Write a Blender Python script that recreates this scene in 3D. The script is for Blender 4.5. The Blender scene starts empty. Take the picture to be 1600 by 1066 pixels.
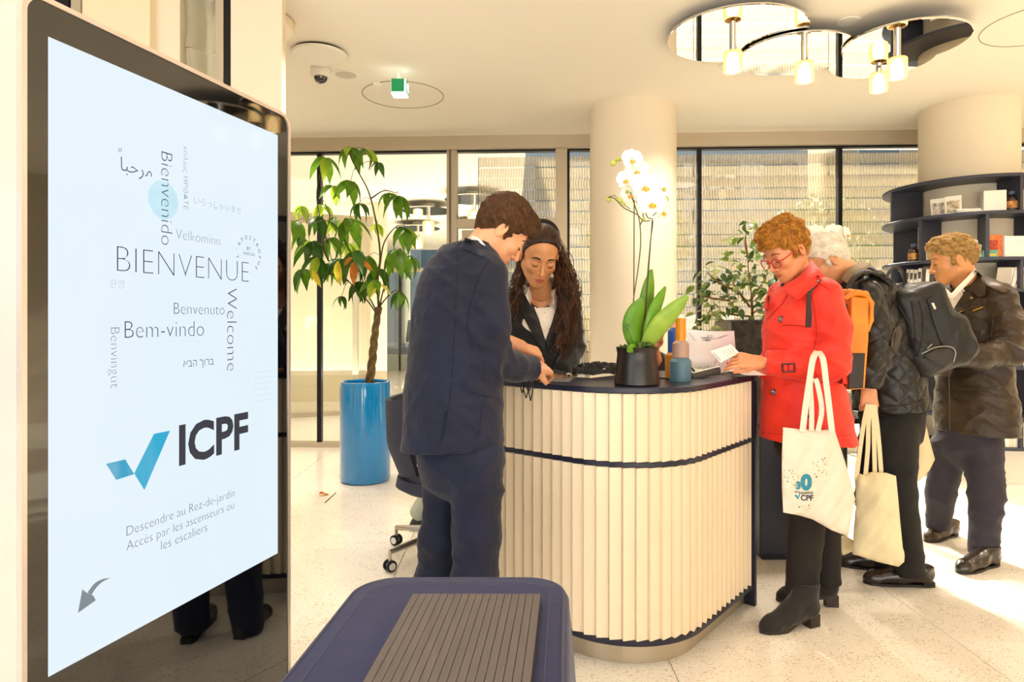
import bpy, bmesh, math, random
import numpy as np
from mathutils import Vector, Matrix
from mathutils.bvhtree import BVHTree
from mathutils.geometry import delaunay_2d_cdt

# ------------------------------------------------------------------ camera, world, lights, exposure
SC = bpy.context.scene
COL = SC.collection
FPX, HY, CAMH = 1040.0, 501.0, 1.30
cam_d = bpy.data.cameras.new('camera'); cam = bpy.data.objects.new('camera', cam_d); COL.objects.link(cam)
cam.location = (0, 0, CAMH); cam.rotation_euler = (math.pi/2, 0, 0)
cam_d.sensor_width = 36; cam_d.lens = FPX/1600*36; cam_d.shift_y = -(533-HY)/1600
cam_d.clip_start = 0.05; cam_d.clip_end = 300
SC.camera = cam
SC.view_settings.view_transform = 'Standard'; SC.view_settings.look = 'None'
SC.view_settings.exposure = 0.13; SC.view_settings.gamma = 1.0; SC.view_settings.use_curve_mapping = False
try:
    SC.cycles.max_bounces = 10; SC.cycles.diffuse_bounces = 5; SC.cycles.glossy_bounces = 5
    SC.cycles.transparent_max_bounces = 16; SC.cycles.transmission_bounces = 8
    SC.cycles.sample_clamp_indirect = 4.0; SC.cycles.caustics_reflective = False; SC.cycles.caustics_refractive = False
    SC.cycles.use_denoising = True
except Exception: pass

W = bpy.data.worlds.new('sky'); SC.world = W; W.use_nodes = True
wn = W.node_tree.nodes; wl = W.node_tree.links
sky = wn.new('ShaderNodeTexSky'); sky.sky_type = 'NISHITA'; sky.sun_disc = False
sky.sun_elevation = math.radians(42); sky.sun_rotation = math.radians(-15); sky.air_density = 1.0; sky.dust_density = 2.5
wl.new(sky.outputs[0], wn['Background'].inputs[0]); wn['Background'].inputs[1].default_value = 0.22

def add_light(name, kind, loc, energy, color, size=None, size_y=None, target=None, angle=None):
    d = bpy.data.lights.new(name, kind); d.energy = energy; d.color = color
    if kind == 'AREA':
        d.shape = 'RECTANGLE'; d.size = size; d.size_y = size_y or size
    if kind == 'POINT': d.shadow_soft_size = size
    if kind == 'SPOT': d.shadow_soft_size = size; d.spot_size = angle; d.spot_blend = 0.6
    if kind == 'SUN': d.angle = angle
    o = bpy.data.objects.new(name, d); COL.objects.link(o); o.location = loc
    if target is not None:
        o.rotation_euler = (Vector(target)-Vector(loc)).to_track_quat('-Z', 'Y').to_euler()
    return o
WARM2 = (1.0, 0.86, 0.72)
# sun comes through the glazing from behind the facade
add_light('sun', 'SUN', (0, 12, 9), 26.0, (1.0, 0.90, 0.74), target=(0.7, 8.1, 6.40), angle=math.radians(1.6))
# unseen area light added behind the camera, aimed up to brighten the ceiling
add_light('added_uplight', 'AREA', (1.2, -3.6, 0.8), 225, (1.0, 0.92, 0.80), 7.0, 1.4, (1.4, 1.6, 2.9))
add_light('added_cool_fill', 'AREA', (-3.4, -1.6, 1.6), 70, (0.80, 0.90, 1.0), 2.6, 2.4, (-0.6, 1.6, 1.1))  # cool fill light added behind left, tints the foreground bluer
# warm fill lights added below the ceiling, behind and right of the camera
add_light('added_ceiling_fill', 'AREA', (0.6, -0.4, 3.1), 26, WARM2, 3.0, 1.6, (0.6, 0.0, 0))
add_light('added_ceiling_fill', 'AREA', (5.6, 3.0, 3.1), 55, (1.0, 0.82, 0.58), 1.6, 3.0, (4.7, 3.4, 0))
add_light('far_room_light', 'AREA', (-3.2, 10.5, 0.5), 230, WARM2, 6, 5, (-3.2, 10.6, 3.0))

# ------------------------------------------------------------------ helpers
def P(px, py, d):
    return Vector(((px-800)*d/FPX, d, CAMH-(py-HY)*d/FPX))
def lin(c):
    if isinstance(c, str):
        c = c.lstrip('#'); c = [int(c[i:i+2], 16)/255 for i in (0, 2, 4)]
    return tuple((v/12.92 if v <= 0.04045 else ((v+0.055)/1.055)**2.4) for v in c[:3])
MATS = {}
def mat(name, col, rough=0.5, metal=0.0, bump=None, var=None, emit=None, coat=0.0, sheen=0.0, spec=0.5, trans=0.0, sss=0.0, ior=1.45, alpha=1.0, stretch=(1, 1, 1), aniso=None):
    """bump=(scale, strength, detail); var=(scale, amount)"""
    if name in MATS: return MATS[name]
    m = bpy.data.materials.new(name); m.use_nodes = True; MATS[name] = m
    nt = m.node_tree; b = nt.nodes['Principled BSDF']; L = nt.links
    c = lin(col)
    b.inputs['Base Color'].default_value = (*c, 1); b.inputs['Roughness'].default_value = rough
    b.inputs['Metallic'].default_value = metal; b.inputs['Coat Weight'].default_value = coat
    b.inputs['Sheen Weight'].default_value = sheen; b.inputs['Specular IOR Level'].default_value = spec
    b.inputs['Transmission Weight'].default_value = trans; b.inputs['IOR'].default_value = ior
    b.inputs['Alpha'].default_value = alpha
    if sss:
        b.inputs['Subsurface Weight'].default_value = sss; b.inputs['Subsurface Scale'].default_value = 0.02
        b.inputs['Subsurface Radius'].default_value = (1, 0.35, 0.2)
    if emit:
        b.inputs['Emission Color'].default_value = (*lin(emit[0]), 1); b.inputs['Emission Strength'].default_value = emit[1]
    if bump or var:
        tc = nt.nodes.new('ShaderNodeTexCoord'); mp = nt.nodes.new('ShaderNodeMapping')
        mp.inputs['Scale'].default_value = stretch; L.new(tc.outputs['Object'], mp.inputs[0])
    if bump:
        n = nt.nodes.new('ShaderNodeTexNoise'); n.inputs['Scale'].default_value = bump[0]
        n.inputs['Detail'].default_value = bump[2] if len(bump) > 2 else 3
        bp = nt.nodes.new('ShaderNodeBump'); bp.inputs['Strength'].default_value = bump[1]; bp.inputs['Distance'].default_value = 0.02 if len(bump) < 4 else bump[3]
        L.new(mp.outputs[0], n.inputs['Vector']); L.new(n.outputs[0], bp.inputs['Height']); L.new(bp.outputs[0], b.inputs['Normal'])
    if var:
        n2 = nt.nodes.new('ShaderNodeTexNoise'); n2.inputs['Scale'].default_value = var[0]; n2.inputs['Detail'].default_value = 4
        r = nt.nodes.new('ShaderNodeValToRGB')
        a = var[1]
        r.color_ramp.elements[0].position = 0.3; r.color_ramp.elements[1].position = 0.7
        r.color_ramp.elements[0].color = (*[max(0, x*(1-a)) for x in c], 1)
        c2 = lin(var[2]) if len(var) > 2 else [min(1, x*(1+a)) for x in c]
        r.color_ramp.elements[1].color = (*c2, 1)
        L.new(mp.outputs[0], n2.inputs['Vector']); L.new(n2.outputs[0], r.inputs[0]); L.new(r.outputs[0], b.inputs['Base Color'])
    return m

def newmesh(name, verts, faces, m=None, parent=None, smooth=False):
    me = bpy.data.meshes.new(name)
    me.from_pydata([tuple(v) for v in verts], [], [tuple(f) for f in faces])
    if smooth: me.shade_smooth()
    o = bpy.data.objects.new(name, me); COL.objects.link(o)
    if m: me.materials.append(m)
    if parent:
        o.parent = parent; o.matrix_parent_inverse = parent.matrix_basis.inverted()
    return o
def link(name, me, parent=None, loc=None, rot=None, mtx=None):
    o = bpy.data.objects.new(name, me); COL.objects.link(o)
    if mtx is not None: o.matrix_basis = mtx
    else:
        if loc: o.location = loc
        if rot: o.rotation_euler = rot
    if parent:
        o.parent = parent; o.matrix_parent_inverse = parent.matrix_basis.inverted()
    return o
def thing(name, label, cat, loc=(0, 0, 0), group=None):
    o = bpy.data.objects.new(name, None); COL.objects.link(o); o.location = loc; o.empty_display_size = 0.1
    return tag(o, label, cat, group)
def tag(o, label, cat, group=None):
    o['label'] = label; o['category'] = cat
    if group: o['group'] = group
    return o
def struct(o): o['kind'] = 'structure'; return o

class MB:
    """collects geometry for one mesh"""
    def __init__(s): s.v = []; s.f = []
    def add(s, vs, fs):
        n = len(s.v); s.v += [Vector(v) for v in vs]; s.f += [[i+n for i in f] for f in fs]; return s
    def box(s, lo, hi, M=None, bev=0.0):
        x0, y0, z0 = lo; x1, y1, z1 = hi
        bm = bmesh.new(); bmesh.ops.create_cube(bm, size=1)
        for v in bm.verts:
            v.co = Vector(((x0+x1)/2+v.co.x*(x1-x0), (y0+y1)/2+v.co.y*(y1-y0), (z0+z1)/2+v.co.z*(z1-z0)))
        if bev: bmesh.ops.bevel(bm, geom=bm.edges[:], offset=bev, segments=2, profile=0.5, affect='EDGES')
        bm.verts.index_update()
        vs = [(M @ v.co if M else v.co.copy()) for v in bm.verts]; fs = [[v.index for v in f.verts] for f in bm.faces]
        bm.free(); return s.add(vs, fs)
    def prism(s, poly, z0, z1, M=None):
        n = len(poly); vs = [Vector((p[0], p[1], z0)) for p in poly]+[Vector((p[0], p[1], z1)) for p in poly]
        fs = [list(range(n))[::-1], list(range(n, 2*n))]+[[i, (i+1) % n, (i+1) % n+n, i+n] for i in range(n)]
        if M: vs = [M @ v for v in vs]
        return s.add(vs, fs)
    def lathe(s, prof, n=32, c=(0, 0, 0), M=None, rib=None):
        vs = []; fs = []; k = len(prof)
        for i in range(n):
            a = 2*math.pi*i/n
            for (r, z) in prof:
                rr = r*(1+(rib if (rib and i % 2) else 0))
                vs.append(Vector((c[0]+rr*math.cos(a), c[1]+rr*math.sin(a), c[2]+z)))
        for i in range(n):
            j = (i+1) % n
            for q in range(k-1): fs.append([i*k+q, j*k+q, j*k+q+1, i*k+q+1])
        if prof[0][0] > 1e-6: fs.append([i*k for i in range(n)][::-1])
        if prof[-1][0] > 1e-6: fs.append([i*k+k-1 for i in range(n)])
        if M: vs = [M @ v for v in vs]
        return s.add(vs, fs)
    def tube(s, pts, r, n=8, cap=True, flat=None):
        pts = [Vector(p) for p in pts]; m = len(pts)
        if m < 2: return s
        rs = r if isinstance(r, (list, tuple)) else [r]*m
        t0 = (pts[1]-pts[0]).normalized()
        ref = Vector((0, 0, 1)) if abs(t0.z) < 0.9 else Vector((1, 0, 0))
        u = t0.cross(ref).normalized(); vs = []; fs = []
        for i in range(m):
            t = (pts[min(i+1, m-1)]-pts[max(i-1, 0)])
            if t.length < 1e-9: t = t0.copy()
            t.normalize(); u = (u - t*u.dot(t))
            if u.length < 1e-6: u = t.orthogonal()
            u.normalize(); w = t.cross(u)
            for q in range(n):
                a = 2*math.pi*q/n
                ru, rw = (rs[i], rs[i]) if not flat else (rs[i], rs[i]*flat)
                vs.append(pts[i]+u*(ru*math.cos(a))+w*(rw*math.sin(a)))
        for i in range(m-1):
            for q in range(n):
                q2 = (q+1) % n; fs.append([i*n+q, i*n+q2, (i+1)*n+q2, (i+1)*n+q])
        if cap: fs.append(list(range(n))[::-1]); fs.append([(m-1)*n+q for q in range(n)])
        return s.add(vs, fs)
    def ribbon(s, pts, wdir, w, th):
        """flat strap along pts with width w along wdir (vector or list), thickness th"""
        pts = [Vector(p) for p in pts]; m = len(pts); vs = []; fs = []
        for i in range(m):
            t = (pts[min(i+1, m-1)]-pts[max(i-1, 0)]).normalized()
            wd = Vector(wdir[i] if isinstance(wdir, list) else wdir); wd = (wd-t*wd.dot(t)).normalized(); nn = t.cross(wd)
            for a, b in ((-1, -1), (1, -1), (1, 1), (-1, 1)): vs.append(pts[i]+wd*(a*w/2)+nn*(b*th/2))
        for i in range(m-1):
            for q in range(4):
                q2 = (q+1) % 4; fs.append([i*4+q, i*4+q2, (i+1)*4+q2, (i+1)*4+q])
        fs.append([3, 2, 1, 0]); fs.append([(m-1)*4+q for q in range(4)])
        return s.add(vs, fs)
    def ball(s, c, r, seg=12, M3=None, rings=8):
        c = Vector(c); rr = r if isinstance(r, (list, tuple)) else (r, r, r); vs = []; fs = []
        for i in range(rings+1):
            th = math.pi*i/rings
            for j in range(seg):
                ph = 2*math.pi*j/seg
                v = Vector((rr[0]*math.sin(th)*math.cos(ph), rr[1]*math.sin(th)*math.sin(ph), rr[2]*math.cos(th)))
                vs.append(c+(M3 @ v if M3 else v))
        for i in range(rings):
            for j in range(seg):
                fs.append([i*seg+j, (i+1)*seg+j, (i+1)*seg+(j+1) % seg, i*seg+(j+1) % seg])
        return s.add(vs, fs)
    def build(s, name, m, parent=None, smooth=False, auto=None):
        o = newmesh(name, s.v, s.f, m, parent, smooth)
        bm = bmesh.new(); bm.from_mesh(o.data)
        bmesh.ops.remove_doubles(bm, verts=bm.verts, dist=1e-6)
        bmesh.ops.recalc_face_normals(bm, faces=bm.faces); bm.to_mesh(o.data); bm.free()
        if smooth: sharp(o, auto or 35)
        return o
def sharp(o, deg=35):
    me = o.data; me.shade_smooth()
    try: me.set_sharp_from_angle(angle=math.radians(deg))
    except Exception: pass
def spline(pts, n=8):
    """catmull-rom through pts"""
    pts = [Vector(p) for p in pts]; out = []
    q = [pts[0]*2-pts[1]]+pts+[pts[-1]*2-pts[-2]]
    for i in range(1, len(q)-2):
        for k in range(n):
            t = k/n; a, b, c, d = q[i-1], q[i], q[i+1], q[i+2]
            out.append(0.5*((2*b)+(c-a)*t+(2*a-5*b+4*c-d)*t*t+(3*b-a-3*c+d)*t**3))
    out.append(pts[-1]); return out
def frame(o, x, z):
    """matrix with origin o, local x axis along x, local z near z"""
    x = Vector(x).normalized(); z = Vector(z); y = z.cross(x).normalized(); z = x.cross(y).normalized()
    M = Matrix((x, y, z)).transposed().to_4x4(); M.translation = Vector(o); return M

# ---- signed-distance modelling: smooth unions of tapered limbs, meshed with surface nets
class Field:
    def __init__(s, lo, hi, h):
        s.h = h; s.lo = np.array(lo, float); n = np.ceil((np.array(hi, float)-s.lo)/h).astype(int)+1
        s.n = n; s.D = np.full(tuple(n), 0.5, np.float32)
        s.ax = [(s.lo[i]+h*np.arange(n[i])).astype(np.float32) for i in range(3)]
    def _sl(s, lo, hi):
        r = []
        for i in range(3):
            a = max(0, int(math.floor((lo[i]-s.lo[i])/s.h))); b = min(int(s.n[i]), int(math.ceil((hi[i]-s.lo[i])/s.h))+1)
            if b <= a: return None
            r.append(slice(a, b))
        return tuple(r)
    def _mix(s, sl, d, k, op):
        A = s.D[sl]
        if op == 'add':
            if k > 0:
                h = np.clip(0.5+0.5*(A-d)/k, 0, 1); s.D[sl] = A*(1-h)+d*h-k*h*(1-h)
            else: s.D[sl] = np.minimum(A, d)
        elif op == 'sub':
            if k > 0:
                h = np.clip(0.5-0.5*(A+d)/k, 0, 1); s.D[sl] = A*(1-h)+(-d)*h+k*h*(1-h)
            else: s.D[sl] = np.maximum(A, -d)
    def cone(s, a, b, ra, rb=None, k=0.02, op='add', st=None):
        """tapered capsule; st=(unit dir, factor) flattens it along that direction"""
        a = np.array(a, float); b = np.array(b, float); rb = ra if rb is None else rb
        pad = max(ra, rb)+k+2*s.h
        if st is not None and st[1] < 1: pad = max(ra, rb)/st[1]+k+2*s.h
        sl = s._sl(np.minimum(a, b)-pad, np.maximum(a, b)+pad)
        if sl is None: return s
        x = s.ax[0][sl[0]][:, None, None]-a[0]; y = s.ax[1][sl[1]][None, :, None]-a[1]; z = s.ax[2][sl[2]][None, None, :]-a[2]
        ab = b-a
        f = 1.0
        if st is not None:
            u = np.array(st[0], float); u /= np.linalg.norm(u); g = st[1]-1
            dt = x*u[0]+y*u[1]+z*u[2]; x = x+dt*(u[0]*g); y = y+dt*(u[1]*g); z = z+dt*(u[2]*g)
            ab = ab+u*(ab@u)*g; f = 1/max(1.0, st[1]*0.75)
        L2 = float(ab@ab)
        if L2 < 1e-10: t = 0*x+0*y+0*z
        else: t = np.clip((x*ab[0]+y*ab[1]+z*ab[2])/L2, 0, 1)
        d = np.sqrt((x-t*ab[0])**2+(y-t*ab[1])**2+(z-t*ab[2])**2)-(ra+(rb-ra)*t)
        s._mix(sl, (d*f).astype(np.float32), k, op); return s
    def chain(s, pts, k=0.02, st=None):
        for (a, ra), (b, rb) in zip(pts[:-1], pts[1:]): s.cone(a, b, ra, rb, k, 'add', st)
        return s
    def ell(s, c, R, r, k=0.02, op='add'):
        """ellipsoid: centre, 3x3 rows = axes, radii"""
        c = np.array(c, float); R = np.array(R, float); r = np.array(r, float)
        e = np.sqrt(((R*r[:, None])**2).sum(0))+k+2*s.h
        sl = s._sl(c-e, c+e)
        if sl is None: return s
        x = s.ax[0][sl[0]][:, None, None]-c[0]; y = s.ax[1][sl[1]][None, :, None]-c[1]; z = s.ax[2][sl[2]][None, None, :]-c[2]
        q = [(x*R[i, 0]+y*R[i, 1]+z*R[i, 2])/r[i] for i in range(3)]
        g = np.sqrt(q[0]**2+q[1]**2+q[2]**2); q2 = np.sqrt((q[0]/r[0])**2+(q[1]/r[1])**2+(q[2]/r[2])**2)
        d = g*(g-1)/np.maximum(q2, 1e-6)
        s._mix(sl, d.astype(np.float32), k, op); return s
    def box(s, c, R, hs, rad=0.01, k=0.01, op='add'):
        c = np.array(c, float); R = np.array(R, float); hs = np.array(hs, float)
        e = (np.abs(R)*hs[:, None]).sum(0)+k+2*s.h
        sl = s._sl(c-e, c+e)
        if sl is None: return s
        x = s.ax[0][sl[0]][:, None, None]-c[0]; y = s.ax[1][sl[1]][None, :, None]-c[1]; z = s.ax[2][sl[2]][None, None, :]-c[2]
        q = [np.abs(x*R[i, 0]+y*R[i, 1]+z*R[i, 2])-(hs[i]-rad) for i in range(3)]
        d = np.sqrt(sum(np.maximum(v, 0)**2 for v in q))+np.minimum(np.maximum(np.maximum(q[0], q[1]), q[2]), 0)-rad
        s._mix(sl, d.astype(np.float32), k, op); return s
    def cut(s, p, n, rad=3.0):
        """remove everything on the n side of the plane within rad of p"""
        p = np.array(p, float); n = np.array(n, float); n /= np.linalg.norm(n)
        sl = s._sl(p-rad, p+rad)
        if sl is None: return s
        x = s.ax[0][sl[0]][:, None, None]-p[0]; y = s.ax[1][sl[1]][None, :, None]-p[1]; z = s.ax[2][sl[2]][None, None, :]-p[2]
        d = x*n[0]+y*n[1]+z*n[2]
        if rad < 2.9:
            far = np.sqrt(x*x+y*y+z*z)-rad; d = np.minimum(d, -far)
        s.D[sl] = np.maximum(s.D[sl], d.astype(np.float32)); return s
    def mesh(s, disp=None, smooth=1):
        D = s.D; ins = D < 0
        c = ins[:-1, :-1, :-1].astype(np.int8)
        tot = sum(ins[i:i+D.shape[0]-1, j:j+D.shape[1]-1, k:k+D.shape[2]-1].astype(np.int8) for i in (0, 1) for j in (0, 1) for k in (0, 1))
        act = (tot > 0) & (tot < 8); idx = np.argwhere(act); N = len(idx)
        if N == 0: return np.zeros((0, 3)), np.zeros((0, 4), int)
        cid = np.full(act.shape, -1, np.int32); cid[act] = np.arange(N)
        cs = {}
        for i in (0, 1):
            for j in (0, 1):
                for k in (0, 1): cs[(i, j, k)] = D[idx[:, 0]+i, idx[:, 1]+j, idx[:, 2]+k].astype(np.float64)
        acc = np.zeros((N, 3)); cnt = np.zeros(N)
        for a in cs:
            for ax in range(3):
                if a[ax] == 0:
                    b = list(a); b[ax] = 1; b = tuple(b)
                    va, vb = cs[a], cs[b]; m = (va < 0) != (vb < 0)
                    t = np.where(m, va/np.where(m, va-vb, 1), 0)
                    p = np.tile(np.array(a, float), (N, 1)); p[:, ax] = t
                    acc[m] += p[m]; cnt[m] += 1
        V = (idx+acc/np.maximum(cnt, 1)[:, None])*s.h+s.lo
        Q = []
        for ax in range(3):
            o = [1, 1, 1]; o[ax] = 0
            sh = D.shape
            A = ins[tuple(slice(0 if i == ax else 1, sh[i]-1) for i in range(3))]
            B = ins[tuple(slice(1, sh[i]) if i == ax else slice(1, sh[i]-1) for i in range(3))]
            e = np.argwhere(A != B)
            if not len(e): continue
            fl = A[e[:, 0], e[:, 1], e[:, 2]]
            g = e.copy()
            for i in range(3):
                if i != ax: g[:, i] += 1
            u, w = [i for i in range(3) if i != ax]
            def ci(du, dw):
                h = g.copy(); h[:, u] -= du; h[:, w] -= dw; return cid[h[:, 0], h[:, 1], h[:, 2]]
            q = np.stack([ci(1, 1), ci(0, 1), ci(0, 0), ci(1, 0)], 1)
            ok = (q >= 0).all(1); q = q[ok]; fl = fl[ok]
            flip = fl if ax != 1 else ~fl
            q[~flip] = q[~flip][:, ::-1]
            Q.append(q)
        Q = np.concatenate(Q)
        E = np.concatenate([Q[:, [0, 1]], Q[:, [1, 2]], Q[:, [2, 3]], Q[:, [3, 0]]])
        for _ in range(smooth):
            S = np.zeros_like(V); C = np.zeros(N)
            np.add.at(S, E[:, 0], V[E[:, 1]]); np.add.at(C, E[:, 0], 1)
            V = 0.5*V+0.5*S/np.maximum(C, 1)[:, None]
        if disp is not None:
            a, b, c2, d = V[Q[:, 0]], V[Q[:, 1]], V[Q[:, 2]], V[Q[:, 3]]
            fn = np.cross(c2-a, d-b); NN = np.zeros_like(V)
            for i in range(4): np.add.at(NN, Q[:, i], fn)
            NN /= np.maximum(np.linalg.norm(NN, axis=1), 1e-12)[:, None]
            V = V+NN*disp(V, NN)[:, None]
        return V, Q
def merge(parts):
    Vs, Qs, n = [], [], 0
    for V, Q in parts:
        Vs.append(V); Qs.append(Q+n); n += len(V)
    return np.concatenate(Vs), np.concatenate(Qs)
def qmesh(name, VQ, m, parent=None, smooth=True):
    V, Q = VQ
    me = bpy.data.meshes.new(name); me.vertices.add(len(V)); me.vertices.foreach_set('co', V.astype(np.float32).ravel())
    me.loops.add(4*len(Q)); me.loops.foreach_set('vertex_index', Q.astype(np.int32).ravel())
    me.polygons.add(len(Q)); me.polygons.foreach_set('loop_start', np.arange(0, 4*len(Q), 4, dtype=np.int32))
    me.update(calc_edges=True); me.validate()
    if smooth: me.shade_smooth()
    me.materials.append(m); o = bpy.data.objects.new(name, me); COL.objects.link(o)
    if parent:
        o.parent = parent; o.matrix_parent_inverse = parent.matrix_basis.inverted()
    return o
def largest(VQ):
    V, Q = VQ; par = list(range(len(V)))
    def f(a):
        while par[a] != a: par[a] = par[par[a]]; a = par[a]
        return a
    for q in Q.tolist():
        r = f(q[0])
        for k in q[1:]: par[f(k)] = r
    root = np.array([f(i) for i in range(len(V))]); u, c = np.unique(root, return_counts=True); keep = root == u[c.argmax()]
    idx = np.cumsum(keep)-1; Q = Q[keep[Q[:, 0]]]
    return V[keep], idx[Q]
def bvh_of(*objs):
    vs, fs = [], []
    for o in objs:
        n = len(vs); M = o.matrix_basis
        vs += [M @ v.co for v in o.data.vertices]; fs += [[i+n for i in p.vertices] for p in o.data.polygons]
    return BVHTree.FromPolygons(vs, fs)
CAMP = Vector((0, 0, CAMH))
def hit(bvh, px, py, dflt=3.0):
    d = Vector(((px-800)/FPX, 1, -(py-HY)/FPX)).normalized()
    r = bvh.ray_cast(CAMP, d)
    if r[0] is not None: return r[0]
    return P(px, py, dflt)
def patch(name, poly, bvh, m, parent, th=0.004, step=4.0, dflt=3.0, lift=0.0, bulge=0.0, smooth=True):
    """a piece of cloth or trim laid on a surface: outline in view coordinates, projected onto the surface at its real depth"""
    pts = [Vector((p[0], p[1])) for p in poly]; out = []
    for i in range(len(pts)):
        a, b = pts[i], pts[(i+1) % len(pts)]; k = max(1, int((b-a).length/step))
        for j in range(k): out.append(a+(b-a)*(j/k))
    n = len(out); xs = [p.x for p in out]; ys = [p.y for p in out]
    ins = []
    def inside(x, y):
        c = False; j = n-1
        for i in range(n):
            if (out[i].y > y) != (out[j].y > y) and x < (out[j].x-out[i].x)*(y-out[i].y)/(out[j].y-out[i].y+1e-12)+out[i].x: c = not c
            j = i
        return c
    def edist(x, y):
        return min(((p.x-x)**2+(p.y-y)**2) for p in out)**0.5
    y = min(ys)+step/2
    while y < max(ys):
        x = min(xs)+step/2
        while x < max(xs):
            if inside(x, y) and edist(x, y) > step*0.5: ins.append(Vector((x, y)))
            x += step
        y += step
    allp = out+ins
    r = delaunay_2d_cdt(allp, [], [list(range(n))], 1, 1e-5)
    vv, ff = r[0], r[2]
    hits = []
    ds = []
    for p in vv:
        d = Vector(((p.x-800)/FPX, 1, -(p.y-HY)/FPX)).normalized(); q = bvh.ray_cast(CAMP, d)
        hits.append(q[0]); 
        if q[0] is not None: ds.append(q[0].y)
    med = sorted(ds)[len(ds)//2] if ds else dflt
    top, bot = [], []
    for p, q in zip(vv, hits):
        if q is None or abs(q.y-med) > 0.16: q = P(p.x, p.y, med if not ds else min(max(med, min(ds)), max(ds)))
        dr = (CAMP-q).normalized(); e = bulge*min(1.0, edist(p.x, p.y)/(4*step)) if bulge else 0
        top.append(q+dr*(th+lift+e)); bot.append(q+dr*(lift-0.001))
    N = len(vv); faces = [list(f)[::-1] for f in ff]+[[i+N for i in f] for f in ff]
    from collections import Counter
    ec = Counter()
    for f in ff:
        for i in range(len(f)): ec[tuple(sorted((f[i], f[(i+1) % len(f)])))] += 1
    for f in ff:
        for i in range(len(f)):
            a, b = f[i], f[(i+1) % len(f)]
            if ec[tuple(sorted((a, b)))] == 1: faces.append([a, b, b+N, a+N])
    o = newmesh(name, top+bot, faces, m, parent)
    bm = bmesh.new(); bm.from_mesh(o.data); bmesh.ops.recalc_face_normals(bm, faces=bm.faces); bm.to_mesh(o.data); bm.free()
    if smooth: sharp(o, 50)
    return o
def seam(mb, pts, bvh, r=0.002, lift=0.0, dflt=3.0, n=6, sub=6, flat=None):
    q = spline([(p[0], p[1], 0) for p in pts], sub); w = []
    last = None
    for p in q:
        h = hit(bvh, p.x, p.y, None) if False else None
        d = Vector(((p.x-800)/FPX, 1, -(p.y-HY)/FPX)).normalized(); rr = bvh.ray_cast(CAMP, d)[0]
        if rr is None or (last is not None and abs(rr.y-last) > 0.08): rr = P(p.x, p.y, last if last is not None else dflt)
        last = rr.y; w.append(rr+(CAMP-rr).normalized()*lift)
    mb.tube(w, r, n, flat=flat); return w
def folds(amp, dirs, seed=0, centers=None, base=0.6):
    """cloth-fold displacement: warped creases, stronger near the given joints"""
    rs = np.random.RandomState(seed); ph = rs.rand(8)*6.28
    def f(V, N):
        w = 0.9*np.sin(V[:, 0]*11+V[:, 2]*5+ph[0])+0.9*np.sin(V[:, 1]*9+V[:, 2]*4+ph[1])+0.7*np.sin(V[:, 2]*13+V[:, 0]*6+ph[2]); s = 0
        for i, (d, fr, a) in enumerate(dirs):
            t = V@np.array(d, float)*fr
            m = 0.5+0.5*np.sin(V@np.array((d[1], d[2], -d[0]), float)*fr*0.45+1.3*w+i*2.1)
            s = s+a*((1-np.abs(np.sin(t*0.5+1.1*w+ph[3+i % 5])))**1.4*2-0.75)*m
        wt = base
        if centers:
            for c, r, bo in centers: wt = wt+bo*np.exp(-((V-np.array(c, float))**2).sum(1)/(r*r))
        return amp*s*wt
    return f
FOLD = [((0.25, 0.3, 1.0), 95, 0.6), ((0.9, 0.5, 0.45), 60, 0.7), ((-0.6, 0.5, 0.7), 48, 0.8)]

# ------------------------------------------------------------------ common materials
M_CREAM = mat('cream_plaster', '#ecdfc8', 0.75, bump=(60, 0.03))
M_CEIL = mat('ceiling_paint', '#f8f1e4', 0.8, bump=(50, 0.02))
M_FRAME = mat('taupe_metal_frame', '#bdb09a', 0.45, 0.15)
M_BLACKM = mat('black_metal', '#1b1a1c', 0.4, 0.5)
M_NAVYM = mat('navy_metal', '#3a3c49', 0.45, 0.3)
M_CHROME = mat('chrome', '#d8d8d8', 0.12, 1.0)
M_MIRROR = mat('mirror', '#e8e4dc', 0.015, 1.0)
M_WHITE = mat('white_matte', '#f2ede2', 0.5)
def glassmat(name, tint=(1, 1, 1), refl=0.12, rough=0.01, ior_=1.45):
    m = bpy.data.materials.new(name); m.use_nodes = True; nt = m.node_tree; nt.nodes.remove(nt.nodes['Principled BSDF'])
    t = nt.nodes.new('ShaderNodeBsdfTransparent'); t.inputs[0].default_value = (*tint, 1)
    g = nt.nodes.new('ShaderNodeBsdfGlossy'); g.inputs['Roughness'].default_value = rough
    fr = nt.nodes.new('ShaderNodeFresnel'); fr.inputs[0].default_value = ior_
    mx = nt.nodes.new('ShaderNodeMixShader'); out = nt.nodes['Material Output']
    nt.links.new(fr.outputs[0], mx.inputs[0]); nt.links.new(t.outputs[0], mx.inputs[1]); nt.links.new(g.outputs[0], mx.inputs[2]); nt.links.new(mx.outputs[0], out.inputs[0])
    return m
M_GLASS = glassmat('window_glass', (0.95, 0.97, 0.95))
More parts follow.
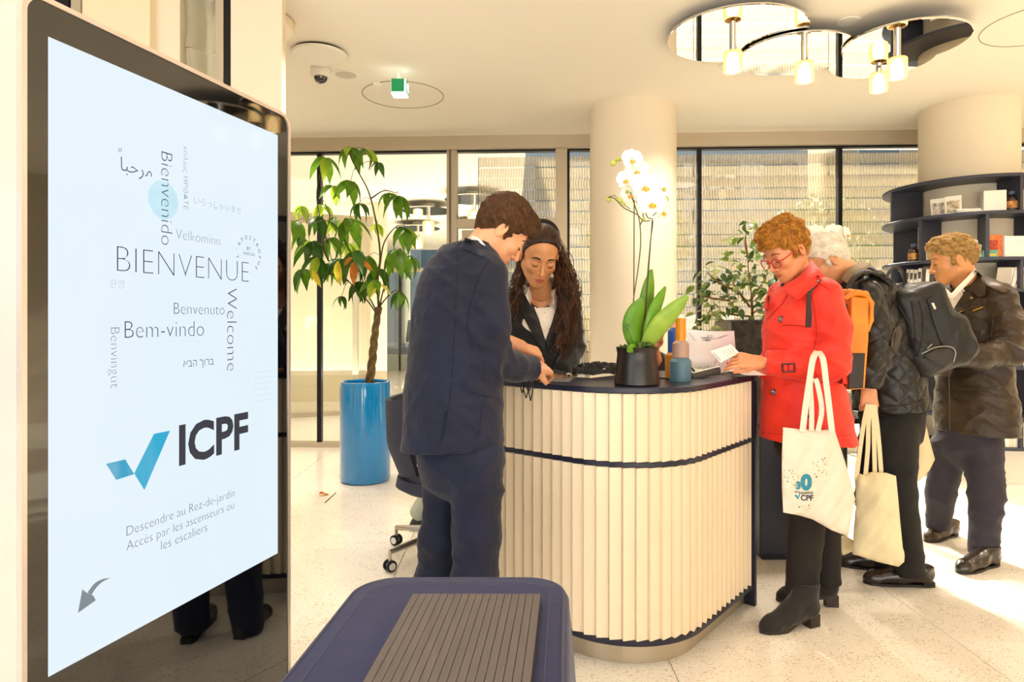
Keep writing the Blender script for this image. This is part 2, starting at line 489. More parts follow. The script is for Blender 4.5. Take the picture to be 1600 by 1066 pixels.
# ------------------------------------------------------------------ room shell
CEIL = 3.16
def terrazzo():
    m = bpy.data.materials.new('terrazzo'); m.use_nodes = True; nt = m.node_tree; L = nt.links; b = nt.nodes['Principled BSDF']
    tc = nt.nodes.new('ShaderNodeTexCoord'); cur = None
    base = (*lin('#efe7d9'), 1)
    def layer(prev, scale, th, col, seed, stretch):
        mp = nt.nodes.new('ShaderNodeMapping'); mp.inputs['Location'].default_value = (seed, seed*2, 0); mp.inputs['Scale'].default_value = stretch
        mp.inputs['Rotation'].default_value = (0, 0, seed)
        v = nt.nodes.new('ShaderNodeTexVoronoi'); v.inputs['Scale'].default_value = scale
        ns = nt.nodes.new('ShaderNodeTexNoise'); ns.inputs['Scale'].default_value = 9; ns.inputs['Detail'].default_value = 2
        a = nt.nodes.new('ShaderNodeMath'); a.operation = 'MULTIPLY'; a.inputs[1].default_value = th*2
        lt = nt.nodes.new('ShaderNodeMath'); lt.operation = 'LESS_THAN'
        mx = nt.nodes.new('ShaderNodeMix'); mx.data_type = 'RGBA'
        L.new(tc.outputs['Object'], mp.inputs[0]); L.new(mp.outputs[0], v.inputs['Vector']); L.new(tc.outputs['Object'], ns.inputs['Vector'])
        L.new(ns.outputs[0], a.inputs[0]); L.new(v.outputs['Distance'], lt.inputs[0]); L.new(a.outputs[0], lt.inputs[1]); L.new(lt.outputs[0], mx.inputs[0])
        if prev is None: mx.inputs[6].default_value = base
        else: L.new(prev, mx.inputs[6])
        mx.inputs[7].default_value = (*lin(col), 1); return mx.outputs[2]
    cur = layer(None, 44, 0.24, '#d8c9ae', 0.3, (1, 1.6, 1))
    cur = layer(cur, 42, 0.24, '#f3ecdd', 1.3, (1, 1, 1))
    cur = layer(cur, 52, 0.16, '#b3a186', 2.1, (1, 2.4, 1))
    cur = layer(cur, 80, 0.15, '#a08d72', 3.4, (2.0, 1, 1))
    L.new(cur, b.inputs['Base Color']); b.inputs['Roughness'].default_value = 0.22; b.inputs['Specular IOR Level'].default_value = 0.4
    return m
M_TERR = terrazzo()
o = struct(MB().box((-9, -6, -0.12), (10, 34, -0.02)).build('floor', mat('floor_joint', '#8f8168', 0.7)))
FLOOR = o
def yw(X, off=0.0): return 6.77-0.0476*X+off
slab_me = {}
xs = [-9, -6.6, -4.2, -1.8, -0.6, 0.6, 1.8, 3.0, 4.2, 5.4, 7.6, 10]; ys = [-6, -3.0, 0.3, 1.5, 2.7, 3.9, 5.1, 6.3, 7.5, 10.5, 14, 20]
for i in range(len(xs)-1):
    for j in range(len(ys)-1):
        k = (round(xs[i+1]-xs[i], 2), round(ys[j+1]-ys[j], 2))
        if k not in slab_me:
            t = MB().box((0.0015, 0.0015, -0.02), (k[0]-0.0015, k[1]-0.0015, 0.0), bev=0.0008).build('floor_slab', M_TERR)
            slab_me[k] = t.data; bpy.data.objects.remove(t)
        link('floor_slab', slab_me[k], FLOOR, (xs[i], ys[j], 0))
# ceiling: inside the hall, carried on over the room beyond the glass on the left
cm = MB().box((-9, -6, CEIL), (10, 7.25, CEIL+0.3)).box((-9, 7.25, CEIL), (0.15, 17.5, CEIL+0.3))
struct(cm.build('ceiling', M_CEIL))
struct(MB().box((6.9, -6, 0), (7.1, 6.7, CEIL)).build('wall_right', M_CREAM))
struct(MB().box((-9, 5.0, 0), (-8.8, 17.5, CEIL)).build('wall_left', M_CREAM))
for i, (x0, x1) in enumerate(((-8.8, -3.9), (4.8, 6.9))):
    struct(MB().box((x0, -5.2, 0), (x1, -5.0, CEIL)).build('wall_back', M_CREAM))

# facade frame, in its own slightly turned line
FA = math.atan(-0.0476); MF = Matrix.Translation((0, 6.77, 0)) @ Matrix.Rotation(FA, 4, 'Z')
def fx(px): t = (px-800)/FPX; Z = 6.77/(1+0.0476*t); return t*Z/math.cos(FA)
def fz(py, px=800): t = (px-800)/FPX; return CAMH-(py-HY)*(6.77/(1+0.0476*t))/FPX
fac = thing('glass_facade', 'taupe metal framed glass partition behind the counter and the potted tree, floor to ceiling', 'glass partition', (0, 6.77, 0))
def fbox(name, px0, px1, z0, z1, m=M_FRAME, d=0.06, x=None, bev=0.003, y=0.0):
    a, b = (fx(px0), fx(px1)) if x is None else x
    return MB().box((a, y-d, z0), (b, y+d, z1), MF, bev).build(name, m, fac)
zt = CEIL
fbox('header', 0, 0, 3.03, zt, d=0.10, x=(-3.5, 6.9))
fbox('header_gasket', 0, 0, 3.012, 3.03, M_BLACKM, 0.04, x=(-3.5, 6.9))
fbox('base_rail', 0, 0, 0.0, 0.05, x=(-3.5, 6.9), d=0.05)
fbox('post', 699, 715, 0.05, 3.03)
fbox('post', 868, 886, 0.05, 3.03)
fbox('jamb', 703, 706, 0.05, 3.03, mat('frame_shadow_gap', '#6d6252', 0.6), 0.066, bev=0)
fbox('transom', 715, 868, 2.24, 2.33)
fbox('post_gasket', 886, 890, 0.05, 3.03, M_BLACKM, 0.03)
for px in (500, 1092, 1311): fbox('mullion', px-3.2, px+3.2, 0.05, 3.03, M_BLACKM, 0.035)
# door leaf below the transom
fbox('door_rail', 722, 864, 1.98, 2.22, d=0.03)
fbox('door_stile', 722, 735, 0.05, 1.98, d=0.03); fbox('door_stile', 848, 864, 0.05, 1.98, d=0.03)
fbox('door_rail', 735, 848, 0.05, 0.25, d=0.03)
fbox('door_closer', 738, 790, 2.10, 2.15, d=0.03, y=-0.05)
fbox('hinge', 719, 723, 2.0, 2.12, M_FRAME, 0.02, y=-0.045)
for (a, b) in ((405, 496.8), (503.2, 699), (715, 868), (890, 1088.8), (1095.2, 1307.8), (1314.2, 1790)):
    fbox('glass_pane', a, b, 0.05, 3.012, M_GLASS, 0.005, bev=0)

# pleated screen of translucent strips hanging behind the facade
m = bpy.data.materials.new('pleated_screen'); m.use_nodes = True; nt = m.node_tree; b = nt.nodes['Principled BSDF']
b.inputs['Base Color'].default_value = (*lin('#ecdfc6'), 1); b.inputs['Roughness'].default_value = 0.35
tr = nt.nodes.new('ShaderNodeBsdfTranslucent'); tr.inputs[0].default_value = (*lin('#f6ead2'), 1)
tp = nt.nodes.new('ShaderNodeBsdfTransparent'); tp.inputs[0].default_value = (0.95, 0.97, 1, 1)
m1 = nt.nodes.new('ShaderNodeMixShader'); m1.inputs[0].default_value = 0.10; m2 = nt.nodes.new('ShaderNodeMixShader'); m2.inputs[0].default_value = 0.42
nt.links.new(b.outputs[0], m1.inputs[1]); nt.links.new(tr.outputs[0], m1.inputs[2]); nt.links.new(m1.outputs[0], m2.inputs[1]); nt.links.new(tp.outputs[0], m2.inputs[2])
nt.links.new(m2.outputs[0], nt.nodes['Material Output'].inputs[0]); M_PLEAT = m
M_PEDGE = mat('pleat_edge_bronze', '#5c4c34', 0.5)
scr = thing('pleated_screen', 'cream pleated screen of stacked wavy strips hanging behind the glass partition', 'screen', (0, 6.95, 0))
X0, X1 = fx(744), 6.8; pitch = 0.0285
rng = random.Random(4)
zz = 3.02; r = 0
while zz > 0.35:
    hgt = 0.108+0.022*rng.random(); nT = int((X1-X0)/pitch*2); vs = []; fs = []
    a0 = 0.007+0.006*rng.random(); lean = 0.02*(rng.random()-0.5); ph = (r % 2)*pitch/2
    y0 = 0.22+0.02*math.sin(r*1.7); sk = 0.0
    jd = []
    for i in range(nT+1):
        x = X0+ph*0.5+i*pitch/2; s_ = 1 if i % 2 else -1; dd = 0.0011
        for e in (-dd, dd):
            sc_ = 0.004 if s_ < 0 else -0.004
            vs.append(MF @ Vector((x+e+0.003, y0+s_*a0+lean, zz-0.003+sc_))); vs.append(MF @ Vector((x+e-0.003, y0+s_*(a0*1.6), zz-hgt/2))); vs.append(MF @ Vector((x+e+0.003, y0+s_*a0-lean, zz-hgt+0.004+sc_)))
    for i in range(2*nT+1):
        jd += [i % 2 == 0 and (i//2) % 2 == 0]*2
        fs += [[3*i, 3*i+3, 3*i+4, 3*i+1], [3*i+1, 3*i+4, 3*i+5, 3*i+2]]
    o = newmesh('pleated_strip', vs, fs, M_PLEAT, scr); o.data.materials.append(M_PEDGE)
    o.data.polygons.foreach_set('material_index', [1 if q else 0 for q in jd])
    zz -= hgt; r += 1
for px in (744, 880, 1092, 1311, 1500):
    MB().tube([MF @ Vector((fx(px), 0.245, 3.02)), MF @ Vector((fx(px), 0.245, 0.3))], 0.004, 6).build('hanging_cable', M_BLACKM, scr)

# room beyond on the left: glazed wall, street and pale facade far away
fr = thing('street_window', 'far street window with slim dark frame seen through the glass partition behind the potted tree', 'window', (-3, 17.3, 0))
for x in (-8.6, -7.2, -5.8, -4.3, -2.9, -1.45, 0.1): MB().box((x-0.03, 17.2, 0), (x+0.03, 17.3, CEIL)).build('mullion', M_BLACKM, fr)
MB().box((-8.6, 17.2, 2.55), (0.1, 17.3, 2.66)).build('transom', M_FRAME, fr)
MB().box((-8.6, 17.2, 0.0), (0.1, 17.3, 0.42)).build('sill_panel', mat('sill_grey', '#9aa39c', 0.5), fr)
for i in range(6):
    MB().box((-8.57+1.45*i, 17.24, 0.42), (-7.2+1.45*i, 17.26, 2.55)).build('glass_pane', M_GLASS, fr)
# slanted glass corridor wall in the far room
gw = thing('glass_corridor', 'slanted glass corridor wall with pale top rail behind the potted tree', 'glass wall', (-4.2, 9.2, 0))
def wallseg(a, b, z0, z1, th, m, name, par):
    a = Vector(a); b = Vector(b); d = (b-a); Ln = d.length; M = frame((a.x, a.y, 0), (d.x, d.y, 0), (0, 0, 1))
    return MB().box((0, -th/2, z0), (Ln, th/2, z1), M).build(name, m, par)
ga, gb = (-4.1, 8.4, 0), (-1.95, 9.3, 0)
wallseg(ga, gb, 2.62, 2.74, 0.12, M_FRAME, 'top_rail', gw)
wallseg(ga, gb, 0.06, 2.62, 0.012, M_GLASS, 'glass_pane', gw)
wallseg(ga, gb, 0.0, 0.06, 0.05, M_FRAME, 'base_rail', gw)
for t in (0.45, 0.9): 
    p = Vector(ga).lerp(Vector(gb), t); MB().box((p.x-0.035, p.y-0.035, 0), (p.x+0.035, p.y+0.035, 2.62)).build('post', mat('pale_steel', '#cfc7b5', 0.3, 0.5), gw)
wallseg((-4.6, 10.5, 0), (-2.3, 10.9, 0), 0.0, 2.9, 0.1, M_CREAM, 'wall_panel', gw)
wallseg((-2.25, 10.6, 0), (-2.0, 10.65, 0), 0.0, CEIL, 0.3, M_CREAM, 'pier', gw)

# street
gm = mat('pavement', '#b9b6ae', 0.8, var=(3, 0.1))
struct(MB().box((-40, 17.6, -0.2), (45, 60, -0.05)).build('ground', gm))
struct(MB().box((0.2, 7.3, -0.18), (45, 17.6, -0.04)).build('terrace', gm))
def facade(x0, x1, y, h, col, label, nw, nf):
    t = thing('building', label, 'building', ((x0+x1)/2, y, 0))
    MB().box((x0, y, 0), (x1, y+6, h)).build('wall', mat('wall_'+col, '#'+col, 0.8), t)
    ww = (x1-x0)/nw; wm = mat('far_glass', '#6d7f86', 0.15, spec=0.8); fm = mat('far_trim', '#e6e2d8', 0.6); fh = h/nf
    fme = pme = None
    for i in range(nw):
        for j in range(nf):
            cx = x0+(i+0.5)*ww; cz = (j+0.5)*fh; a = ww*0.3; bb = fh*0.33
            if fme is None:
                f = MB().box((-a-0.08, -0.12, -bb-0.1), (a+0.08, 0.0, bb+0.1)).build('window', fm, t); fme = f.data
                p = MB().box((-a, -0.16, -bb), (a, -0.121, bb)).build('pane', wm); pme = p.data; bpy.data.objects.remove(p)
                f.location = (cx, y, cz); f.parent = t; f.matrix_parent_inverse = t.matrix_basis.inverted()
            else: f = link('window', fme, t, (cx, y, cz))
            p = bpy.data.objects.new('pane', pme); COL.objects.link(p); p.location = f.location; p.parent = f
            p.matrix_parent_inverse = (t.matrix_basis @ t.matrix_basis.inverted() @ f.matrix_basis).inverted()
    return t
facade(-26, -6, 34, 15, 'd8d2c4', 'pale stone street building seen through the far window on the left', 7, 4)
facade(-5.5, 16, 36, 14, 'cfd3d2', 'grey stone street building seen faintly behind the pleated screen', 7, 4)
facade(17, 44, 34, 15, 'c9b9a0', 'sand coloured street building at the far right behind the pleated screen', 8, 4)
def street_tree(x, y, s, label, seed):
    t = thing('street_tree', label, 'tree', (x, y, 0)); rr = random.Random(seed)
    MB().tube([(x, y, 0), (x+0.1, y, 1.6*s), (x, y, 2.8*s)], [0.13*s, 0.1*s, 0.06*s], 8).build('trunk', mat('bark', '#6b5641', 0.9), t, True)
    mb = MB()
    for i in range(1500):
        v = Vector((rr.gauss(0, 1), rr.gauss(0, 1), rr.gauss(0, 1))).normalized()*(0.5+0.5*rr.random()**0.5)
        c = Vector((x, y, 3.5*s))+Vector((v.x*1.5*s, v.y*1.5*s, v.z*1.3*s)); u = Vector((rr.gauss(0, 1), rr.gauss(0, 1), rr.gauss(0, 1))).normalized()*0.13*s; w = u.orthogonal().normalized()*0.07*s
        mb.add([c-u, c+w, c+u, c-w], [[0, 1, 2, 3]])
    k = mb.build('crown', mat('street_leaf', '#6f8f4a', 0.7, var=(2, 0.3)), t); k['kind'] = 'stuff'
street_tree(8.6, 18.5, 1.0, 'leafy green street tree behind the pleated screen at the right', 1)
street_tree(4.0, 21, 1.1, 'green street tree behind the middle of the pleated screen', 2)

# left wall: piers, mullions and wavy glass between them, behind the totem
lw = thing('pier_wall', 'row of cream piers with dark mullions rising behind the display totem', 'wall')
def lx(px, Z=3.7): return (px-800)*Z/FPX
def lbox(name, px0, px1, m, d=0.25, z0=0, z1=CEIL, Z=3.7, bev=0.004):
    return MB().box((lx(px0, Z), Z, z0), (lx(px1, Z), Z+d, z1), None, bev).build(name, m, lw)
lbox('pier', 360, 441, M_CREAM, 0.06)
lbox('mullion', 349, 359, M_BLACKM, 0.1)
lbox('frame', 336, 349, M_FRAME, 0.08)
M_WAVY = mat('wavy_glass', '#cfd0bd', 0.12, trans=0.6, bump=(9, 0.5, 2), ior=1.3)
for i in range(10):
    z0 = 0.05+i*0.31
    vs, fs = [], []
    for q in range(13):
        u = q/12; x = lx(282)+(lx(335)-lx(282))*u
        for k in range(5):
            w = k/4; vs.append((x, 3.76+0.035*math.sin(u*6.5+i*0.4)+0.02*math.sin(w*3.1), z0+0.305*w-0.03*u))
    for q in range(12):
        for k in range(4): fs.append([q*5+k, (q+1)*5+k, (q+1)*5+k+1, q*5+k+1])
    g = newmesh('wavy_glass_tile', vs, fs, M_WAVY, lw, True)
lbox('pier', 236, 281, M_CREAM, 0.3)
lbox('pier', 128, 234, mat('cream_gloss', '#f0dfc0', 0.25, bump=(2, 0.05)), 0.32, Z=3.64)
lbox('mullion', 84, 108, M_BLACKM, 0.1)
lbox('frame', 110, 126, M_FRAME, 0.08)
lbox('pier', 10, 82, M_CREAM, 0.3)
m_wt = mat('white_wall_tile', '#e6e8dc', 0.3)
for i in range(11): lbox('wall_tile', -260, 8, m_wt, 0.05, 0.02+i*0.285, 0.295+i*0.285)
lbox('base_cabinet', -260, 60, mat('dark_base', '#34322f', 0.5), 0.3, 0, 0.18, 3.4)

# columns
def column(cx, cy, r, label, n):
    mb = MB().lathe([(r, 0), (r, CEIL)], 72, (cx, cy, 0)); o = mb.build('column', M_CREAM, None, True)
    tag(o, label, 'column'); return o
column(1.065, 5.87, 0.375, 'round cream column in the middle, directly behind the white orchid', 1)
column(4.0, 5.84, 0.375, 'round cream column at the right, wrapped by the curved bookshelf', 2)
# curved bands on the ceiling
def disc_outline(name, c, R, z, m, w=0.006, label=None, cat='ceiling panel'):
    vs = []; fs = []; n = 64
    for i in range(n):
        a = 2*math.pi*i/n
        for rr, z2 in ((R-w, z), (R+w, z), (R+w, z-0.003), (R-w, z-0.003)): vs.append((c[0]+rr*math.cos(a), c[1]+rr*math.sin(a), z2))
    for i in range(n):
        for q in range(4): fs.append([i*4+q, ((i+1) % n)*4+q, ((i+1) % n)*4+(q+1) % 4, i*4+(q+1) % 4])
    o = newmesh(name, vs, fs, m); tag(o, label, cat); return o
def cpt(px, py, h=CEIL): Z = FPX*(h-CAMH)/(HY-py); return Vector(((px-800)*Z/FPX, Z, h))
a = cpt(630, 137); b2 = cpt(630, 160)
disc_outline('access_panel', ((a.x+b2.x)/2, (a.y+b2.y)/2), 0.33, CEIL, mat('shadow_gap', '#8a7c66', 0.8), 0.003, 'thin round access panel outline in the ceiling under the green exit sign')
a = cpt(1620, 38); disc_outline('access_panel', (a.x+0.05, a.y), 0.34, CEIL, MATS['shadow_gap'], 0.002, 'thin round panel outline at the right end of the ceiling')
# flat white ceiling disc
def ceil_disc(px, py, wpx, th, gap, name, label, cat, m=M_WHITE, rimm=M_BLACKM):
    c = cpt(px, py, CEIL-th-gap); R = wpx/2*c.y/FPX; t = thing(name, label, cat, (c.x, c.y, CEIL))
    MB().lathe([(R*0.92, CEIL-gap), (R*0.92, CEIL)], 48, (c.x, c.y, 0)).build('recess_rim', rimm, t, True)
    MB().lathe([(0.0, CEIL-gap-th), (R-0.005, CEIL-gap-th), (R, CEIL-gap-th+0.005), (R, CEIL-gap), (0, CEIL-gap)], 64, (c.x, c.y, 0)).build('disc', m, t, True); return t, c, R
ceil_disc(499, 89, 84, 0.02, 0.016, 'ceiling_loudspeaker', 'large flat white disc with a dark shadow gap on the ceiling at the upper left', 'ceiling disc')
ceil_disc(402, 45, 110, 0.05, 0.01, 'ceiling_dish', 'glossy cream ceiling dish half hidden behind the pier above the totem', 'ceiling disc', MATS['cream_gloss'])
c = cpt(540, 116); t = thing('speaker_grille', 'small round flush speaker grille with grey mesh on the ceiling', 'speaker', (c.x, c.y, CEIL)); R = 20*c.y/FPX
MB().lathe([(R*0.82, CEIL-0.004), (R*0.85, CEIL-0.008), (R, CEIL-0.004), (R, CEIL)], 40, (c.x, c.y, 0)).build('rim', M_WHITE, t, True)
MB().lathe([(0, CEIL-0.005), (R*0.82, CEIL-0.005), (R*0.82, CEIL)], 40, (c.x, c.y, 0)).build('mesh_grille', mat('grille_grey', '#c8c0b2', 0.6), t, True)
# dome camera
c = cpt(501, 150, CEIL); c.y = 4.9; c.x = -299*c.y/FPX
t = thing('dome_camera', 'white dome security camera with a smoked lens under the ceiling', 'camera', (c.x, c.y, CEIL))
MB().lathe([(0.062, CEIL-0.07), (0.072, CEIL-0.055), (0.076, CEIL-0.03), (0.07, CEIL-0.03), (0.075, CEIL)], 32, (c.x, c.y, 0)).build('housing', M_WHITE, t, True)
MB().lathe([(0.0, CEIL-0.118)]+[(0.05*math.sin(a), CEIL-0.068-0.05*math.cos(a)) for a in (0.3, 0.6, 0.9, 1.2, 1.57)], 24, (c.x, c.y, 0)).build('lens_dome', mat('smoked_glass', '#2b2a28', 0.08, coat=1), t, True)
# recessed downlights, each with its own lamp
M_LAMP = mat('lamp_face', '#fff4dc', 0.5, emit=('#fff0d2', 6))
def downlight(px, py, label, h=CEIL, R=0.055, e=14):
    c = cpt(px, py, h) if not isinstance(px, Vector) else px
    t = thing('downlight', label, 'downlight', (c.x, c.y, h), 'recessed downlights')
    MB().lathe([(R, h-0.004), (R*1.22, h-0.006), (R*1.25, h)], 28, (c.x, c.y, 0)).build('trim_ring', M_WHITE, t, True)
    MB().lathe([(0, h-0.003), (R, h-0.003), (R, h)], 28, (c.x, c.y, 0)).build('diffuser', M_LAMP, t, True)
    if e:
        add_light('downlight_lamp', 'SPOT', (c.x, c.y, h-0.02), e*10.5, (1.0, 0.88, 0.74), 0.06, target=(c.x, c.y, 0), angle=math.radians(125))
    return t
downlight(499, 186, 'small lit downlight under the dome camera')
downlight(1325, 33, 'lit downlight between the left mirror disc and the right mirror disc')
downlight(1498, 57, 'lit downlight just right of the mirror disc lamp')
downlight(1136, 103, 'lit downlight below the leftmost hanging cup lamp')
downlight(Vector((-1.0, 1.5, CEIL)), 0, 'unseen downlight above the display totem', e=3)  # out of view above the frame, only its light shows
downlight(Vector((0.2, 1.6, CEIL)), 0, 'unseen downlight over the navy covered stand', e=2)  # also above the frame, unseen
downlight(Vector((-2.2, 7.9, CEIL)), 0, 'lit downlight beyond the glass near the top of the potted tree')
downlight(Vector((-1.1, 8.9, CEIL)), 0, 'lit downlight beyond the glass left of the taupe post')
downlight(Vector((-0.7, 3.7, CEIL)), 0, 'added unseen downlight above the left end of the counter', e=12)  # spot added out of view to brighten floor and ceiling
downlight(Vector((-2.4, 5.6, CEIL)), 0, 'added unseen downlight above the blue planter')  # extra spot hidden by the totem, added to lift floor and ceiling
downlight(Vector((4.9, 3.6, CEIL)), 0, 'unseen downlight beside the curved bookshelf')  # unseen, right of the frame
# exit sign
c = cpt(623, 124, CEIL); t = thing('exit_sign', 'green illuminated emergency exit cube hanging from the ceiling', 'exit sign', (c.x, 4.9, CEIL))
Y = 4.9; x0, x1 = (611-800)*Y/FPX, (632-800)*Y/FPX; z0 = CAMH+(HY-146)*Y/FPX; z1 = CAMH+(HY-123)*Y/FPX
MB().box((x0+0.035, Y+0.04, z1), (x0+0.06, Y+0.065, CEIL)).build('stem', M_WHITE, t)
MB().box((x0, Y, z0), (x1+0.012, Y+0.11, z1), None, 0.003).build('light_box', mat('exit_white', '#e8fff4', 0.4, emit=('#eafff6', 1.6)), t)
MB().box((x0+0.002, Y-0.003, z0+0.014), (x1-0.002, Y, z1)).build('green_face', mat('exit_green', '#0f8a52', 0.4, emit=('#0c8a50', 0.35)), t)
g = MB().box((x1+0.012, Y+0.008, z0+0.014), (x1+0.015, Y+0.10, z1)).build('green_face', MATS['exit_green'], t)
mb = MB(); wx = x1+0.017
mb.box((x1+0.0145, Y+0.05, z0+0.03), (wx, Y+0.09, z1-0.02)); mb.ball((wx-0.001, Y+0.035, z1-0.03), 0.008); mb.tube([(wx, Y+0.035, z1-0.04), (wx, Y+0.03, z0+0.055), (wx, Y+0.045, z0+0.03)], 0.004, 6); mb.tube([(wx, Y+0.035, z1-0.045), (wx, Y+0.018, z1-0.06)], 0.003, 6)
mb.build('running_figure_pictogram', MATS['exit_white'], t)
c = cpt(590, 128, CEIL); t = thing('ceiling_sensor', 'tiny white sensor bracket on the ceiling left of the green sign', 'sensor', (c.x, c.y, CEIL))
MB().box((c.x-0.035, c.y, CEIL-0.025), (c.x+0.02, c.y+0.05, CEIL), None, 0.004).build('housing', M_WHITE, t)
MB().tube([(c.x+0.02, c.y, CEIL-0.015), (c.x+0.04, c.y, CEIL-0.012), (c.x+0.055, c.y, CEIL-0.003)], 0.005, 8).build('arm', M_WHITE, t, True)

# mirror-disc ceiling lamp
M_RIB = mat('ribbed_amber_glass', '#f6d08c', 0.12, trans=0.75, emit=('#ffd48e', 0.45), coat=0.5)
M_BULB = mat('bulb_glow', '#fff3d8', 0.4, emit=('#ffedc4', 5.0))
def cup_lamp(t, x, y, zt, s=1.0, light=0):
    MB().lathe([(0.021*s, zt-0.10*s), (0.021*s, zt)], 20, (x, y, 0)).build('stem', M_CHROME, t, True)
    MB().lathe([(0.048*s, zt-0.104*s), (0.05*s, zt-0.10*s), (0.03*s, zt-0.094*s), (0.02*s, zt-0.09*s)], 24, (x, y, 0)).build('cap', mat('brass', '#b98d4a', 0.25, 1.0), t, True)
    cup = MB().lathe([(0.030*s, zt-0.232*s), (0.050*s, zt-0.228*s), (0.054*s, zt-0.218*s), (0.0545*s, zt-0.106*s), (0.05*s, zt-0.100*s)], 48, (x, y, 0), rib=0.07).build('ribbed_cup', M_RIB, t, True)
    bb = MB().lathe([(0.012*s, zt-0.236*s), (0.024*s, zt-0.233*s), (0.034*s, zt-0.215*s), (0.034*s, zt-0.15*s), (0.015*s, zt-0.11*s)], 20, (x, y, 0)).build('bulb', M_BULB, t, True)
def mirror_disc(cx, cy, R, z, lx_, ly_, label, th=0.012):
    t = thing('mirror_disc_lamp', label, 'ceiling lamp', (cx, cy, z), 'mirror disc lamps')
    MB().lathe([(0, z), (R-0.004, z), (R, z+0.003), (R, z+th), (0, z+th)], 96, (cx, cy, 0)).build('mirror_disc', M_MIRROR, t, True)
    MB().lathe([(0.06, z+th), (0.06, CEIL)], 32, (cx+0.15, cy-0.10, 0)).build('ceiling_mount', M_WHITE, t, True)
    cup_lamp(t, lx_, ly_, z, 1.0, 16); return t
mirror_disc(1.415, 4.20, 0.425, 3.095, 345/FPX*4.2, 4.2, 'mirror disc lamp at the left end of the ceiling cluster')
mirror_disc(1.90, 4.46, 0.375, 3.075, 457/FPX*4.32, 4.32, 'mirror disc lamp in the middle of the ceiling cluster, lowest ribbed cup')
mirror_disc(2.49, 4.22, 0.36, 3.055, 602/FPX*4.2, 4.2, 'rightmost mirror disc lamp, largest disc at the right of the cluster')
mirror_disc(2.585, 4.66, 0.335, 3.115, 573/FPX*4.62, 4.62, 'mirror disc lamp tucked behind and above the rightmost disc')
for (x, y, lab) in ((-1.33, 10.6, 'mirror disc lamp beyond the glass, just left of the taupe post'), (-1.78, 12.6, 'small far mirror disc lamp lower behind the taupe post'), (-0.55, 9.6, 'mirror disc lamp standing in for a reflection in the door transom'), (-0.7, 12.2, 'lower mirror disc standing in for a reflection in the door transom')):  # the two transom lamps stand in for reflections in the glass
    t = thing('mirror_disc_lamp', lab, 'ceiling lamp', (x, y, 3.05), 'mirror disc lamps beyond the glass')
    MB().lathe([(0, 3.04), (0.42, 3.04), (0.42, 3.055), (0, 3.055)], 48, (x, y, 0)).build('mirror_disc', M_MIRROR, t, True)
    MB().lathe([(0.1, 3.055), (0.1, CEIL)], 24, (x, y, 0)).build('ceiling_mount', M_WHITE, t, True)
    cup_lamp(t, x, y, 3.04, 1.6)
# ------------------------------------------------------------------ reception counter
HC = 1.05
e1 = Vector((0.766, -0.643)); e2 = Vector((0.643, 0.766)); Cc = Vector((0.515, 2.323)); RC = 0.36
def cpath(off, s0, s1, n=20):
    """outline: off = inward offset from the front face; s0 = length of left leg, s1 = of right leg from the corner"""
    ins = -e1+e2; c = Cc+ins*RC; r = RC-off; out = []
    out.append(Cc-e1*s0+e2*off)
    a0 = math.atan2(-e2.y, -e2.x); a1 = math.atan2(e1.y, e1.x)
    while a1 < a0: a1 += 2*math.pi
    if r > 0.02:
        for i in range(n+1):
            a = a0+(a1-a0)*i/n; out.append(c+Vector((math.cos(a), math.sin(a)))*r)
    else: out.append(Cc+ins*off)
    out.append(Cc+e2*s1-e1*off); return out
SL, SR = 1.14, 0.915
ctr = thing('reception_counter', 'curved white slatted reception counter with a dark navy worktop', 'counter', (Cc.x, Cc.y, 0))
def ring(off0, off1, z0, z1, name, m, s0=SL, s1=SR, bev=0, off1b=None):
    a = cpath(off0, s0, s1, 24); b = cpath(off1, s0, s1, 24)
    if off1b is not None:   # deeper on the right leg
        b = [Cc-e1*s0+e2*off1, Cc+(-e1)*off1b+e2*off1, Cc+e2*s1-e1*off1b]
    poly = [Vector((p.x, p.y)) for p in a]+[Vector((p.x, p.y)) for p in reversed(b)]
    o = MB().prism(poly, z0, z1).build(name, m, ctr)
    if bev:
        md = o.modifiers.new('b', 'BEVEL'); md.width = bev; md.segments = 2; md.limit_method = 'ANGLE'
    return o
M_TOP = mat('navy_laminate', '#1f2030', 0.35, spec=0.4)
ring(0.0, 0.33, HC-0.022, HC, 'worktop', M_TOP, bev=0.003, off1b=0.50)
ring(0.022, 0.05, 0.085, HC-0.022, 'core_panel', mat('counter_core', '#d9cdb8', 0.6))
ring(0.004, 0.05, 0.752, 0.77, 'middle_band', M_TOP, bev=0.002)
ring(0.004, 0.05, 0.085, 0.105, 'bottom_band', M_TOP, bev=0.002)
ring(0.05, 0.12, 0.0, 0.085, 'plinth', mat('brushed_steel_plinth', '#b8ab95', 0.35, 0.7, bump=(30, 0.05), stretch=(1, 1, 30)))
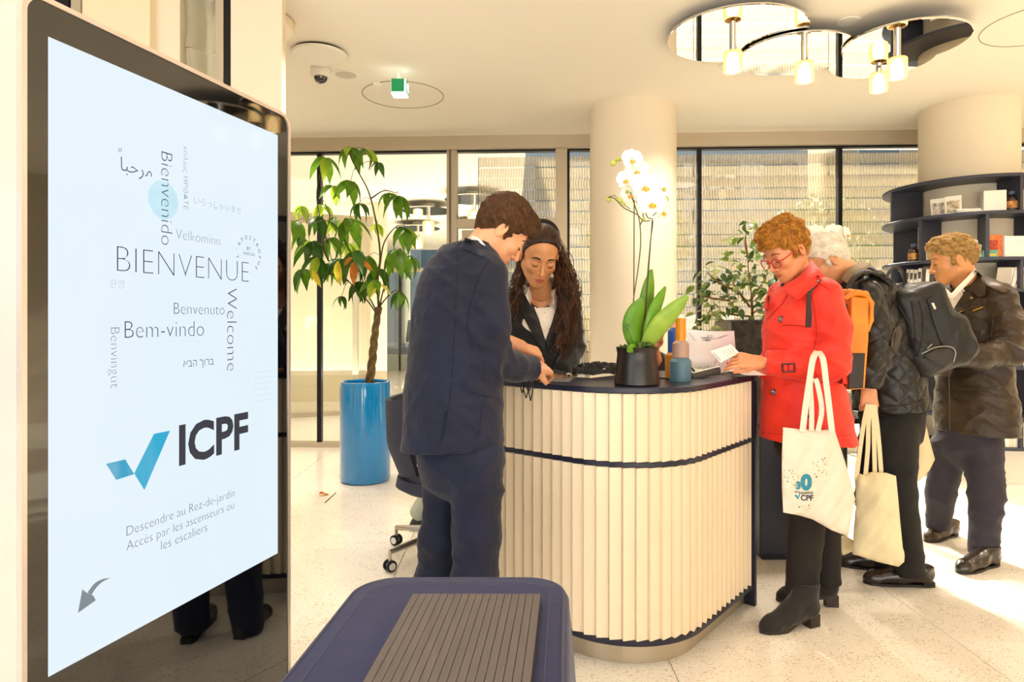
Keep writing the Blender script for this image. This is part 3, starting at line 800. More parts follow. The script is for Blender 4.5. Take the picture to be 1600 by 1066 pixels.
# slats: saw-tooth plates along the outline
pathp = cpath(0.018, SL, SR, 40); seg = [0]
for i in range(1, len(pathp)): seg.append(seg[-1]+(pathp[i]-pathp[i-1]).length)
def at(s):
    for i in range(1, len(seg)):
        if s <= seg[i] or i == len(seg)-1:
            t = (s-seg[i-1])/(seg[i]-seg[i-1]); p = pathp[i-1].lerp(pathp[i], t); d = (pathp[i]-pathp[i-1]).normalized(); return p, d
M_SLAT = mat('white_slat', '#e2cfb2', 0.42, bump=(20, 0.02), stretch=(1, 1, 0.1))
tot = seg[-1]; N = int(tot/0.0475); w = tot/N
sm = {}
for row, (z0, z1) in enumerate(((0.107, 0.750), (0.772, HC-0.024))):
    prof = [(-w/2, 0.004), (-w/2+0.003, 0.0185), (w/2-0.0005, 0.0025), (w/2-0.0005, -0.004), (-w/2, -0.004)]
    o = MB().prism([(x, -y) for x, y in prof][::-1], z0, z1).build('slat', M_SLAT); sm[row] = o.data; bpy.data.objects.remove(o)
    for i in range(N):
        p, d = at((i+0.5)*w); ang = math.atan2(d.y, d.x)
        link('slat', sm[row], ctr, (p.x, p.y, 0), (0, 0, ang))
# end post on the right and left
for s_, nm in ((1, 0), (-1, 1)):
    q = (Cc+e2*SR) if s_ == 1 else (Cc-e1*SL)
    d = -e1 if s_ == 1 else e2
    pts = [q+d*0.0, q+d*0.30]
    nrm = e2 if s_ == 1 else -e1
    MB().prism([pts[0], pts[1], pts[1]+nrm*0.022, pts[0]+nrm*0.022], 0.0, HC-0.022).build('end_panel', M_TOP, ctr)
# dark navy desk panel beyond the right end
t = thing('desk_pedestal', 'dark navy desk pedestal standing behind the red coat by the counter end', 'pedestal', (1.5, 3.85, 0))
MB().box((1.34, 3.6, 0.03), (1.68, 4.05, 0.72), None, 0.006).build('cabinet_body', M_TOP, t)
MB().box((1.32, 3.58, 0.72), (1.70, 4.06, 0.745), None, 0.004).build('desk_top', M_TOP, t)
MB().box((1.36, 3.62, 0.0), (1.66, 4.03, 0.03)).build('plinth', M_BLACKM, t)

# ------------------------------------------------------------------ display totem
D2 = Vector((0.283, 0.959, 0)).normalized(); NT = Vector((D2.y, -D2.x, 0)); 
S0 = Vector((-1.036, 1.486, 0)); SW = 0.825; SB, ST = 0.504, 1.934
# local frame: x along the screen, y up, z out of the glass
MT = Matrix((( *D2,), (0, 0, 1), (*NT,))).transposed().to_4x4(); MT.translation = S0
tot_ = thing('display_totem', 'tall portrait display totem with a glossy black bezel and cream frame', 'display screen', S0)
def rrect(x0, y0, x1, y1, r, n=6, bottom=True):
    out = []
    for cx, cy, a in ((x1-r, y1-r, 0), (x0+r, y1-r, 90), (x0+r, y0+r, 180), (x1-r, y0+r, 270)):
        for i in range(n+1):
            t = math.radians(a+90*i/n); out.append((cx+r*math.cos(t), cy+r*math.sin(t)))
    return out
bx0, bx1, by0, by1 = -0.050, SW+0.058, 0.012, 2.008
M_TF = mat('cream_metal_frame', '#dccfc6', 0.3, 0.35); M_BEZ = mat('black_bezel_glass', '#030304', 0.03, coat=0.6, spec=0.9)
MB().prism(rrect(bx0-0.012, by0-0.01, bx1+0.012, by1+0.012, 0.05, 8), -0.075, -0.012, MT).build('housing', M_TF, tot_, True)
outr = rrect(bx0-0.012, by0-0.01, bx1+0.012, by1+0.012, 0.05, 8); inr = rrect(bx0, by0, bx1, by1, 0.038, 8)
n = len(outr); vs = [(*p, -0.012) for p in outr]+[(*p, 0.004) for p in outr]+[(*p, 0.004) for p in inr]+[(*p, -0.012) for p in inr]; fs = []
for i in range(n):
    j = (i+1) % n
    for a in range(3): fs.append([a*n+i, a*n+j, (a+1)*n+j, (a+1)*n+i])
MB().add([MT @ Vector(v) for v in vs], fs).build('frame_rim', mat('frame_rim_metal', '#dccdc4', 0.25, 0.5), tot_, True)
MB().prism(inr, -0.012, 0.0, MT).build('bezel', M_BEZ, tot_)
MB().box((0.05, 0.0, -0.20), (SW-0.05, 0.012, 0.12), MT @ Matrix.Identity(4)).build('base_plate', M_BLACKM, tot_)
m_scr = bpy.data.materials.new('screen_display'); m_scr.use_nodes = True; b = m_scr.node_tree.nodes['Principled BSDF']
b.inputs['Base Color'].default_value = (0.02, 0.02, 0.02, 1); b.inputs['Roughness'].default_value = 0.04; b.inputs['Specular IOR Level'].default_value = 0.08
b.inputs['Emission Color'].default_value = (0.80, 0.92, 1.0, 1); b.inputs['Emission Strength'].default_value = 0.88
screen = MB().box((0, SB, 0.0002), (SW, ST, 0.0012), MT).build('screen', m_scr, tot_)
def uv(px, py):
    d = Vector(((px-800)/FPX, 1, -(py-HY)/FPX)); t = (S0-CAMP).dot(NT)/d.dot(NT); p = CAMP+d*t-S0
    return Vector((p.dot(D2), p.z+S0.z))
TXT = {}
def tmat(col, em=0.9):
    k = 'print_'+col+str(em)
    return mat(k, '#050505', 0.05, emit=('#'+col, em*0.95), spec=0.5)
def text(s, p0, p1, col, off=0.0, vert=False, hpx=None, name='lettering', z=0.0016, par=None):
    a, b = uv(*p0), uv(*p1)
    c = bpy.data.curves.new(name, 'FONT'); c.body = s; c.size = 0.1; c.offset = off; c.resolution_u = 3
    ob = bpy.data.objects.new(name, c); COL.objects.link(ob); bpy.context.view_layer.update()
    me = bpy.data.meshes.new_from_object(ob.evaluated_get(bpy.context.evaluated_depsgraph_get())); bpy.data.objects.remove(ob)
    if not len(me.vertices): return None
    xs = [v.co.x for v in me.vertices]; w = max(xs)-min(xs); L = (b-a).length; k = L/w
    ang = math.atan2((b-a).y, (b-a).x)
    if not vert: ang = 0.0 if abs(ang) < 0.2 else ang
    else: ang = -math.pi/2
    M = MT @ Matrix.Translation((a.x, a.y, z)) @ Matrix.Rotation(ang, 4, 'Z') @ Matrix.Scale(k, 4) @ Matrix.Translation((-min(xs), 0, 0))
    me.transform(M); me.materials.clear(); me.materials.append(tmat(col))
    o = bpy.data.objects.new(name, me); COL.objects.link(o); pr = par or screen
    o.parent = pr; o.matrix_parent_inverse = pr.matrix_basis.inverted(); return o
TH = -0.0022
text('BIENVENUE', (182, 425), (388, 437), '1d2b4d', -0.0032)
text('Bienvenido', (251, 236), (251, 382), '27395c', TH, True)
text('καλώς ΗΡΘΑΤΕ', (286, 229), (286, 327), '3a4b6d', TH, True)
text('いらっしゃいませ', (303, 318), (376, 330), '6a7b93', TH)
text('ﺎﺒﺣﺮﻣ'[::1], (188, 266), (236, 270), '3a4a6a', -0.001)
text('〃', (185, 240), (191, 240), '3a4a6a', 0)
text('Velkominn', (274, 373), (343, 380), '8595ab', TH)
text('환영', (171, 449), (193, 450), '97a6ba', TH)
text('Welcome', (354, 450), (354, 580), '55355f', TH, True)
text('Benvenuto', (271, 491), (350, 489), '4c5f80', TH)
text('Bem-vindo', (194, 529), (318, 526), '4a5c7c', TH)
text('Benvingut', (172, 512), (172, 607), '7b8ca5', TH, True)
text('אבה ךורב', (286, 574), (333, 571), '3a4a6a', -0.001)
text('ICPF', (279, 726), (387, 699), '45454b', 0.003)
text('Descendre au Rez-de-jardin', (197, 838), (366, 776), '6c7c90', -0.0018)
text('Accès par les ascenseurs ou', (197, 861), (365, 797), '6c7c90', -0.0018)
text('les escaliers', (251, 860), (323, 834), '6c7c90', -0.0018)
def flatpoly(pts, col, name, z=0.0015):
    q = [uv(*p) for p in pts]; o = MB().prism([(p.x, p.y) for p in q], z-0.0002, z, MT).build(name, tmat(col, 0.9), screen)
    return o
flatpoly([(165, 725), (195, 718), (209, 741), (181, 750)], '3fa9cf', 'check_mark_logo')
flatpoly([(240, 678), (265, 673), (225, 766), (209, 740)], '3bb3da', 'check_mark_logo')
ar = spline([(174, 903, 0), (160, 905, 0), (147, 912, 0), (136, 926, 0)], 4); ar2 = spline([(142, 930, 0), (150, 918, 0), (160, 909, 0), (174, 902, 0)], 4)
flatpoly([(p.x, p.y) for p in ar]+[(p.x, p.y) for p in ar2][:-1], '7f8d95', 'arrow')
flatpoly([(121, 958), (128, 921), (134, 926), (145, 931), (149, 938)], '7f8d95', 'arrow', 0.00155)
cc = uv(255, 313); MB().prism([(cc.x+0.052*math.cos(a/24*6.283), cc.y+0.052*math.sin(a/24*6.283)) for a in range(24)], 0.0013, 0.00135, MT).build('pale_blue_circle', tmat('c4e8f8', 0.95), screen)
# round badge of letters
cc = uv(388, 398); Rb = 0.049
for i, ch in enumerate("L'APOSTROPHE"):
    a = math.radians(190-i*21.5); c = bpy.data.curves.new('lettering', 'FONT'); c.body = ch; c.size = 0.018; c.align_x = 'CENTER'; c.resolution_u = 2
    ob = bpy.data.objects.new('lettering', c); COL.objects.link(ob); bpy.context.view_layer.update()
    me = bpy.data.meshes.new_from_object(ob.evaluated_get(bpy.context.evaluated_depsgraph_get())); bpy.data.objects.remove(ob)
    me.transform(MT @ Matrix.Translation((cc.x+Rb*math.cos(a)*0.98, cc.y+Rb*math.sin(a), 0.0016)) @ Matrix.Rotation(a-math.pi/2, 4, 'Z'))
    me.materials.clear(); me.materials.append(tmat('5a6b8a')); link('lettering', me, screen)
text('BY', (385, 391), (391, 391), '6a7b93', 0); text('MARCIAL', (380, 398), (398, 399), '6a7b93', 0)
for k in range(6):
    a_, b_ = uv(396+k*0.3, 583+9*k), uv(424, 581+9*k)
    MB().box((a_.x, a_.y, 0.0013), (b_.x, a_.y+0.002, 0.00135), MT).build('pale_line', tmat('d4e8f6', 0.95), screen)

# ------------------------------------------------------------------ navy covered stand in the foreground with a ribbed board
zt_ = 0.75
A = P(560, 907, 0); 
def ZT(px, py, h): Z = FPX*(CAMH-h)/(py-HY); return Vector(((px-800)*Z/FPX, Z))
fl, frr = ZT(556, 905, zt_), ZT(878, 912, zt_); nl, nr = ZT(430, 1066, zt_), ZT(884, 1066, zt_)
dx = (frr-fl).normalized(); 
M_NF = mat('navy_stretch_fabric', '#121a48', 0.7, bump=(9, 0.25, 3), sheen=0.1, var=(3, 0.12))
stand = thing('covered_stand', 'stand under a navy fabric cover with piped edges in the foreground', 'covered stand', (-0.13, 1.0, 0))
x0, x1, yf, yn = -0.338, 0.112, 1.435, 0.52
mb = MB(); lv = []
NP = 10
def so(x0, y0, x1, y1, r): return rrect(x0, y0, x1, y1, r, NP)
rows = [(0.0, -0.045), (0.25, -0.03), (0.5, -0.018), (0.66, -0.006), (0.715, 0.0), (0.735, 0.001), (0.744, 0.006), (0.749, 0.016), (0.7475, 0.05), (0.745, 0.10)]
vs = []; fs = []; nn = 4*(NP+1)
for (z, ins) in rows:
    for (x, y) in so(x0+ins, yn+ins, x1-ins, yf-ins, max(0.09-ins, 0.02)): vs.append((x-0.085*(yf-y)+0.012, y, z))
for a in range(len(rows)-1):
    for i in range(nn): j = (i+1) % nn; fs.append([a*nn+i, a*nn+j, (a+1)*nn+j, (a+1)*nn+i])
fs.append([(len(rows)-1)*nn+i for i in range(nn)]); fs.append(list(range(nn))[::-1])
MB().add(vs, fs).build('fabric_cover', M_NF, stand, True, )
pp = [Vector((x-0.085*(yf-y)+0.012, y, 0.7475)) for x, y in so(x0+0.012, yn+0.012, x1-0.012, yf-0.012, 0.08)]; pp.append(pp[0])
MB().tube(pp, 0.0035, 8, cap=False).build('piping', mat('navy_piping', '#3a3d54', 0.6), stand, True)
pp = [Vector((x-0.085*(yf-y)+0.012, y, 0.7475)) for x, y in so(x0+0.04, yn+0.04, x1-0.04, yf-0.04, 0.06)]; pp.append(pp[0])
MB().tube(pp, 0.0018, 6, cap=False).build('seam', mat('navy_piping', '#3a3d54', 0.6), stand, True)
# ribbed board
bd = thing('ribbed_board', 'taupe brown ribbed wooden board lying on the navy covered stand', 'board', (-0.07, 1.1, 0.748))
bl, br_, bnl, bnr = ZT(645, 928, 0.765), ZT(845, 928, 0.765), ZT(568, 1064, 0.765), ZT(830, 1062, 0.765)
dn = (bnl-bl).normalized(); NB = 18; M_BD = mat('taupe_wood', '#5c5350', 0.55, bump=(90, 0.15, 4), var=(12, 0.12), stretch=(6, 0.6, 1))
Lb = 0.62
for i in range(NB):
    a = bl.lerp(br_, i/NB+0.001); b = bl.lerp(br_, (i+1)/NB-0.0035); d = (bnl-bl).normalized().lerp((bnr-br_).normalized(), (i+0.5)/NB)
    MB().prism([a, b, b+d*Lb, a+d*Lb], 0.752, 0.765).build('rib', M_BD, bd)
d1 = (bnl-bl).normalized(); d2_ = (bnr-br_).normalized()
MB().prism([bl, br_, br_+d2_*Lb, bl+d1*Lb], 0.7485, 0.7515).build('backing', mat('board_backing', '#2f2722', 0.8), bd)

# ------------------------------------------------------------------ curved bookshelf around the right-hand column
CX, CY, RS = 4.0, 5.84, 0.66
shf = thing('curved_bookshelf', 'dark navy ring bookshelf wrapped around the right-hand column', 'bookshelf', (CX, CY, 0))
HS = [0.28, 0.52, 0.915, 1.15, 1.525, 1.775, 2.14, 2.43]
for h in HS:
    MB().lathe([(0.385, h), (RS-0.004, h), (RS, h+0.004), (RS, h+0.021), (RS-0.004, h+0.025), (0.385, h+0.025), (0.385, h)], 96, (CX, CY, 0)).build('shelf', M_NAVYM, shf, True)
MB().lathe([(0.385, 0.0), (0.50, 0.0), (0.50, 0.28), (0.385, 0.28)], 64, (CX, CY, 0)).build('plinth', M_WHITE, shf, True)
def divider(ang, z0, z1, r0=0.385, r1=RS-0.01, th=0.012, m=M_NAVYM, name='divider'):
    M = Matrix.Translation((CX, CY, 0)) @ Matrix.Rotation(math.radians(ang), 4, 'Z')
    return MB().box((r0, -th, z0), (r1, th, z1), M).build(name, m, shf)
spans = list(zip(HS[:-1], HS[1:]))
for k, (z0, z1) in enumerate(spans):
    for a in ([176, 268, 300, 20, 90] if k % 2 == 0 else [205, 247, 292, 340, 60, 120]): divider(a, z0+0.025, z1)
for ang in range(285, 335, 6):   # solid navy back panel at shoulder height
    M = Matrix.Translation((CX, CY, 0)) @ Matrix.Rotation(math.radians(ang), 4, 'Z'); MB().box((0.60, -0.034, 1.176), (0.61, 0.034, 1.525), M).build('door_panel', M_NAVYM, shf)
def arc(ang, r, z): a = math.radians(ang); return Vector((CX+r*math.cos(a), CY+r*math.sin(a), z))
def angpx(px, r):
    """angle on the near side of the shelf seen at view column px"""
    best = None
    for i in range(1800, 3600):
        a = i/10; p = arc(a, r, 0)
        if p.x*0-0 == 0:
            e = abs(p.x/p.y*FPX+800-px)
            v = (math.cos(math.radians(a))*p.x+math.sin(math.radians(a))*p.y)
            if v < 0 and (best is None or e < best[0]): best = (e, a)
    return best[1]
bkm = [mat('book_white', '#ece6da', 0.6), mat('book_cream', '#dccfb4', 0.6), mat('book_grey', '#a9a398', 0.6), mat('book_dark', '#4a4540', 0.6), mat('book_tan', '#c09a62', 0.6)]
M_PAGES = mat('pages', '#f2ecdd', 0.8)
def book(px, h, w, tall, deep, m, label, group, lean=0.0, cover=None, r=0.60, face=False, cat='book'):
    a = angpx(px, r); c = arc(a, r, h+0.0255); M = Matrix.Translation(c) @ Matrix.Rotation(math.radians(a+90), 4, 'Z')   # local x tangential, y inward
    if face: M = M @ Matrix.Rotation(lean, 4, 'X')
    else: M = M @ Matrix.Rotation(lean, 4, 'Y')
    t = thing('book', label, cat, c, group)
    if not face:
        MB().box((-w/2, 0, 0), (w/2, deep, tall), M, 0.0008).build('cover', m, t)
        MB().box((-w/2+0.002, 0.002, 0.002), (w/2-0.002, deep+0.001, tall+0.0012), M).build('pages', M_PAGES, t)
        if cover: MB().box((-w/2+0.002, -0.001, tall*0.55), (w/2-0.002, 0.0005, tall*0.85), M).build('spine_label', cover, t)
    else:
        MB().box((-w/2, 0, 0), (w/2, 0.012, tall), M, 0.0008).build('cover', m, t)
        MB().box((-w/2+0.002, 0.0015, 0.002), (w/2-0.0, 0.0105, tall-0.002), M).build('pages', M_PAGES, t)
        if cover: MB().box((-w/2+0.012, -0.0012, tall*0.12), (w/2-0.012, 0.0004, tall*0.75), M).build('cover_picture', cover, t)
    return t
rr_ = random.Random(8)
book(1467, 2.14, 0.115, 0.145, 0, bkm[0], 'booklet with a mauve landscape cover standing open on the top shelf', None, 0.16, mat('cover_mauve', '#8d7f88', 0.5, var=(30, 0.5, '#e8dccb')), 0.56, True)
book(1490, 2.14, 0.115, 0.15, 0, bkm[0], 'booklet with a round brown photo on its cover on the top shelf', None, 0.16, mat('cover_brown', '#a98a5a', 0.5, var=(30, 0.5, '#efe2c4')), 0.57, True)
for i in range(3):
    c = arc(angpx(1516-i*2, 0.56), 0.56, 2.1655+0.0002+i*0.0125); M = Matrix.Translation(c) @ Matrix.Rotation(math.radians(angpx(1516, 0.56)+90+i*9), 4, 'Z')
    t = thing('book', ['bottom', 'middle', 'top'][i]+' white booklet of the small flat stack on the top shelf', 'book', c, 'flat stack of booklets')
    MB().box((-0.09, -0.02, 0), (0.09, 0.11, 0.012), M, 0.001).build('cover', bkm[0], t); MB().box((-0.088, -0.0205, 0.0015), (0.088, 0.108, 0.0105), M).build('pages', M_PAGES, t)
for i, px in enumerate((1541, 1548, 1555, 1562, 1569)):
    book(px, 2.14, 0.034, 0.165, 0.14, bkm[0], ['thick white book at the left of the upright row on the top shelf', 'second white book of the upright row on the top shelf', 'third white book of the upright row on the top shelf', 'fourth white book of the upright row on the top shelf', 'white book touching the dark bottle on the top shelf'][i], 'white books on the top shelf')
def bottle(px, h, label, r=0.58):
    a = angpx(px, r); c = arc(a, r, h+0.0255); t = thing('bottle', label, 'bottle', c)
    MB().lathe([(0.034, 0), (0.042, 0.006), (0.043, 0.085), (0.036, 0.105), (0.016, 0.12), (0.014, 0.128), (0.0, 0.128)], 24, c).build('glass_body', mat('dark_bottle', '#2a1a14', 0.12, coat=0.5), t, True)
    MB().lathe([(0.018, 0.128), (0.023, 0.132), (0.023, 0.155), (0.0, 0.157)], 20, c).build('stopper', mat('blue_stopper', '#46546c', 0.5), t, True)
    MB().lathe([(0.0436, 0.02), (0.0438, 0.075)], 24, c).build('label', mat('bottle_label', '#8c3f22', 0.5, var=(22, 0.4, '#d9a254')), t, True)
bottle(1581, 2.14, 'dark bottle with a blue stopper on the top shelf')
bottle(1428, 1.775, 'dark round bottle with an orange label left of the brown-haired man')
for i, px in enumerate((1593, 1600, 1607)): book(px, 2.14, 0.036, 0.165, 0.13, bkm[i % 2], ['white', 'cream', 'white'][i]+' book right of the dark bottle, '+['nearest it', 'second from it', 'at the frame edge'][i], 'books right of the bottle')
for i, (px, tl, mi) in enumerate(((1440, 0.16, 4), (1446, 0.15, 1), (1452, 0.145, 4))): book(px, 1.775, 0.026, tl, 0.12, bkm[mi], ['tall ochre book beside the dark round bottle', 'cream book second from the dark round bottle', 'tan book partly hidden by the man\'s head'][i], 'books beside the round bottle', r=0.59)
# white seated figurine, orange box, teal box, white panel
a = angpx(1524, 0.56); c = arc(a, 0.56, 1.80); t = thing('figurine', 'white seated figurine with folded arms on the shelf behind the man', 'figurine', c)
F = Field(c-Vector((0.1, 0.1, 0.01)), c+Vector((0.1, 0.1, 0.2)), 0.004)
q = np.array(c); X = np.array((1, 0, 0)); Z = np.array((0, 0, 1)); Yv = np.array((0, 1, 0))
F.cone(q+Z*0.03, q+Z*0.09, 0.04, 0.034).cone(q+Z*0.13, q+Z*0.135, 0.018, k=0.008).cone(q+Z*0.1+X*0.036, q+Z*0.06-Yv*0.04, 0.015, k=0.008).cone(q+Z*0.1-X*0.036, q+Z*0.06-Yv*0.04, 0.015, k=0.008)
F.cone(q+Z*0.02+X*0.03, q+Z*0.02-Yv*0.045+X*0.045, 0.02, k=0.01).cone(q+Z*0.02-X*0.03, q+Z*0.02-Yv*0.045-X*0.045, 0.02, k=0.01)
F.cut(q+Z*0.001, -Z)
qmesh('sculpted_body', F.mesh(), M_WHITE, t)
a = angpx(1553, 0.57); c = arc(a, 0.57, 1.8005); M = Matrix.Translation(c) @ Matrix.Rotation(math.radians(a+90), 4, 'Z'); t = thing('orange_box', 'bright orange upright gift box behind the teal tin', 'box', c)
MB().box((-0.062, 0.01, 0), (0.062, 0.05, 0.182), M, 0.002).build('carton', mat('orange_carton', '#e0480f', 0.4, var=(25, 0.4, '#f08a3a')), t)
MB().box((-0.03, 0.008, 0.04), (0.03, 0.0105, 0.14), M).build('printed_panel', mat('orange_print', '#a93a12', 0.4, var=(40, 0.5)), t)
c2 = arc(angpx(1548, 0.60), 0.60, 1.8005); M = Matrix.Translation(c2) @ Matrix.Rotation(math.radians(a+90), 4, 'Z'); t = thing('tin', 'small teal and yellow tin in front of the orange box', 'tin', c2)
MB().box((-0.055, 0, 0), (0.05, 0.03, 0.058), M, 0.003).build('tin_body', mat('teal_tin', '#5da48d', 0.4), t); MB().box((-0.045, -0.0015, 0.012), (0.04, 0.001, 0.03), M).build('label', mat('yellow_print', '#d8b640', 0.5), t)
a = angpx(1588, 0.57); c = arc(a, 0.57, 1.8005); M = Matrix.Translation(c) @ Matrix.Rotation(math.radians(a+90), 4, 'Z'); t = thing('white_box', 'large plain white box beside the orange box', 'box', c)
MB().box((-0.09, 0, 0), (0.12, 0.06, 0.17), M, 0.003).build('carton', bkm[0], t); MB().box((-0.088, -0.0015, 0.12), (0.118, 0.001, 0.122), M).build('lid_line', bkm[2], t)
for i in range(7): book(1417+i*6.2, 1.525, 0.028, 0.19-0.006*(i % 3), 0.13, bkm[[0, 0, 0, 0, 3, 0, 3][i]], ['first', 'second', 'third', 'fourth', 'dark fifth', 'sixth', 'dark seventh'][i]+' book from the left of the white paperbacks at shoulder height', 'paperbacks left of the man', cover=bkm[3] if i < 4 else None, lean=0.05)
for i in range(5): book(1566+i*8, 1.525, 0.10 if i == 0 else 0.03, 0.17, 0.12, bkm[[2, 0, 0, 1, 4][i]], ['grey leaning brochure facing out behind the man\'s shoulder', 'first white booklet right of the grey brochure', 'second white booklet right of the grey brochure', 'cream booklet right of the grey brochure', 'yellowish booklet at the frame edge'][i], 'leaning brochures', face=(i == 0), lean=(0.3 if i == 0 else 0.22), r=0.61)
for i in range(7): book(1566+i*6.5, 0.915, 0.026, 0.17+0.01*(i % 2), 0.13, bkm[[1, 0, 1, 4, 1, 0, 1][i]], ['first', 'second', 'third', 'tan fourth', 'fifth', 'sixth', 'last'][i]+' pale paperback in the row beside the man\'s elbow', 'paperbacks beside the elbow', r=0.62, lean=0.12)
a = angpx(1586, 0.6); c = arc(a, 0.6, 0.5455); t = thing('red_box', 'small red and yellow carton low on the bookshelf', 'box', c); M = Matrix.Translation(c) @ Matrix.Rotation(math.radians(a+90), 4, 'Z')
MB().box((-0.04, 0, 0), (0.045, 0.03, 0.075), M, 0.002).build('carton', mat('red_carton', '#d43a1e', 0.4), t); MB().ball(M @ Vector((0, 0, 0.04)), (0.024, 0.003, 0.014)).build('printed_oval', MATS['yellow_print'], t, True)
for i in range(9): book(1556+i*6, 0.28, 0.026, 0.185, 0.13, bkm[[0, 1, 0, 0, 1, 0, 1, 0, 0][i]], ['first', 'second', 'third', 'fourth', 'fifth', 'sixth', 'seventh', 'eighth', 'ninth'][i]+' white volume from the left on the lowest shelf', 'white volumes on the lowest shelf', r=0.62)
# ------------------------------------------------------------------ people
def A3(v): return np.array(v, float)
def nrm(v): v = A3(v); return v/np.linalg.norm(v)
class Head:
    def __init__(s, c, f, u, sc=1.0):
        s.c = A3(c); s.f = nrm(f); u = A3(u); u = u-s.f*(u@s.f); s.u = nrm(u); s.s = np.cross(s.u, s.f); s.k = sc
        s.R = np.array([s.f, s.s, s.u])
    def L(s, f, l, u): return s.c+s.k*(s.f*f+s.s*l+s.u*u)
    def skin(s, neck, h=0.0026, fem=False, old=False, nose=1.0, jaw=1.0, nr=0.054):
        k = s.k; L = s.L; R = s.R
        nk = A3(neck); lo = np.minimum(s.c-0.16*k, nk-0.08); hi = np.maximum(s.c+0.16*k, nk+0.08)
        F = Field(lo, hi, h)
        F.ell(L(-0.012, 0, 0.042), R, A3((0.094, 0.074, 0.083))*k, 0.01)
        F.ell(L(0.03, 0, -0.02), R, A3((0.060, 0.058, 0.088))*k, 0.03*k)
        j = jaw*(0.93 if fem else 1.0)
        for q in (1, -1):
            F.cone(L(0.0, q*0.052*j, -0.05), L(0.062, q*0.018*j, -0.098), 0.02*k, 0.017*k, 0.03*k)
            F.ell(L(0.058, q*0.036, -0.025), R, A3((0.024, 0.024, 0.022))*k, 0.02*k)
        F.ell(L(0.068, 0, -0.100), R, A3((0.019, 0.021 if not fem else 0.017, 0.017))*k, 0.018*k)
        F.ell(L(0.072, 0, -0.065), R, A3((0.020, 0.027, 0.022))*k, 0.016*k)
        F.cone(L(0.076, 0.03, 0.02), L(0.076, -0.03, 0.02), 0.011*k, None, 0.014*k)
        for q in (1, -1):
            F.cone(L(0.100, q*0.030, -0.002), L(0.104, q*0.034, -0.006), 0.015*k, None, 0.012*k, 'sub')
            F.ell(L(0.075, q*0.031, -0.003), R, A3((0.0145, 0.0155, 0.0125))*k, 0.003*k)
        g = 0.82 if fem else 1.0
        F.cone(L(0.086, 0, 0.010), L(0.106*nose, 0, -0.036), 0.0070*k*g, 0.0088*k*g, 0.009*k)
        F.cone(L(0.108*nose, 0, -0.038), L(0.104, 0, -0.041), 0.0095*k*g, None, 0.005*k)
        for q in (1, -1): F.cone(L(0.093, q*0.0118*g, -0.043), L(0.090, q*0.013*g, -0.043), 0.0075*k*g, None, 0.005*k)
        for q in (1, -1): F.cone(L(0.100, q*0.007, -0.0515), L(0.094, q*0.008, -0.050), 0.0035*k, None, 0.002*k, 'sub')
        F.cone(L(0.094, 0.017, -0.0705), L(0.094, -0.017, -0.0705), 0.0028*k, None, 0.005*k, 'sub')
        for q in (1, -1):   # ears
            F.ell(L(-0.012, q*0.076, -0.008), np.array([nrm(s.f*0.95+s.s*q*0.35), nrm(s.s*q*0.95-s.f*0.35), s.u]), A3((0.018, 0.0085, 0.031))*k, 0.006*k)
            F.ell(L(-0.010, q*0.0875, 0.0), np.array([nrm(s.f*0.95+s.s*q*0.35), nrm(s.s*q*0.95-s.f*0.35), s.u]), A3((0.0120, 0.0105, 0.0215))*k, 0.0015*k, 'sub')
            F.cone(L(0.001, q*0.079, -0.010), L(0.002, q*0.079, -0.002), 0.004*k, 0.003*k, 0.002*k)
            F.cone(L(-0.016, q*0.078, -0.010), L(-0.014, q*0.078, 0.010), 0.0028*k, 0.002*k, 0.001*k)
        F.cone(L(-0.022, 0, -0.03), nk, nr*k, nr*1.1, 0.03*k)
        s.F = F; return F
    def features(s, body, lipc='#b5553f', brow='#3b2417', lash='#1a0f0a', lidline=True, browr=0.0028, open_=False, lipk=0.85):
        L = s.L; mb = MB()
        for q in (1, -1):
            pp = spline([L(0.0895, q*0.015, 0.0215), L(0.0915, q*0.026, 0.0265), L(0.085, q*0.038, 0.0255), L(0.073, q*0.049, 0.018)], 5); mb.tube(pp, [browr*s.k*(0.5+0.8*math.sin(math.pi*min(1, 0.25+0.7*i/(len(pp)-1)))) for i in range(len(pp))], 6, flat=1.3)
        mb.build('eyebrows', mat('brow'+brow, brow, 0.8), body, True)
        mb = MB()
        for q in (1, -1):
            pts = [L(0.0815, q*0.0175, -0.0085), L(0.0885, q*0.025, -0.0115), L(0.0895, q*0.032, -0.0125), L(0.086, q*0.039, -0.011), L(0.079, q*0.0455, -0.007)]
            mb.tube(pts, [0.0009*s.k, 0.0016*s.k, 0.0018*s.k, 0.0017*s.k, 0.001*s.k], 6)
        mb.build('eyelashes', mat('lash'+lash, lash, 0.7), body, True)
        if open_:
            mb = MB()
            for q in (1, -1): mb.tube([L(0.0885, q*0.025, -0.006), L(0.0905, q*0.031, -0.006), L(0.087, q*0.038, -0.005)], [0.0012*s.k, 0.0026*s.k, 0.0012*s.k], 6)
            mb.build('eyes', mat('eye_dark', '#3a3a3c', 0.1), body, True)
        F = Field(s.L(0.09, 0, -0.07)-0.035*s.k, s.L(0.09, 0, -0.07)+0.035*s.k, 0.0016)
        q_ = lipk
        F.chain([(L(0.0855, 0.020, -0.071), 0.0020*s.k), (L(0.0965-0.006*(1-q_), 0.006, -0.0665), 0.0046*q_*s.k), (L(0.0955-0.006*(1-q_), 0.0, -0.0675), 0.0040*q_*s.k), (L(0.0965-0.006*(1-q_), -0.006, -0.0665), 0.0046*q_*s.k), (L(0.0855, -0.020, -0.071), 0.0020*s.k)], 0.002)
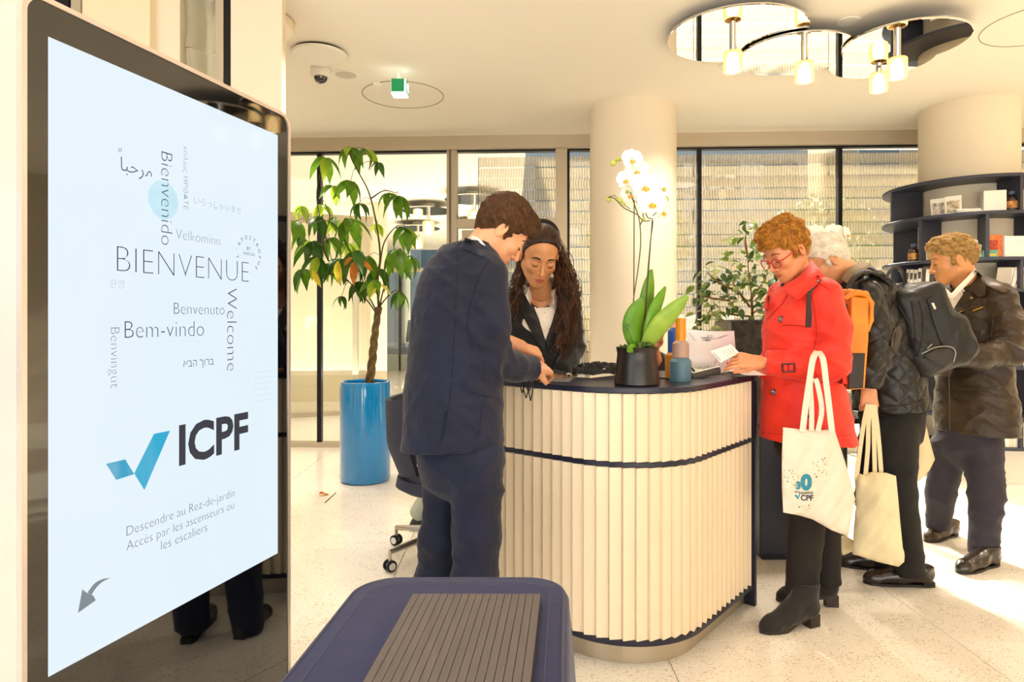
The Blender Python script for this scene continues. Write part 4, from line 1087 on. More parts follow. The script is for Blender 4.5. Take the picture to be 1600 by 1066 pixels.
        F.chain([(L(0.0855, 0.018, -0.0725), 0.0018*s.k), (L(0.094-0.006*(1-q_), 0.006, -0.0770), 0.0054*q_*s.k), (L(0.094-0.006*(1-q_), -0.006, -0.0770), 0.0054*q_*s.k), (L(0.0855, -0.018, -0.0725), 0.0018*s.k)], 0.001)
        qmesh('lips', F.mesh(), mat('lips'+lipc, lipc, 0.4), body)
    def haircap(s, th=(0.014, 0.010, 0.016), off=0.0, nrm_=(0.6, -0.8), extra=None, h=0.0045, disp=None, burns=True, k=0.01):
        R = s.R; L = s.L
        F = Field(s.c-0.19*s.k, s.c+0.19*s.k, h)
        F.ell(L(-0.012, 0, 0.044), R, (A3((0.094, 0.074, 0.083))+A3(th))*s.k, k)
        for e in (extra or []): F.ell(L(*e[0]), R, A3(e[1])*s.k, 0.015)
        F.cut(L(0.0, 0, off), s.f*nrm_[0]+s.u*nrm_[1])
        if burns:
            for q in (1, -1): F.ell(L(0.014, q*0.069, -0.004), R, A3((0.012, 0.009, 0.024))*s.k, 0.008)
        return F
def strands(mb, V, N, comb, n, ln, r, seed, lift=0.002, steps=5, wob=0.25, sel=None, rad_end=0.3):
    rr = random.Random(seed)
    tree = None
    from mathutils.kdtree import KDTree
    kd = KDTree(len(V))
    for i, v in enumerate(V): kd.insert(v, i)
    kd.balance()
    idx = list(range(len(V))) if sel is None else [i for i in range(len(V)) if sel(V[i], N[i])]
    for _ in range(n):
        i = rr.choice(idx); p = Vector(V[i]); nn = Vector(N[i]); pts = []; jit = Vector((rr.gauss(0, 1), rr.gauss(0, 1), rr.gauss(0, 1)))*wob
        hh = lift*(0.5+rr.random())
        for k in range(steps+1):
            co, j, dist = kd.find(p); nn = Vector(N[j])
            pl = p-nn*((p-Vector(V[j])).dot(nn)); pts.append(pl+nn*(hh*(0.2+1.3*math.sin(math.pi*(0.15+0.75*k/steps)))))
            d = Vector(comb(A3(pl), A3(nn)))+jit*(0.6+0.8*k/steps)
            d = d-nn*d.dot(nn)
            if d.length < 1e-6: break
            p = pl+d.normalized()*(ln*(0.8+0.4*rr.random())/steps)
        if len(pts) > 2:
            m = len(pts); mb.tube(pts, [r*(1-(1-rad_end)*(k/(m-1))**2) for k in range(m)], 4)
def normals(V, Q):
    fn = np.cross(V[Q[:, 2]]-V[Q[:, 0]], V[Q[:, 3]]-V[Q[:, 1]]); NN = np.zeros_like(V)
    for i in range(4): np.add.at(NN, Q[:, i], fn)
    return NN/np.maximum(np.linalg.norm(NN, axis=1), 1e-12)[:, None]
def hand(F, wrist, d, n, side, sc=1.0, curl=(0.5, 0.6, 0.6), spread=0.10, thumb=None, per=None):
    """d = towards the fingers, n = out of the back of the hand, side=+1/-1 picks the thumb side"""
    w = A3(wrist); d = nrm(d); n = A3(n); n = nrm(n-d*(n@d)); l = np.cross(n, d)*side
    for o, r0, r1 in ((0.022, 0.013, 0.0125), (0.008, 0.0145, 0.0135), (-0.008, 0.0145, 0.013), (-0.022, 0.012, 0.0115)):
        F.cone(w+l*o*0.75*sc, w+(d*0.082+l*o*1.35)*sc, r0*sc*1.05, r1*sc, 0.012*sc)
    F.cone(w-d*0.06*sc, w+d*0.01*sc, 0.026*sc, 0.024*sc, 0.015*sc, 'add', (n, 1.25))
    lens = (0.072, 0.079, 0.073, 0.058); offs = (0.030, 0.0105, -0.0095, -0.028)
    for i in range(4):
        c = curl if per is None else per[i]
        p = w+(d*0.084+l*offs[i])*sc; a = 0; Lf = lens[i]*sc*1.05; r = (0.0092, 0.0095, 0.0090, 0.0080)[i]*sc
        dd = nrm(d+l*(1.5-i)*spread*0.6)
        for j, (fr, cc) in enumerate(zip((0.46, 0.30, 0.24), c)):
            a += cc; v = dd*math.cos(a)-n*math.sin(a); q = p+v*Lf*fr
            F.cone(p, q, r, r*0.9, 0.004*sc if j == 0 else 0.002*sc); p = q; r *= 0.9
    tv = nrm(d*0.62+l*0.62-n*0.45) if thumb is None else nrm(d*thumb[0]+l*thumb[1]-n*thumb[2])
    b = w+(d*0.022+l*0.020-n*0.006)*sc; m1 = b+tv*0.040*sc; t2 = nrm(tv+d*0.35-n*0.1-l*0.2); m2 = m1+t2*0.032*sc; m3 = m2+nrm(t2+d*0.25-n*0.15)*0.022*sc
    F.cone(b, m1, 0.0155*sc, 0.0115*sc, 0.012*sc).cone(m1, m2, 0.0108*sc, 0.010*sc, 0.003*sc).cone(m2, m3, 0.010*sc, 0.0085*sc, 0.002*sc)
    return F
def handmesh(specs, h=0.003):
    out = []
    for sp in specs:
        w = A3(sp['wrist']); F = Field(w-0.2, w+0.2, h)
        hand(F, **sp)
        out.append(F.mesh())
    return out
def shoe(name, heel, toe, parent, m, hh=0.025, w=0.046, high=0.095, sole='#1c1512', ankle=0.05, up=(0, 0, 1), lenf=1.0):
    heel = A3(heel); toe = A3(toe); d = nrm(toe-heel); Ln = np.linalg.norm(toe-heel); l = np.cross((0, 0, 1), d)
    mid = (heel+toe)/2
    F = Field(np.minimum(heel, toe)-0.09, np.maximum(heel, toe)+0.09+A3((0, 0, 0.1)), 0.0055)
    z = np.array((0, 0, 1.0)); st = (l, 1.0)
    F.cone(heel+d*0.035+z*(hh+0.03), heel+d*Ln*0.45+z*(hh*0.6+0.032), 0.036, 0.040, 0.02)
    F.cone(heel+d*Ln*0.45+z*(hh*0.6+0.030), toe-d*0.055+z*0.030, 0.041, 0.038, 0.02)
    F.cone(toe-d*0.06+z*0.026, toe-d*0.028+z*0.022, 0.034, 0.024, 0.02)
    F.cone(heel+d*0.045+z*(hh+0.03), heel+d*0.05+z*high, 0.038, ankle, 0.03)
    F.cone(heel+d*0.07+z*(high-0.02), heel+d*Ln*0.6+z*0.05, 0.035, 0.028, 0.03)
    F.cut(mid+z*0.008, -z); F.cut(heel+z*(high+0.01), z, 0.12)
    o = qmesh(name, F.mesh(folds(0.0025, [((d[0], d[1], 1.0), 110, 1)], 3)), m, parent)
    # sole and heel block
    def outl(sc):
        pts = []
        for t, ww in ((0.015, 0.016), (0.04, 0.026), (0.12, 0.031), (0.35, 0.029), (0.6, 0.038), (0.75, 0.039), (0.9, 0.029), (0.96, 0.016), (0.985, 0.004)): pts.append((t, ww*sc))
        return pts
    q = outl(w/0.046); poly = [heel+d*(t*Ln)+l*ww for t, ww in q]+[heel+d*(t*Ln)-l*ww for t, ww in reversed(q)]
    vs = []; n = len(poly)
    def zb(p):
        t = (A3(p)-heel)@d/Ln
        return hh*0.9*max(0, min(1, (0.55-t)/0.3)) if hh > 0.03 else 0
    for p in poly: vs.append(Vector((p[0], p[1], zb(p)+0.001)))
    for p in poly: vs.append(Vector((p[0], p[1], zb(p)+0.013)))
    fs = [list(range(n))[::-1], list(range(n, 2*n))]+[[i, (i+1) % n, (i+1) % n+n, i+n] for i in range(n)]
    mb = MB().add(vs, fs)
    hp = [heel+d*a+l*b for a, b in ((0.0, -0.022), (0.0, 0.022), (0.055, 0.03), (0.06, 0.0), (0.055, -0.03))]
    mb.prism([(p[0], p[1]) for p in hp], 0.0005, max(hh, 0.018))
    mb.build('sole', mat('sole'+sole, sole, 0.5), o); return o
def bodyparts(name, root, parts, m):
    return qmesh(name, merge(parts), m, root)
def torso_body(joints, h=0.012, r=None):
    """thin inner body under the clothes: list of chains"""
    allp = np.array([A3(p) for ch in joints for p, rr_ in ch]); F = Field(allp.min(0)-0.16, allp.max(0)+0.16, h)
    for ch in joints: F.chain([(A3(p), rr_) for p, rr_ in ch], 0.03)
    return F.mesh()
def skinmat(name, col, dark):
    return mat(name, col, 0.42, var=(14, 0.10, dark), sss=0.12, bump=(120, 0.05, 2, 0.004))

# ============ man in the navy suit, back to the camera
mA = thing('person', 'man in a navy suit standing with his back turned, sorting lanyards on the counter', 'person', P(715, 1060, 2.42))
fA = nrm((0.64, 0.77, 0)); rA = nrm((0.77, -0.64, 0))
hA = Head(P(784, 362, 2.45), (0.72, 0.20, -0.66), (0.66, 0.12, 0.74), 1.0)
nkA = P(743, 400, 2.42)
Fh = hA.skin(nkA, nr=0.057)
wR = P(832, 574, 2.62); wL = P(812, 541, 2.72)
SK = skinmat('skin_fair', '#d6966c', '#e0a37c')
hands = []
F = Field(A3(wR)-0.17, A3(wR)+0.17, 0.003); hand(F, wR, (0.62, 0.70, -0.10), (0.35, -0.45, 0.82), -1, 1.02, per=((0.75, 1.2, 0.5), (0.8, 1.15, 0.5), (0.9, 1.1, 0.5), (0.95, 1.1, 0.5))); hands.append(F.mesh())
F = Field(A3(wL)-0.19, A3(wL)+0.19, 0.003); F.cone(P(780, 530, 2.70), wL, 0.033, 0.027, 0.01); hand(F, wL, (0.78, 0.30, -0.28), (0.25, -0.30, 0.90), 1, 1.02, per=((0.6, 1.0, 0.5), (0.65, 1.0, 0.5), (0.7, 1.0, 0.5), (0.7, 1.0, 0.5))); hands.append(F.mesh())
core = torso_body([[(P(722, 430, 2.42), 0.10), (P(714, 670, 2.42), 0.10)], [(P(742, 720, 2.34), 0.06), (P(745, 1030, 2.38), 0.04)], [(P(690, 720, 2.50), 0.06), (P(682, 1010, 2.53), 0.04)],
    [(P(768, 436, 2.31), 0.045), (P(768, 556, 2.34), 0.037), (wR, 0.025)], [(P(688, 455, 2.54), 0.035), (P(700, 550, 2.66), 0.03), (wL, 0.025)]])
bA = bodyparts('body', mA, [Fh.mesh(), core]+hands, SK)
hA.features(bA, '#c0775c', '#4a3020', browr=0.0022, lipk=0.6)
HM = mat('hair_brown', '#4a2f1c', 0.5, bump=(90, 0.5, 4), var=(40, 0.35, '#6b4426'), spec=0.3, stretch=(1, 1, 3))
F = hA.haircap((0.016, 0.010, 0.018), -0.004, (0.58, -0.815), extra=[((0.045, 0, 0.095), (0.058, 0.060, 0.034)), ((0.082, 0, 0.066), (0.026, 0.05, 0.026)), ((-0.05, 0, 0.0), (0.054, 0.063, 0.066))])
VQ = F.mesh(folds(0.0035, [((1, 0.3, 0.5), 200, 1), ((0.2, 1, 0.4), 150, 1)], 1, base=1)); hN = normals(*VQ)
hoA = qmesh('hair', VQ, HM, mA)
mb = MB(); strands(mb, VQ[0], hN, lambda p, n: hA.f*0.8-hA.u*0.35, 3000, 0.028, 0.0008, 5, 0.0020, 4, 0.16); k_ = mb.build('hair_strands', mat('hair_brown_strand', '#452a17', 0.5, var=(60, 0.3, '#63401f')), hoA, True); k_['kind'] = 'stuff'
# trousers
M_NS = mat('navy_suit', '#080e26', 0.8, bump=(14, 0.35, 3, 0.03), sheen=0.08, var=(5, 0.14, '#0e1633'), stretch=(1, 1, 0.6))
F = Field(P(610, 1075, 2.5)+Vector((0, -0.42, -0.02)), P(830, 640, 2.4)+Vector((0, 0.42, 0.02)), 0.008)
F.cone(P(714, 655, 2.42), P(714, 715, 2.42), 0.165, 0.16, 0.03, 'add', (fA, 1.25))
F.chain([(P(744, 715, 2.345), 0.105), (P(744, 830, 2.35), 0.083), (P(742, 905, 2.36), 0.080), (P(742, 1045, 2.38), 0.068)], 0.03)
F.chain([(P(690, 712, 2.49), 0.095), (P(693, 772, 2.49), 0.070), (P(687, 845, 2.49), 0.077), (P(682, 905, 2.50), 0.078), (P(682, 1020, 2.53), 0.066)], 0.03)
F.cut(P(742, 1052, 2.38), (0, 0, -1), 0.2); F.cut(P(682, 1034, 2.53), (0, 0, -1), 0.2)
qmesh('trousers', F.mesh(folds(0.0062, [((0.5, 0.2, 1.0), 60, 0.8), ((-0.7, 0.4, 0.7), 46, 0.9), ((0.1, 0.2, 1), 110, 0.3)], 7, [(P(744,830,2.3),0.15,0.5),(P(725,730,2.3),0.15,0.4)], 0.5)), M_NS, mA)
M_SH = mat('black_leather', '#17110e', 0.28, coat=0.4, bump=(60, 0.08))
shoe('shoe', P(735, 1074, 2.36)+Vector((-0.02, -0.03, 0)), P(735, 1074, 2.36)+Vector((0.15, 0.2, 0)), mA, M_SH)
shoe('shoe', P(680, 1050, 2.50)+Vector((-0.02, -0.03, 0)), P(680, 1050, 2.50)+Vector((0.12, 0.22, 0)), mA, M_SH)
# jacket
F = Field(P(600, 730, 2.42)+Vector((0, -0.40, 0)), P(860, 355, 2.42)+Vector((0.02, 0.42, 0)), 0.0075)
F.chain([(P(730, 418, 2.42), 0.118), (P(720, 452, 2.42), 0.165), (P(714, 500, 2.42), 0.178), (P(710, 560, 2.42), 0.178), (P(707, 620, 2.42), 0.193), (P(706, 730, 2.42), 0.222)], 0.05, (fA, 1.32))
F.cone(P(738, 410, 2.42), P(760, 425, 2.33), 0.062, 0.066, 0.05)
F.cone(P(728, 416, 2.42), P(684, 446, 2.54), 0.056, 0.060, 0.05)
F.chain([(P(763, 436, 2.31), 0.068), (P(764, 500, 2.30), 0.071), (P(766, 556, 2.34), 0.062)], 0.03)
F.chain([(P(766, 556, 2.34), 0.062), (P(800, 573, 2.47), 0.058), (P(842, 577, 2.64), 0.048)], 0.02)
F.chain([(P(684, 452, 2.54), 0.066), (P(688, 556, 2.66), 0.060), (P(775, 540, 2.72), 0.047)], 0.03)
F.cut(P(829, 576, 2.605), nrm((0.68, 0.70, -0.1)), 0.13); F.cut(P(775, 540, 2.72), (1, 0.1, 0), 0.07)
F.cone(P(736, 398, 2.425), P(741, 383, 2.42), 0.079, 0.071, 0.012)
F.cut(P(740, 384, 2.42), nrm(A3(hA.c)-A3(nkA)+A3((-0.10, 0, 0.05))), 0.105)
F.cone(nkA+Vector((0, 0, -0.03)), hA.c, 0.060, 0.060, 0.004, 'sub')
zc = P(706, 700, 2.42); F.cut(zc, (0.10, -0.06, -1))
# back vent
jA = qmesh('suit_jacket', F.mesh(folds(0.0115, [((0.8, 0.1, 0.8), 48, 0.8), ((0.2, 0.3, 1.0), 85, 0.4), ((-0.85, 0.2, 0.6), 55, 0.7)], 5, [(P(768,556,2.3),0.11,1.1),(P(748,510,2.3),0.10,0.5),(P(735,600,2.3),0.1,0.3)], 0.28)), M_NS, mA)
bj = bvh_of(jA); M_SEAM = mat('seam_dark', '#10141f', 0.9)
mb = MB()
seam(mb, [(742, 452), (733, 480), (730, 510), (738, 545)], bj, 0.0022)
seam(mb, [(742, 452), (752, 425), (766, 405)], bj, 0.0018)
seam(mb, [(716, 390), (712, 470), (708, 560), (700, 640), (690, 694)], bj, 0.0014)
seam(mb, [(697, 642), (688, 693)], bj, 0.003)
seam(mb, [(755, 560), (756, 600), (750, 660), (738, 703)], bj, 0.0012)
mb.build('jacket_seams', M_SEAM, jA, True)
patch('pocket_flap', [(724, 592), (742, 590), (776, 605), (777, 622), (748, 616), (725, 609)], bj, M_NS, jA, 0.006, 4)
patch('collar', [(718, 388), (727, 371), (741, 376), (752, 386), (759, 397), (754, 403), (741, 395), (729, 391)], bj, M_NS, jA, 0.007, 3)
cd_ = Vector((0.66, 0.74, -0.08)).normalized(); MB().tube([P(827, 576, 2.60), P(827, 576, 2.60)+cd_*0.026], [0.0425, 0.0405], 24, cap=False).tube([P(827, 576, 2.60)+cd_*0.026, P(827, 576, 2.60)], [0.0385, 0.040], 24, cap=False).build('shirt_cuff', mat('white_cotton', '#efe6da', 0.7, bump=(90, 0.1)), mA, True)
mb = MB()
for (x, y) in ((821, 581), (825, 583), (829, 584)): h_ = hit(bj, x, y, 2.6); mb.ball(h_+(CAMP-h_).normalized()*0.003, 0.0048, 10, None, 6)
mb.build('cuff_buttons', mat('dark_button', '#2b2622', 0.25), jA, True)
tube_ = spline([P(737, 375, 2.38), P(746, 379, 2.36), P(754, 388, 2.345), P(763, 400, 2.35)], 5)
MB().tube(tube_, 0.008, 8, flat=2.0).build('shirt_collar', mat('white_cotton', '#efe6da', 0.7), mA, True)

# ============ woman with long curly hair behind the counter
mB = thing('person', 'woman with long curly dark hair and black blazer looking down behind the counter', 'person', P(850, 930, 3.12))
hB = Head(P(843, 399, 2.93), (0.13, -0.84, -0.52), (0.18, -0.50, 0.85), 1.05)
nkB = P(846, 458, 3.06)
SKB = skinmat('skin_tan', '#c48658', '#cf9263')
wBL = P(872, 590, 2.93); wBR = P(826, 590, 2.90)
hands = []
F = Field(A3(wBL)-0.15, A3(wBL)+0.15, 0.0035); hand(F, wBL, (-0.75, -0.55, -0.12), (0.1, -0.3, 0.95), 1, 0.9, curl=(0.4, 0.5, 0.4)); hands.append(F.mesh())
F = Field(A3(wBR)-0.15, A3(wBR)+0.15, 0.0035); hand(F, wBR, (0.5, -0.75, -0.12), (0.1, -0.3, 0.95), -1, 0.9, curl=(0.4, 0.5, 0.4)); hands.append(F.mesh())
core = torso_body([[(P(848, 475, 3.12), 0.09), (P(850, 650, 3.14), 0.12)], [(P(870, 680, 3.14), 0.06), (P(868, 920, 3.14), 0.035)], [(P(828, 680, 3.14), 0.06), (P(828, 920, 3.14), 0.035)]])
bB = bodyparts('body', mB, [hB.skin(nkB, fem=True, nr=0.046).mesh(), core]+hands, SKB)
hB.features(bB, '#ad5644', '#2a1810', browr=0.0021)
M_BB = mat('black_blazer', '#0c0a08', 0.75, bump=(300, 0.1, 2, 0.004), sheen=0.2, var=(6, 0.2, '#14100c'))
F = Field(P(760, 945, 3.15)+Vector((0, -0.3, 0)), P(930, 600, 3.1)+Vector((0, 0.3, 0)), 0.009)
F.cone(P(849, 620, 3.14), P(849, 690, 3.14), 0.15, 0.165, 0.03, 'add', ((0, 1, 0), 1.35))
for x in (828, 871): F.chain([(P(x, 690, 3.14), 0.085), (P(x, 800, 3.14), 0.065), (P(x, 912, 3.16), 0.06)], 0.02)
F.cut(P(850, 922, 3.16), (0, 0, -1))
qmesh('trousers', F.mesh(folds(0.003, FOLD, 2)), M_BB, mB)
for x in (828, 871): shoe('shoe', P(x, 931, 3.16)+Vector((0, 0.03, 0)), P(x, 931, 3.16)+Vector((-0.02, -0.2, 0)), mB, M_SH)
F = Field(P(770, 690, 3.12)+Vector((0, -0.36, 0)), P(925, 425, 3.1)+Vector((0.02, 0.25, 0)), 0.007)
F.chain([(P(848, 472, 3.12), 0.125), (P(848, 500, 3.12), 0.165), (P(848, 560, 3.13), 0.150), (P(849, 600, 3.13), 0.150), (P(849, 680, 3.13), 0.185)], 0.05, ((0, 1, 0), 1.45))
F.cone(P(848, 462, 3.12), P(886, 479, 3.11), 0.05, 0.055, 0.05).cone(P(848, 462, 3.12), P(806, 476, 3.11), 0.05, 0.055, 0.05)
F.chain([(P(889, 482, 3.10), 0.056), (P(897, 545, 3.09), 0.052), (P(877, 582, 2.95), 0.043)], 0.02)
F.chain([(P(803, 480, 3.10), 0.056), (P(797, 552, 3.09), 0.052), (P(822, 580, 2.95), 0.042)], 0.02)
F.cut(P(876, 585, 2.955), (-0.6, -0.75, -0.1), 0.07); F.cut(P(823, 582, 2.95), (0.4, -0.85, -0.1), 0.07)
F.cut(P(849, 676, 3.13), (0, 0, -1))
F.cone(nkB+Vector((0, 0.0, -0.04)), hB.c, 0.052, 0.05, 0.01, 'sub')
Fs = Field(P(815, 520, 3.1)+Vector((0, -0.15, 0)), P(885, 425, 3.1)+Vector((0, 0.15, 0)), 0.006); Fs.chain([(P(847, 452, 3.08), 0.055), (P(847, 470, 3.09), 0.085), (P(848, 500, 3.09), 0.13)], 0.03, ((0, 1, 0), 1.25)); Fs.cone(nkB+Vector((0, -0.012, -0.03)), hB.c, 0.050, 0.05, 0.006, 'sub'); Fs.cut(P(846, 447, 3.05), (0, -0.35, 1), 0.2); qmesh('shirt_yoke', largest(Fs.mesh()), mat('white_shirt', '#f0e3d2', 0.65, bump=(40, 0.25, 3), var=(8, 0.06)), mB)
jB = qmesh('blazer', F.mesh(folds(0.008, FOLD, 4, [(P(897,548,3.08),0.09,0.6)], 0.5)), M_BB, mB)
bj = bvh_of(jB)
M_WS = mat('white_shirt', '#f0e3d2', 0.65, bump=(40, 0.25, 3), var=(8, 0.06))
shB = patch('shirt', [(820, 446), (832, 452), (850, 466), (862, 458), (871, 452), (872, 478), (862, 505), (853, 532), (847, 520), (836, 494), (826, 468)], bj, M_WS, mB, 0.006, 4)
patch('blazer_lapel', [(818, 446), (822, 446), (830, 470), (842, 498), (852, 532), (851, 548), (836, 530), (820, 500), (812, 478)], bj, mat('black_satin_lapel', '#1d1814', 0.6), jB, 0.011, 4)
patch('blazer_lapel', [(872, 452), (877, 458), (878, 485), (868, 515), (856, 545), (853, 530), (862, 505), (870, 478)], bj, MATS['black_satin_lapel'], jB, 0.011, 4)
patch('shirt_collar', [(816, 438), (820, 444), (836, 464), (829, 478), (819, 458)], bj, M_WS, shB, 0.018, 4, lift=0.012)
patch('shirt_collar', [(874, 446), (868, 450), (850, 465), (852, 468), (858, 478), (866, 474), (874, 462)], bj, M_WS, shB, 0.018, 4, lift=0.012)
mb = MB()
for (x, y) in ((850, 470), (851, 488), (852, 506)): h_ = hit(bj, x, y, 3.0); mb.ball(h_+(CAMP-h_).normalized()*0.008, 0.004, 8, None, 6)
mb.build('shirt_buttons', mat('pearl', '#e2d5c4', 0.3), shB, True)
MB().ball(hit(bj, 871, 542, 3.0)+Vector((0, -0.006, 0)), 0.006).build('blazer_button', mat('pearl', '#e2d5c4', 0.3), jB, True)
# hair: tight cap and long wavy locks
HB = mat('hair_dark', '#1d110b', 0.42, bump=(120, 0.4, 4), var=(50, 0.4, '#3a2214'), spec=0.4)
F = hB.haircap((0.006, 0.007, 0.007), -0.002, (0.80, -0.60), extra=[((-0.06, 0, 0.02), (0.05, 0.065, 0.075))], burns=False)
VQ = F.mesh(); hoB = qmesh('hair', VQ, HB, mB)
mb = MB(); strands(mb, VQ[0], normals(*VQ), lambda p, n: -hB.f*0.9-hB.u*0.1, 2200, 0.05, 0.0007, 9, 0.0012, 5, 0.07)
rr = random.Random(3)
def lock(a, b, c, d, n, spread, r, wave, seed):
    for i in range(n):
        o1 = Vector((rr.gauss(0, 1), rr.gauss(0, 1), rr.gauss(0, 0.4)))*spread; o2 = Vector((rr.gauss(0, 1), rr.gauss(0, 1), rr.gauss(0, 1.6)))*spread
        ph = rr.random()*6.28; fr = 2.2+rr.random()*2.5; pts = spline([a+o1*0.5, b+o1, c+(o1+o2)*0.7, d+o2*1.3], 8); m = len(pts)
        q = [p+Vector((math.sin(ph+fr*6.28*k/m), math.cos(ph*2+fr*6.28*k/m), 0))*wave*min(1, k/m*2.5) for k, p in enumerate(pts)]
        mb.tube(q, [r*(1-0.5*k/(m-1)) for k in range(m)], 4)
lock(P(874, 392, 2.98), P(879, 425, 2.97), P(886, 468, 2.95), P(884, 522, 2.97), 330, 0.017, 0.0019, 0.009, 1)
lock(P(866, 372, 3.00), P(882, 420, 3.02), P(893, 470, 3.0), P(878, 535, 2.95), 200, 0.017, 0.0019, 0.010, 1)
lock(P(818, 395, 3.0), P(814, 430, 3.02), P(806, 452, 3.0), P(800, 478, 2.99), 160, 0.014, 0.0018, 0.008, 2)
k_ = mb.build('hair_locks', mat('hair_dark_strand', '#2a180e', 0.38, var=(30, 0.4, '#5a3620'), spec=0.45), hoB, True); k_['kind'] = 'stuff'
pts = [hB.L(0.035*math.cos(t)*0-0.045, 0.080*math.cos(t), 0.045+0.092*math.sin(t)) for t in np.linspace(0.25, math.pi-0.25, 16)]
MB().tube(pts, 0.007, 8, flat=1.8).build('headband', mat('black_velvet', '#120e0c', 0.9, bump=(200, 0.3)), mB, True)
# earring
MB().ball(hB.L(-0.005, -0.084, -0.04), 0.003).build('earring', M_CHROME, mB, True)
# ============ woman in the red trench coat
mC = thing('person', 'woman with short auburn hair, red glasses and a red trench coat at the counter end', 'person', P(1260, 960, 2.96))
fC = nrm((-0.90, -0.43, 0)); sC = nrm((0.43, -0.90, 0))
hC = Head(P(1229, 392, 2.93), (-0.83, -0.26, -0.49), (-0.46, -0.14, 0.87), 1.03)
nkC = P(1250, 440, 2.98); SKC = skinmat('skin_warm', '#d4875a', '#dd966a')
wCL = P(1188, 566, 2.86); wCR = P(1186, 578, 2.98)
hands = []
F = Field(A3(wCL)-0.17, A3(wCL)+0.17, 0.003)
hand(F, wCL, (-0.97, 0.05, 0.10), (0.10, -0.80, 0.55), 1, 0.98, per=((0.35, 0.25, 0.1), (0.55, 0.55, 0.25), (0.75, 0.75, 0.4), (0.9, 0.8, 0.45)), thumb=(0.85, 0.40, 0.25)); hands.append(F.mesh())
F = Field(A3(wCR)-0.15, A3(wCR)+0.15, 0.0035); hand(F, wCR, (-0.95, 0.1, -0.08), (0.0, 0.2, -0.98), 1, 0.9, curl=(0.35, 0.4, 0.3)); hands.append(F.mesh())
core = torso_body([[(P(1252, 465, 2.98), 0.08), (P(1255, 680, 2.97), 0.12)], [(P(1268, 700, 2.93), 0.07), (P(1252, 930, 2.87), 0.035)], [(P(1285, 700, 3.02), 0.06), (P(1290, 880, 3.02), 0.03)], [(P(1290, 460, 2.84), 0.035), (P(1297, 568, 2.78), 0.03), (wCL, 0.022)]])
bC = bodyparts('body', mC, [hC.skin(nkC, fem=True, nr=0.050).mesh(), core]+hands, SKC)
hC.features(bC, '#b85a44', '#7a4524', browr=0.0022, lipk=0.75)
# hair: short, full and wavy
HC_ = mat('hair_auburn', '#8a4a16', 0.5, bump=(70, 0.6, 4), var=(35, 0.4, '#c98026'), spec=0.3, stretch=(1, 1, 2))
F = hC.haircap((0.010, 0.007, 0.020), -0.004, (0.60, -0.80), extra=[((0.045, 0.0, 0.100), (0.055, 0.062, 0.038)), ((0.082, 0.01, 0.076), (0.026, 0.045, 0.024)), ((-0.035, 0, 0.080), (0.062, 0.068, 0.055)), ((-0.055, 0, 0.0), (0.042, 0.058, 0.066))])
VQ = F.mesh(folds(0.008, [((1, 0.6, 0.4), 150, 0.8), ((-0.5, 0.3, 1), 120, 0.9)], 2, base=1)); hoC = qmesh('hair', VQ, HC_, mC)
mb = MB()
strands(mb, VQ[0], normals(*VQ), lambda p, n: hC.f*(0.7*math.sin(p[2]*60))+hC.s*0.7*math.sin(p[0]*55+1)+hC.f*0.6+hC.u*0.5*math.cos(p[0]*70+p[1]*40), 3600, 0.040, 0.0008, 5, 0.004, 6, 0.14)
k_ = mb.build('hair_strands', mat('hair_auburn_strand', '#b56a20', 0.4, var=(45, 0.45, '#e0a040'), spec=0.4), hoC, True); k_['kind'] = 'stuff'
# glasses
M_RG = mat('red_glasses', '#b3202c', 0.2, coat=0.5)
gl = None
mb = MB(); mg = MB()
for q in (1, -1):
    ring = [hC.L(0.103-0.010*abs(math.cos(t)*0.5+q*0.5*0), q*(0.034+0.026*math.cos(t)), -0.012+0.0205*math.sin(t)) for t in np.linspace(0, 2*math.pi, 25)]
    mb.tube(ring, 0.0026, 6); mb.tube([hC.L(0.098, q*0.059, -0.004), hC.L(0.085, q*0.076, -0.001), hC.L(0.0, q*0.0835, 0.004), hC.L(-0.012, q*0.083, -0.004)], [0.003, 0.0026, 0.002, 0.002], 6)
    c0 = hC.L(0.099, q*0.034, -0.012); mg.add([c0]+[Vector(p) for p in ring[:-1]], [[0, i+1, (i+1) % 24+1] for i in range(24)])
mb.tube([hC.L(0.104, 0.009, -0.006), hC.L(0.109, 0, -0.003), hC.L(0.104, -0.009, -0.006)], 0.0024, 6)
gl = mb.build('glasses', M_RG, mC, True); mg.build('lenses', glassmat('lens_glass', (0.97, 0.95, 0.95), ior_=1.08), gl)
# trousers
M_BT = mat('brown_black_trousers', '#120d0a', 0.85, bump=(14, 0.3, 3, 0.02), var=(4, 0.15, '#1a130e'))
F = Field(P(1180, 960, 2.95)+Vector((-0.05, -0.35, 0)), P(1345, 660, 2.95)+Vector((0.1, 0.35, 0)), 0.008)
F.cone(P(1262, 660, 2.97), P(1262, 690, 2.97), 0.14, 0.15, 0.03, 'add', (fC, 1.1))
F.chain([(P(1266, 700, 2.92), 0.096), (P(1262, 800, 2.89), 0.077), (P(1252, 925, 2.86), 0.066)], 0.02)
F.chain([(P(1284, 700, 3.03), 0.092), (P(1288, 800, 3.03), 0.070), (P(1291, 910, 3.02), 0.062)], 0.02)
F.cut(P(1252, 932, 2.86), (0.1, 0, -1), 0.12); F.cut(P(1291, 912, 3.02), (0.05, 0, -1), 0.09)
qmesh('trousers', F.mesh(folds(0.005, [((0.6, 0.3, 0.5), 60, 0.8), ((0.1, 0.2, 1), 60, 0.4)], 3)), M_BT, mC)
M_SU = mat('black_suede', '#15100d', 0.8, bump=(200, 0.15), sheen=0.15)
def G(px, py): Z = FPX*CAMH/(py-HY); return Vector(((px-800)*Z/FPX, Z, 0))
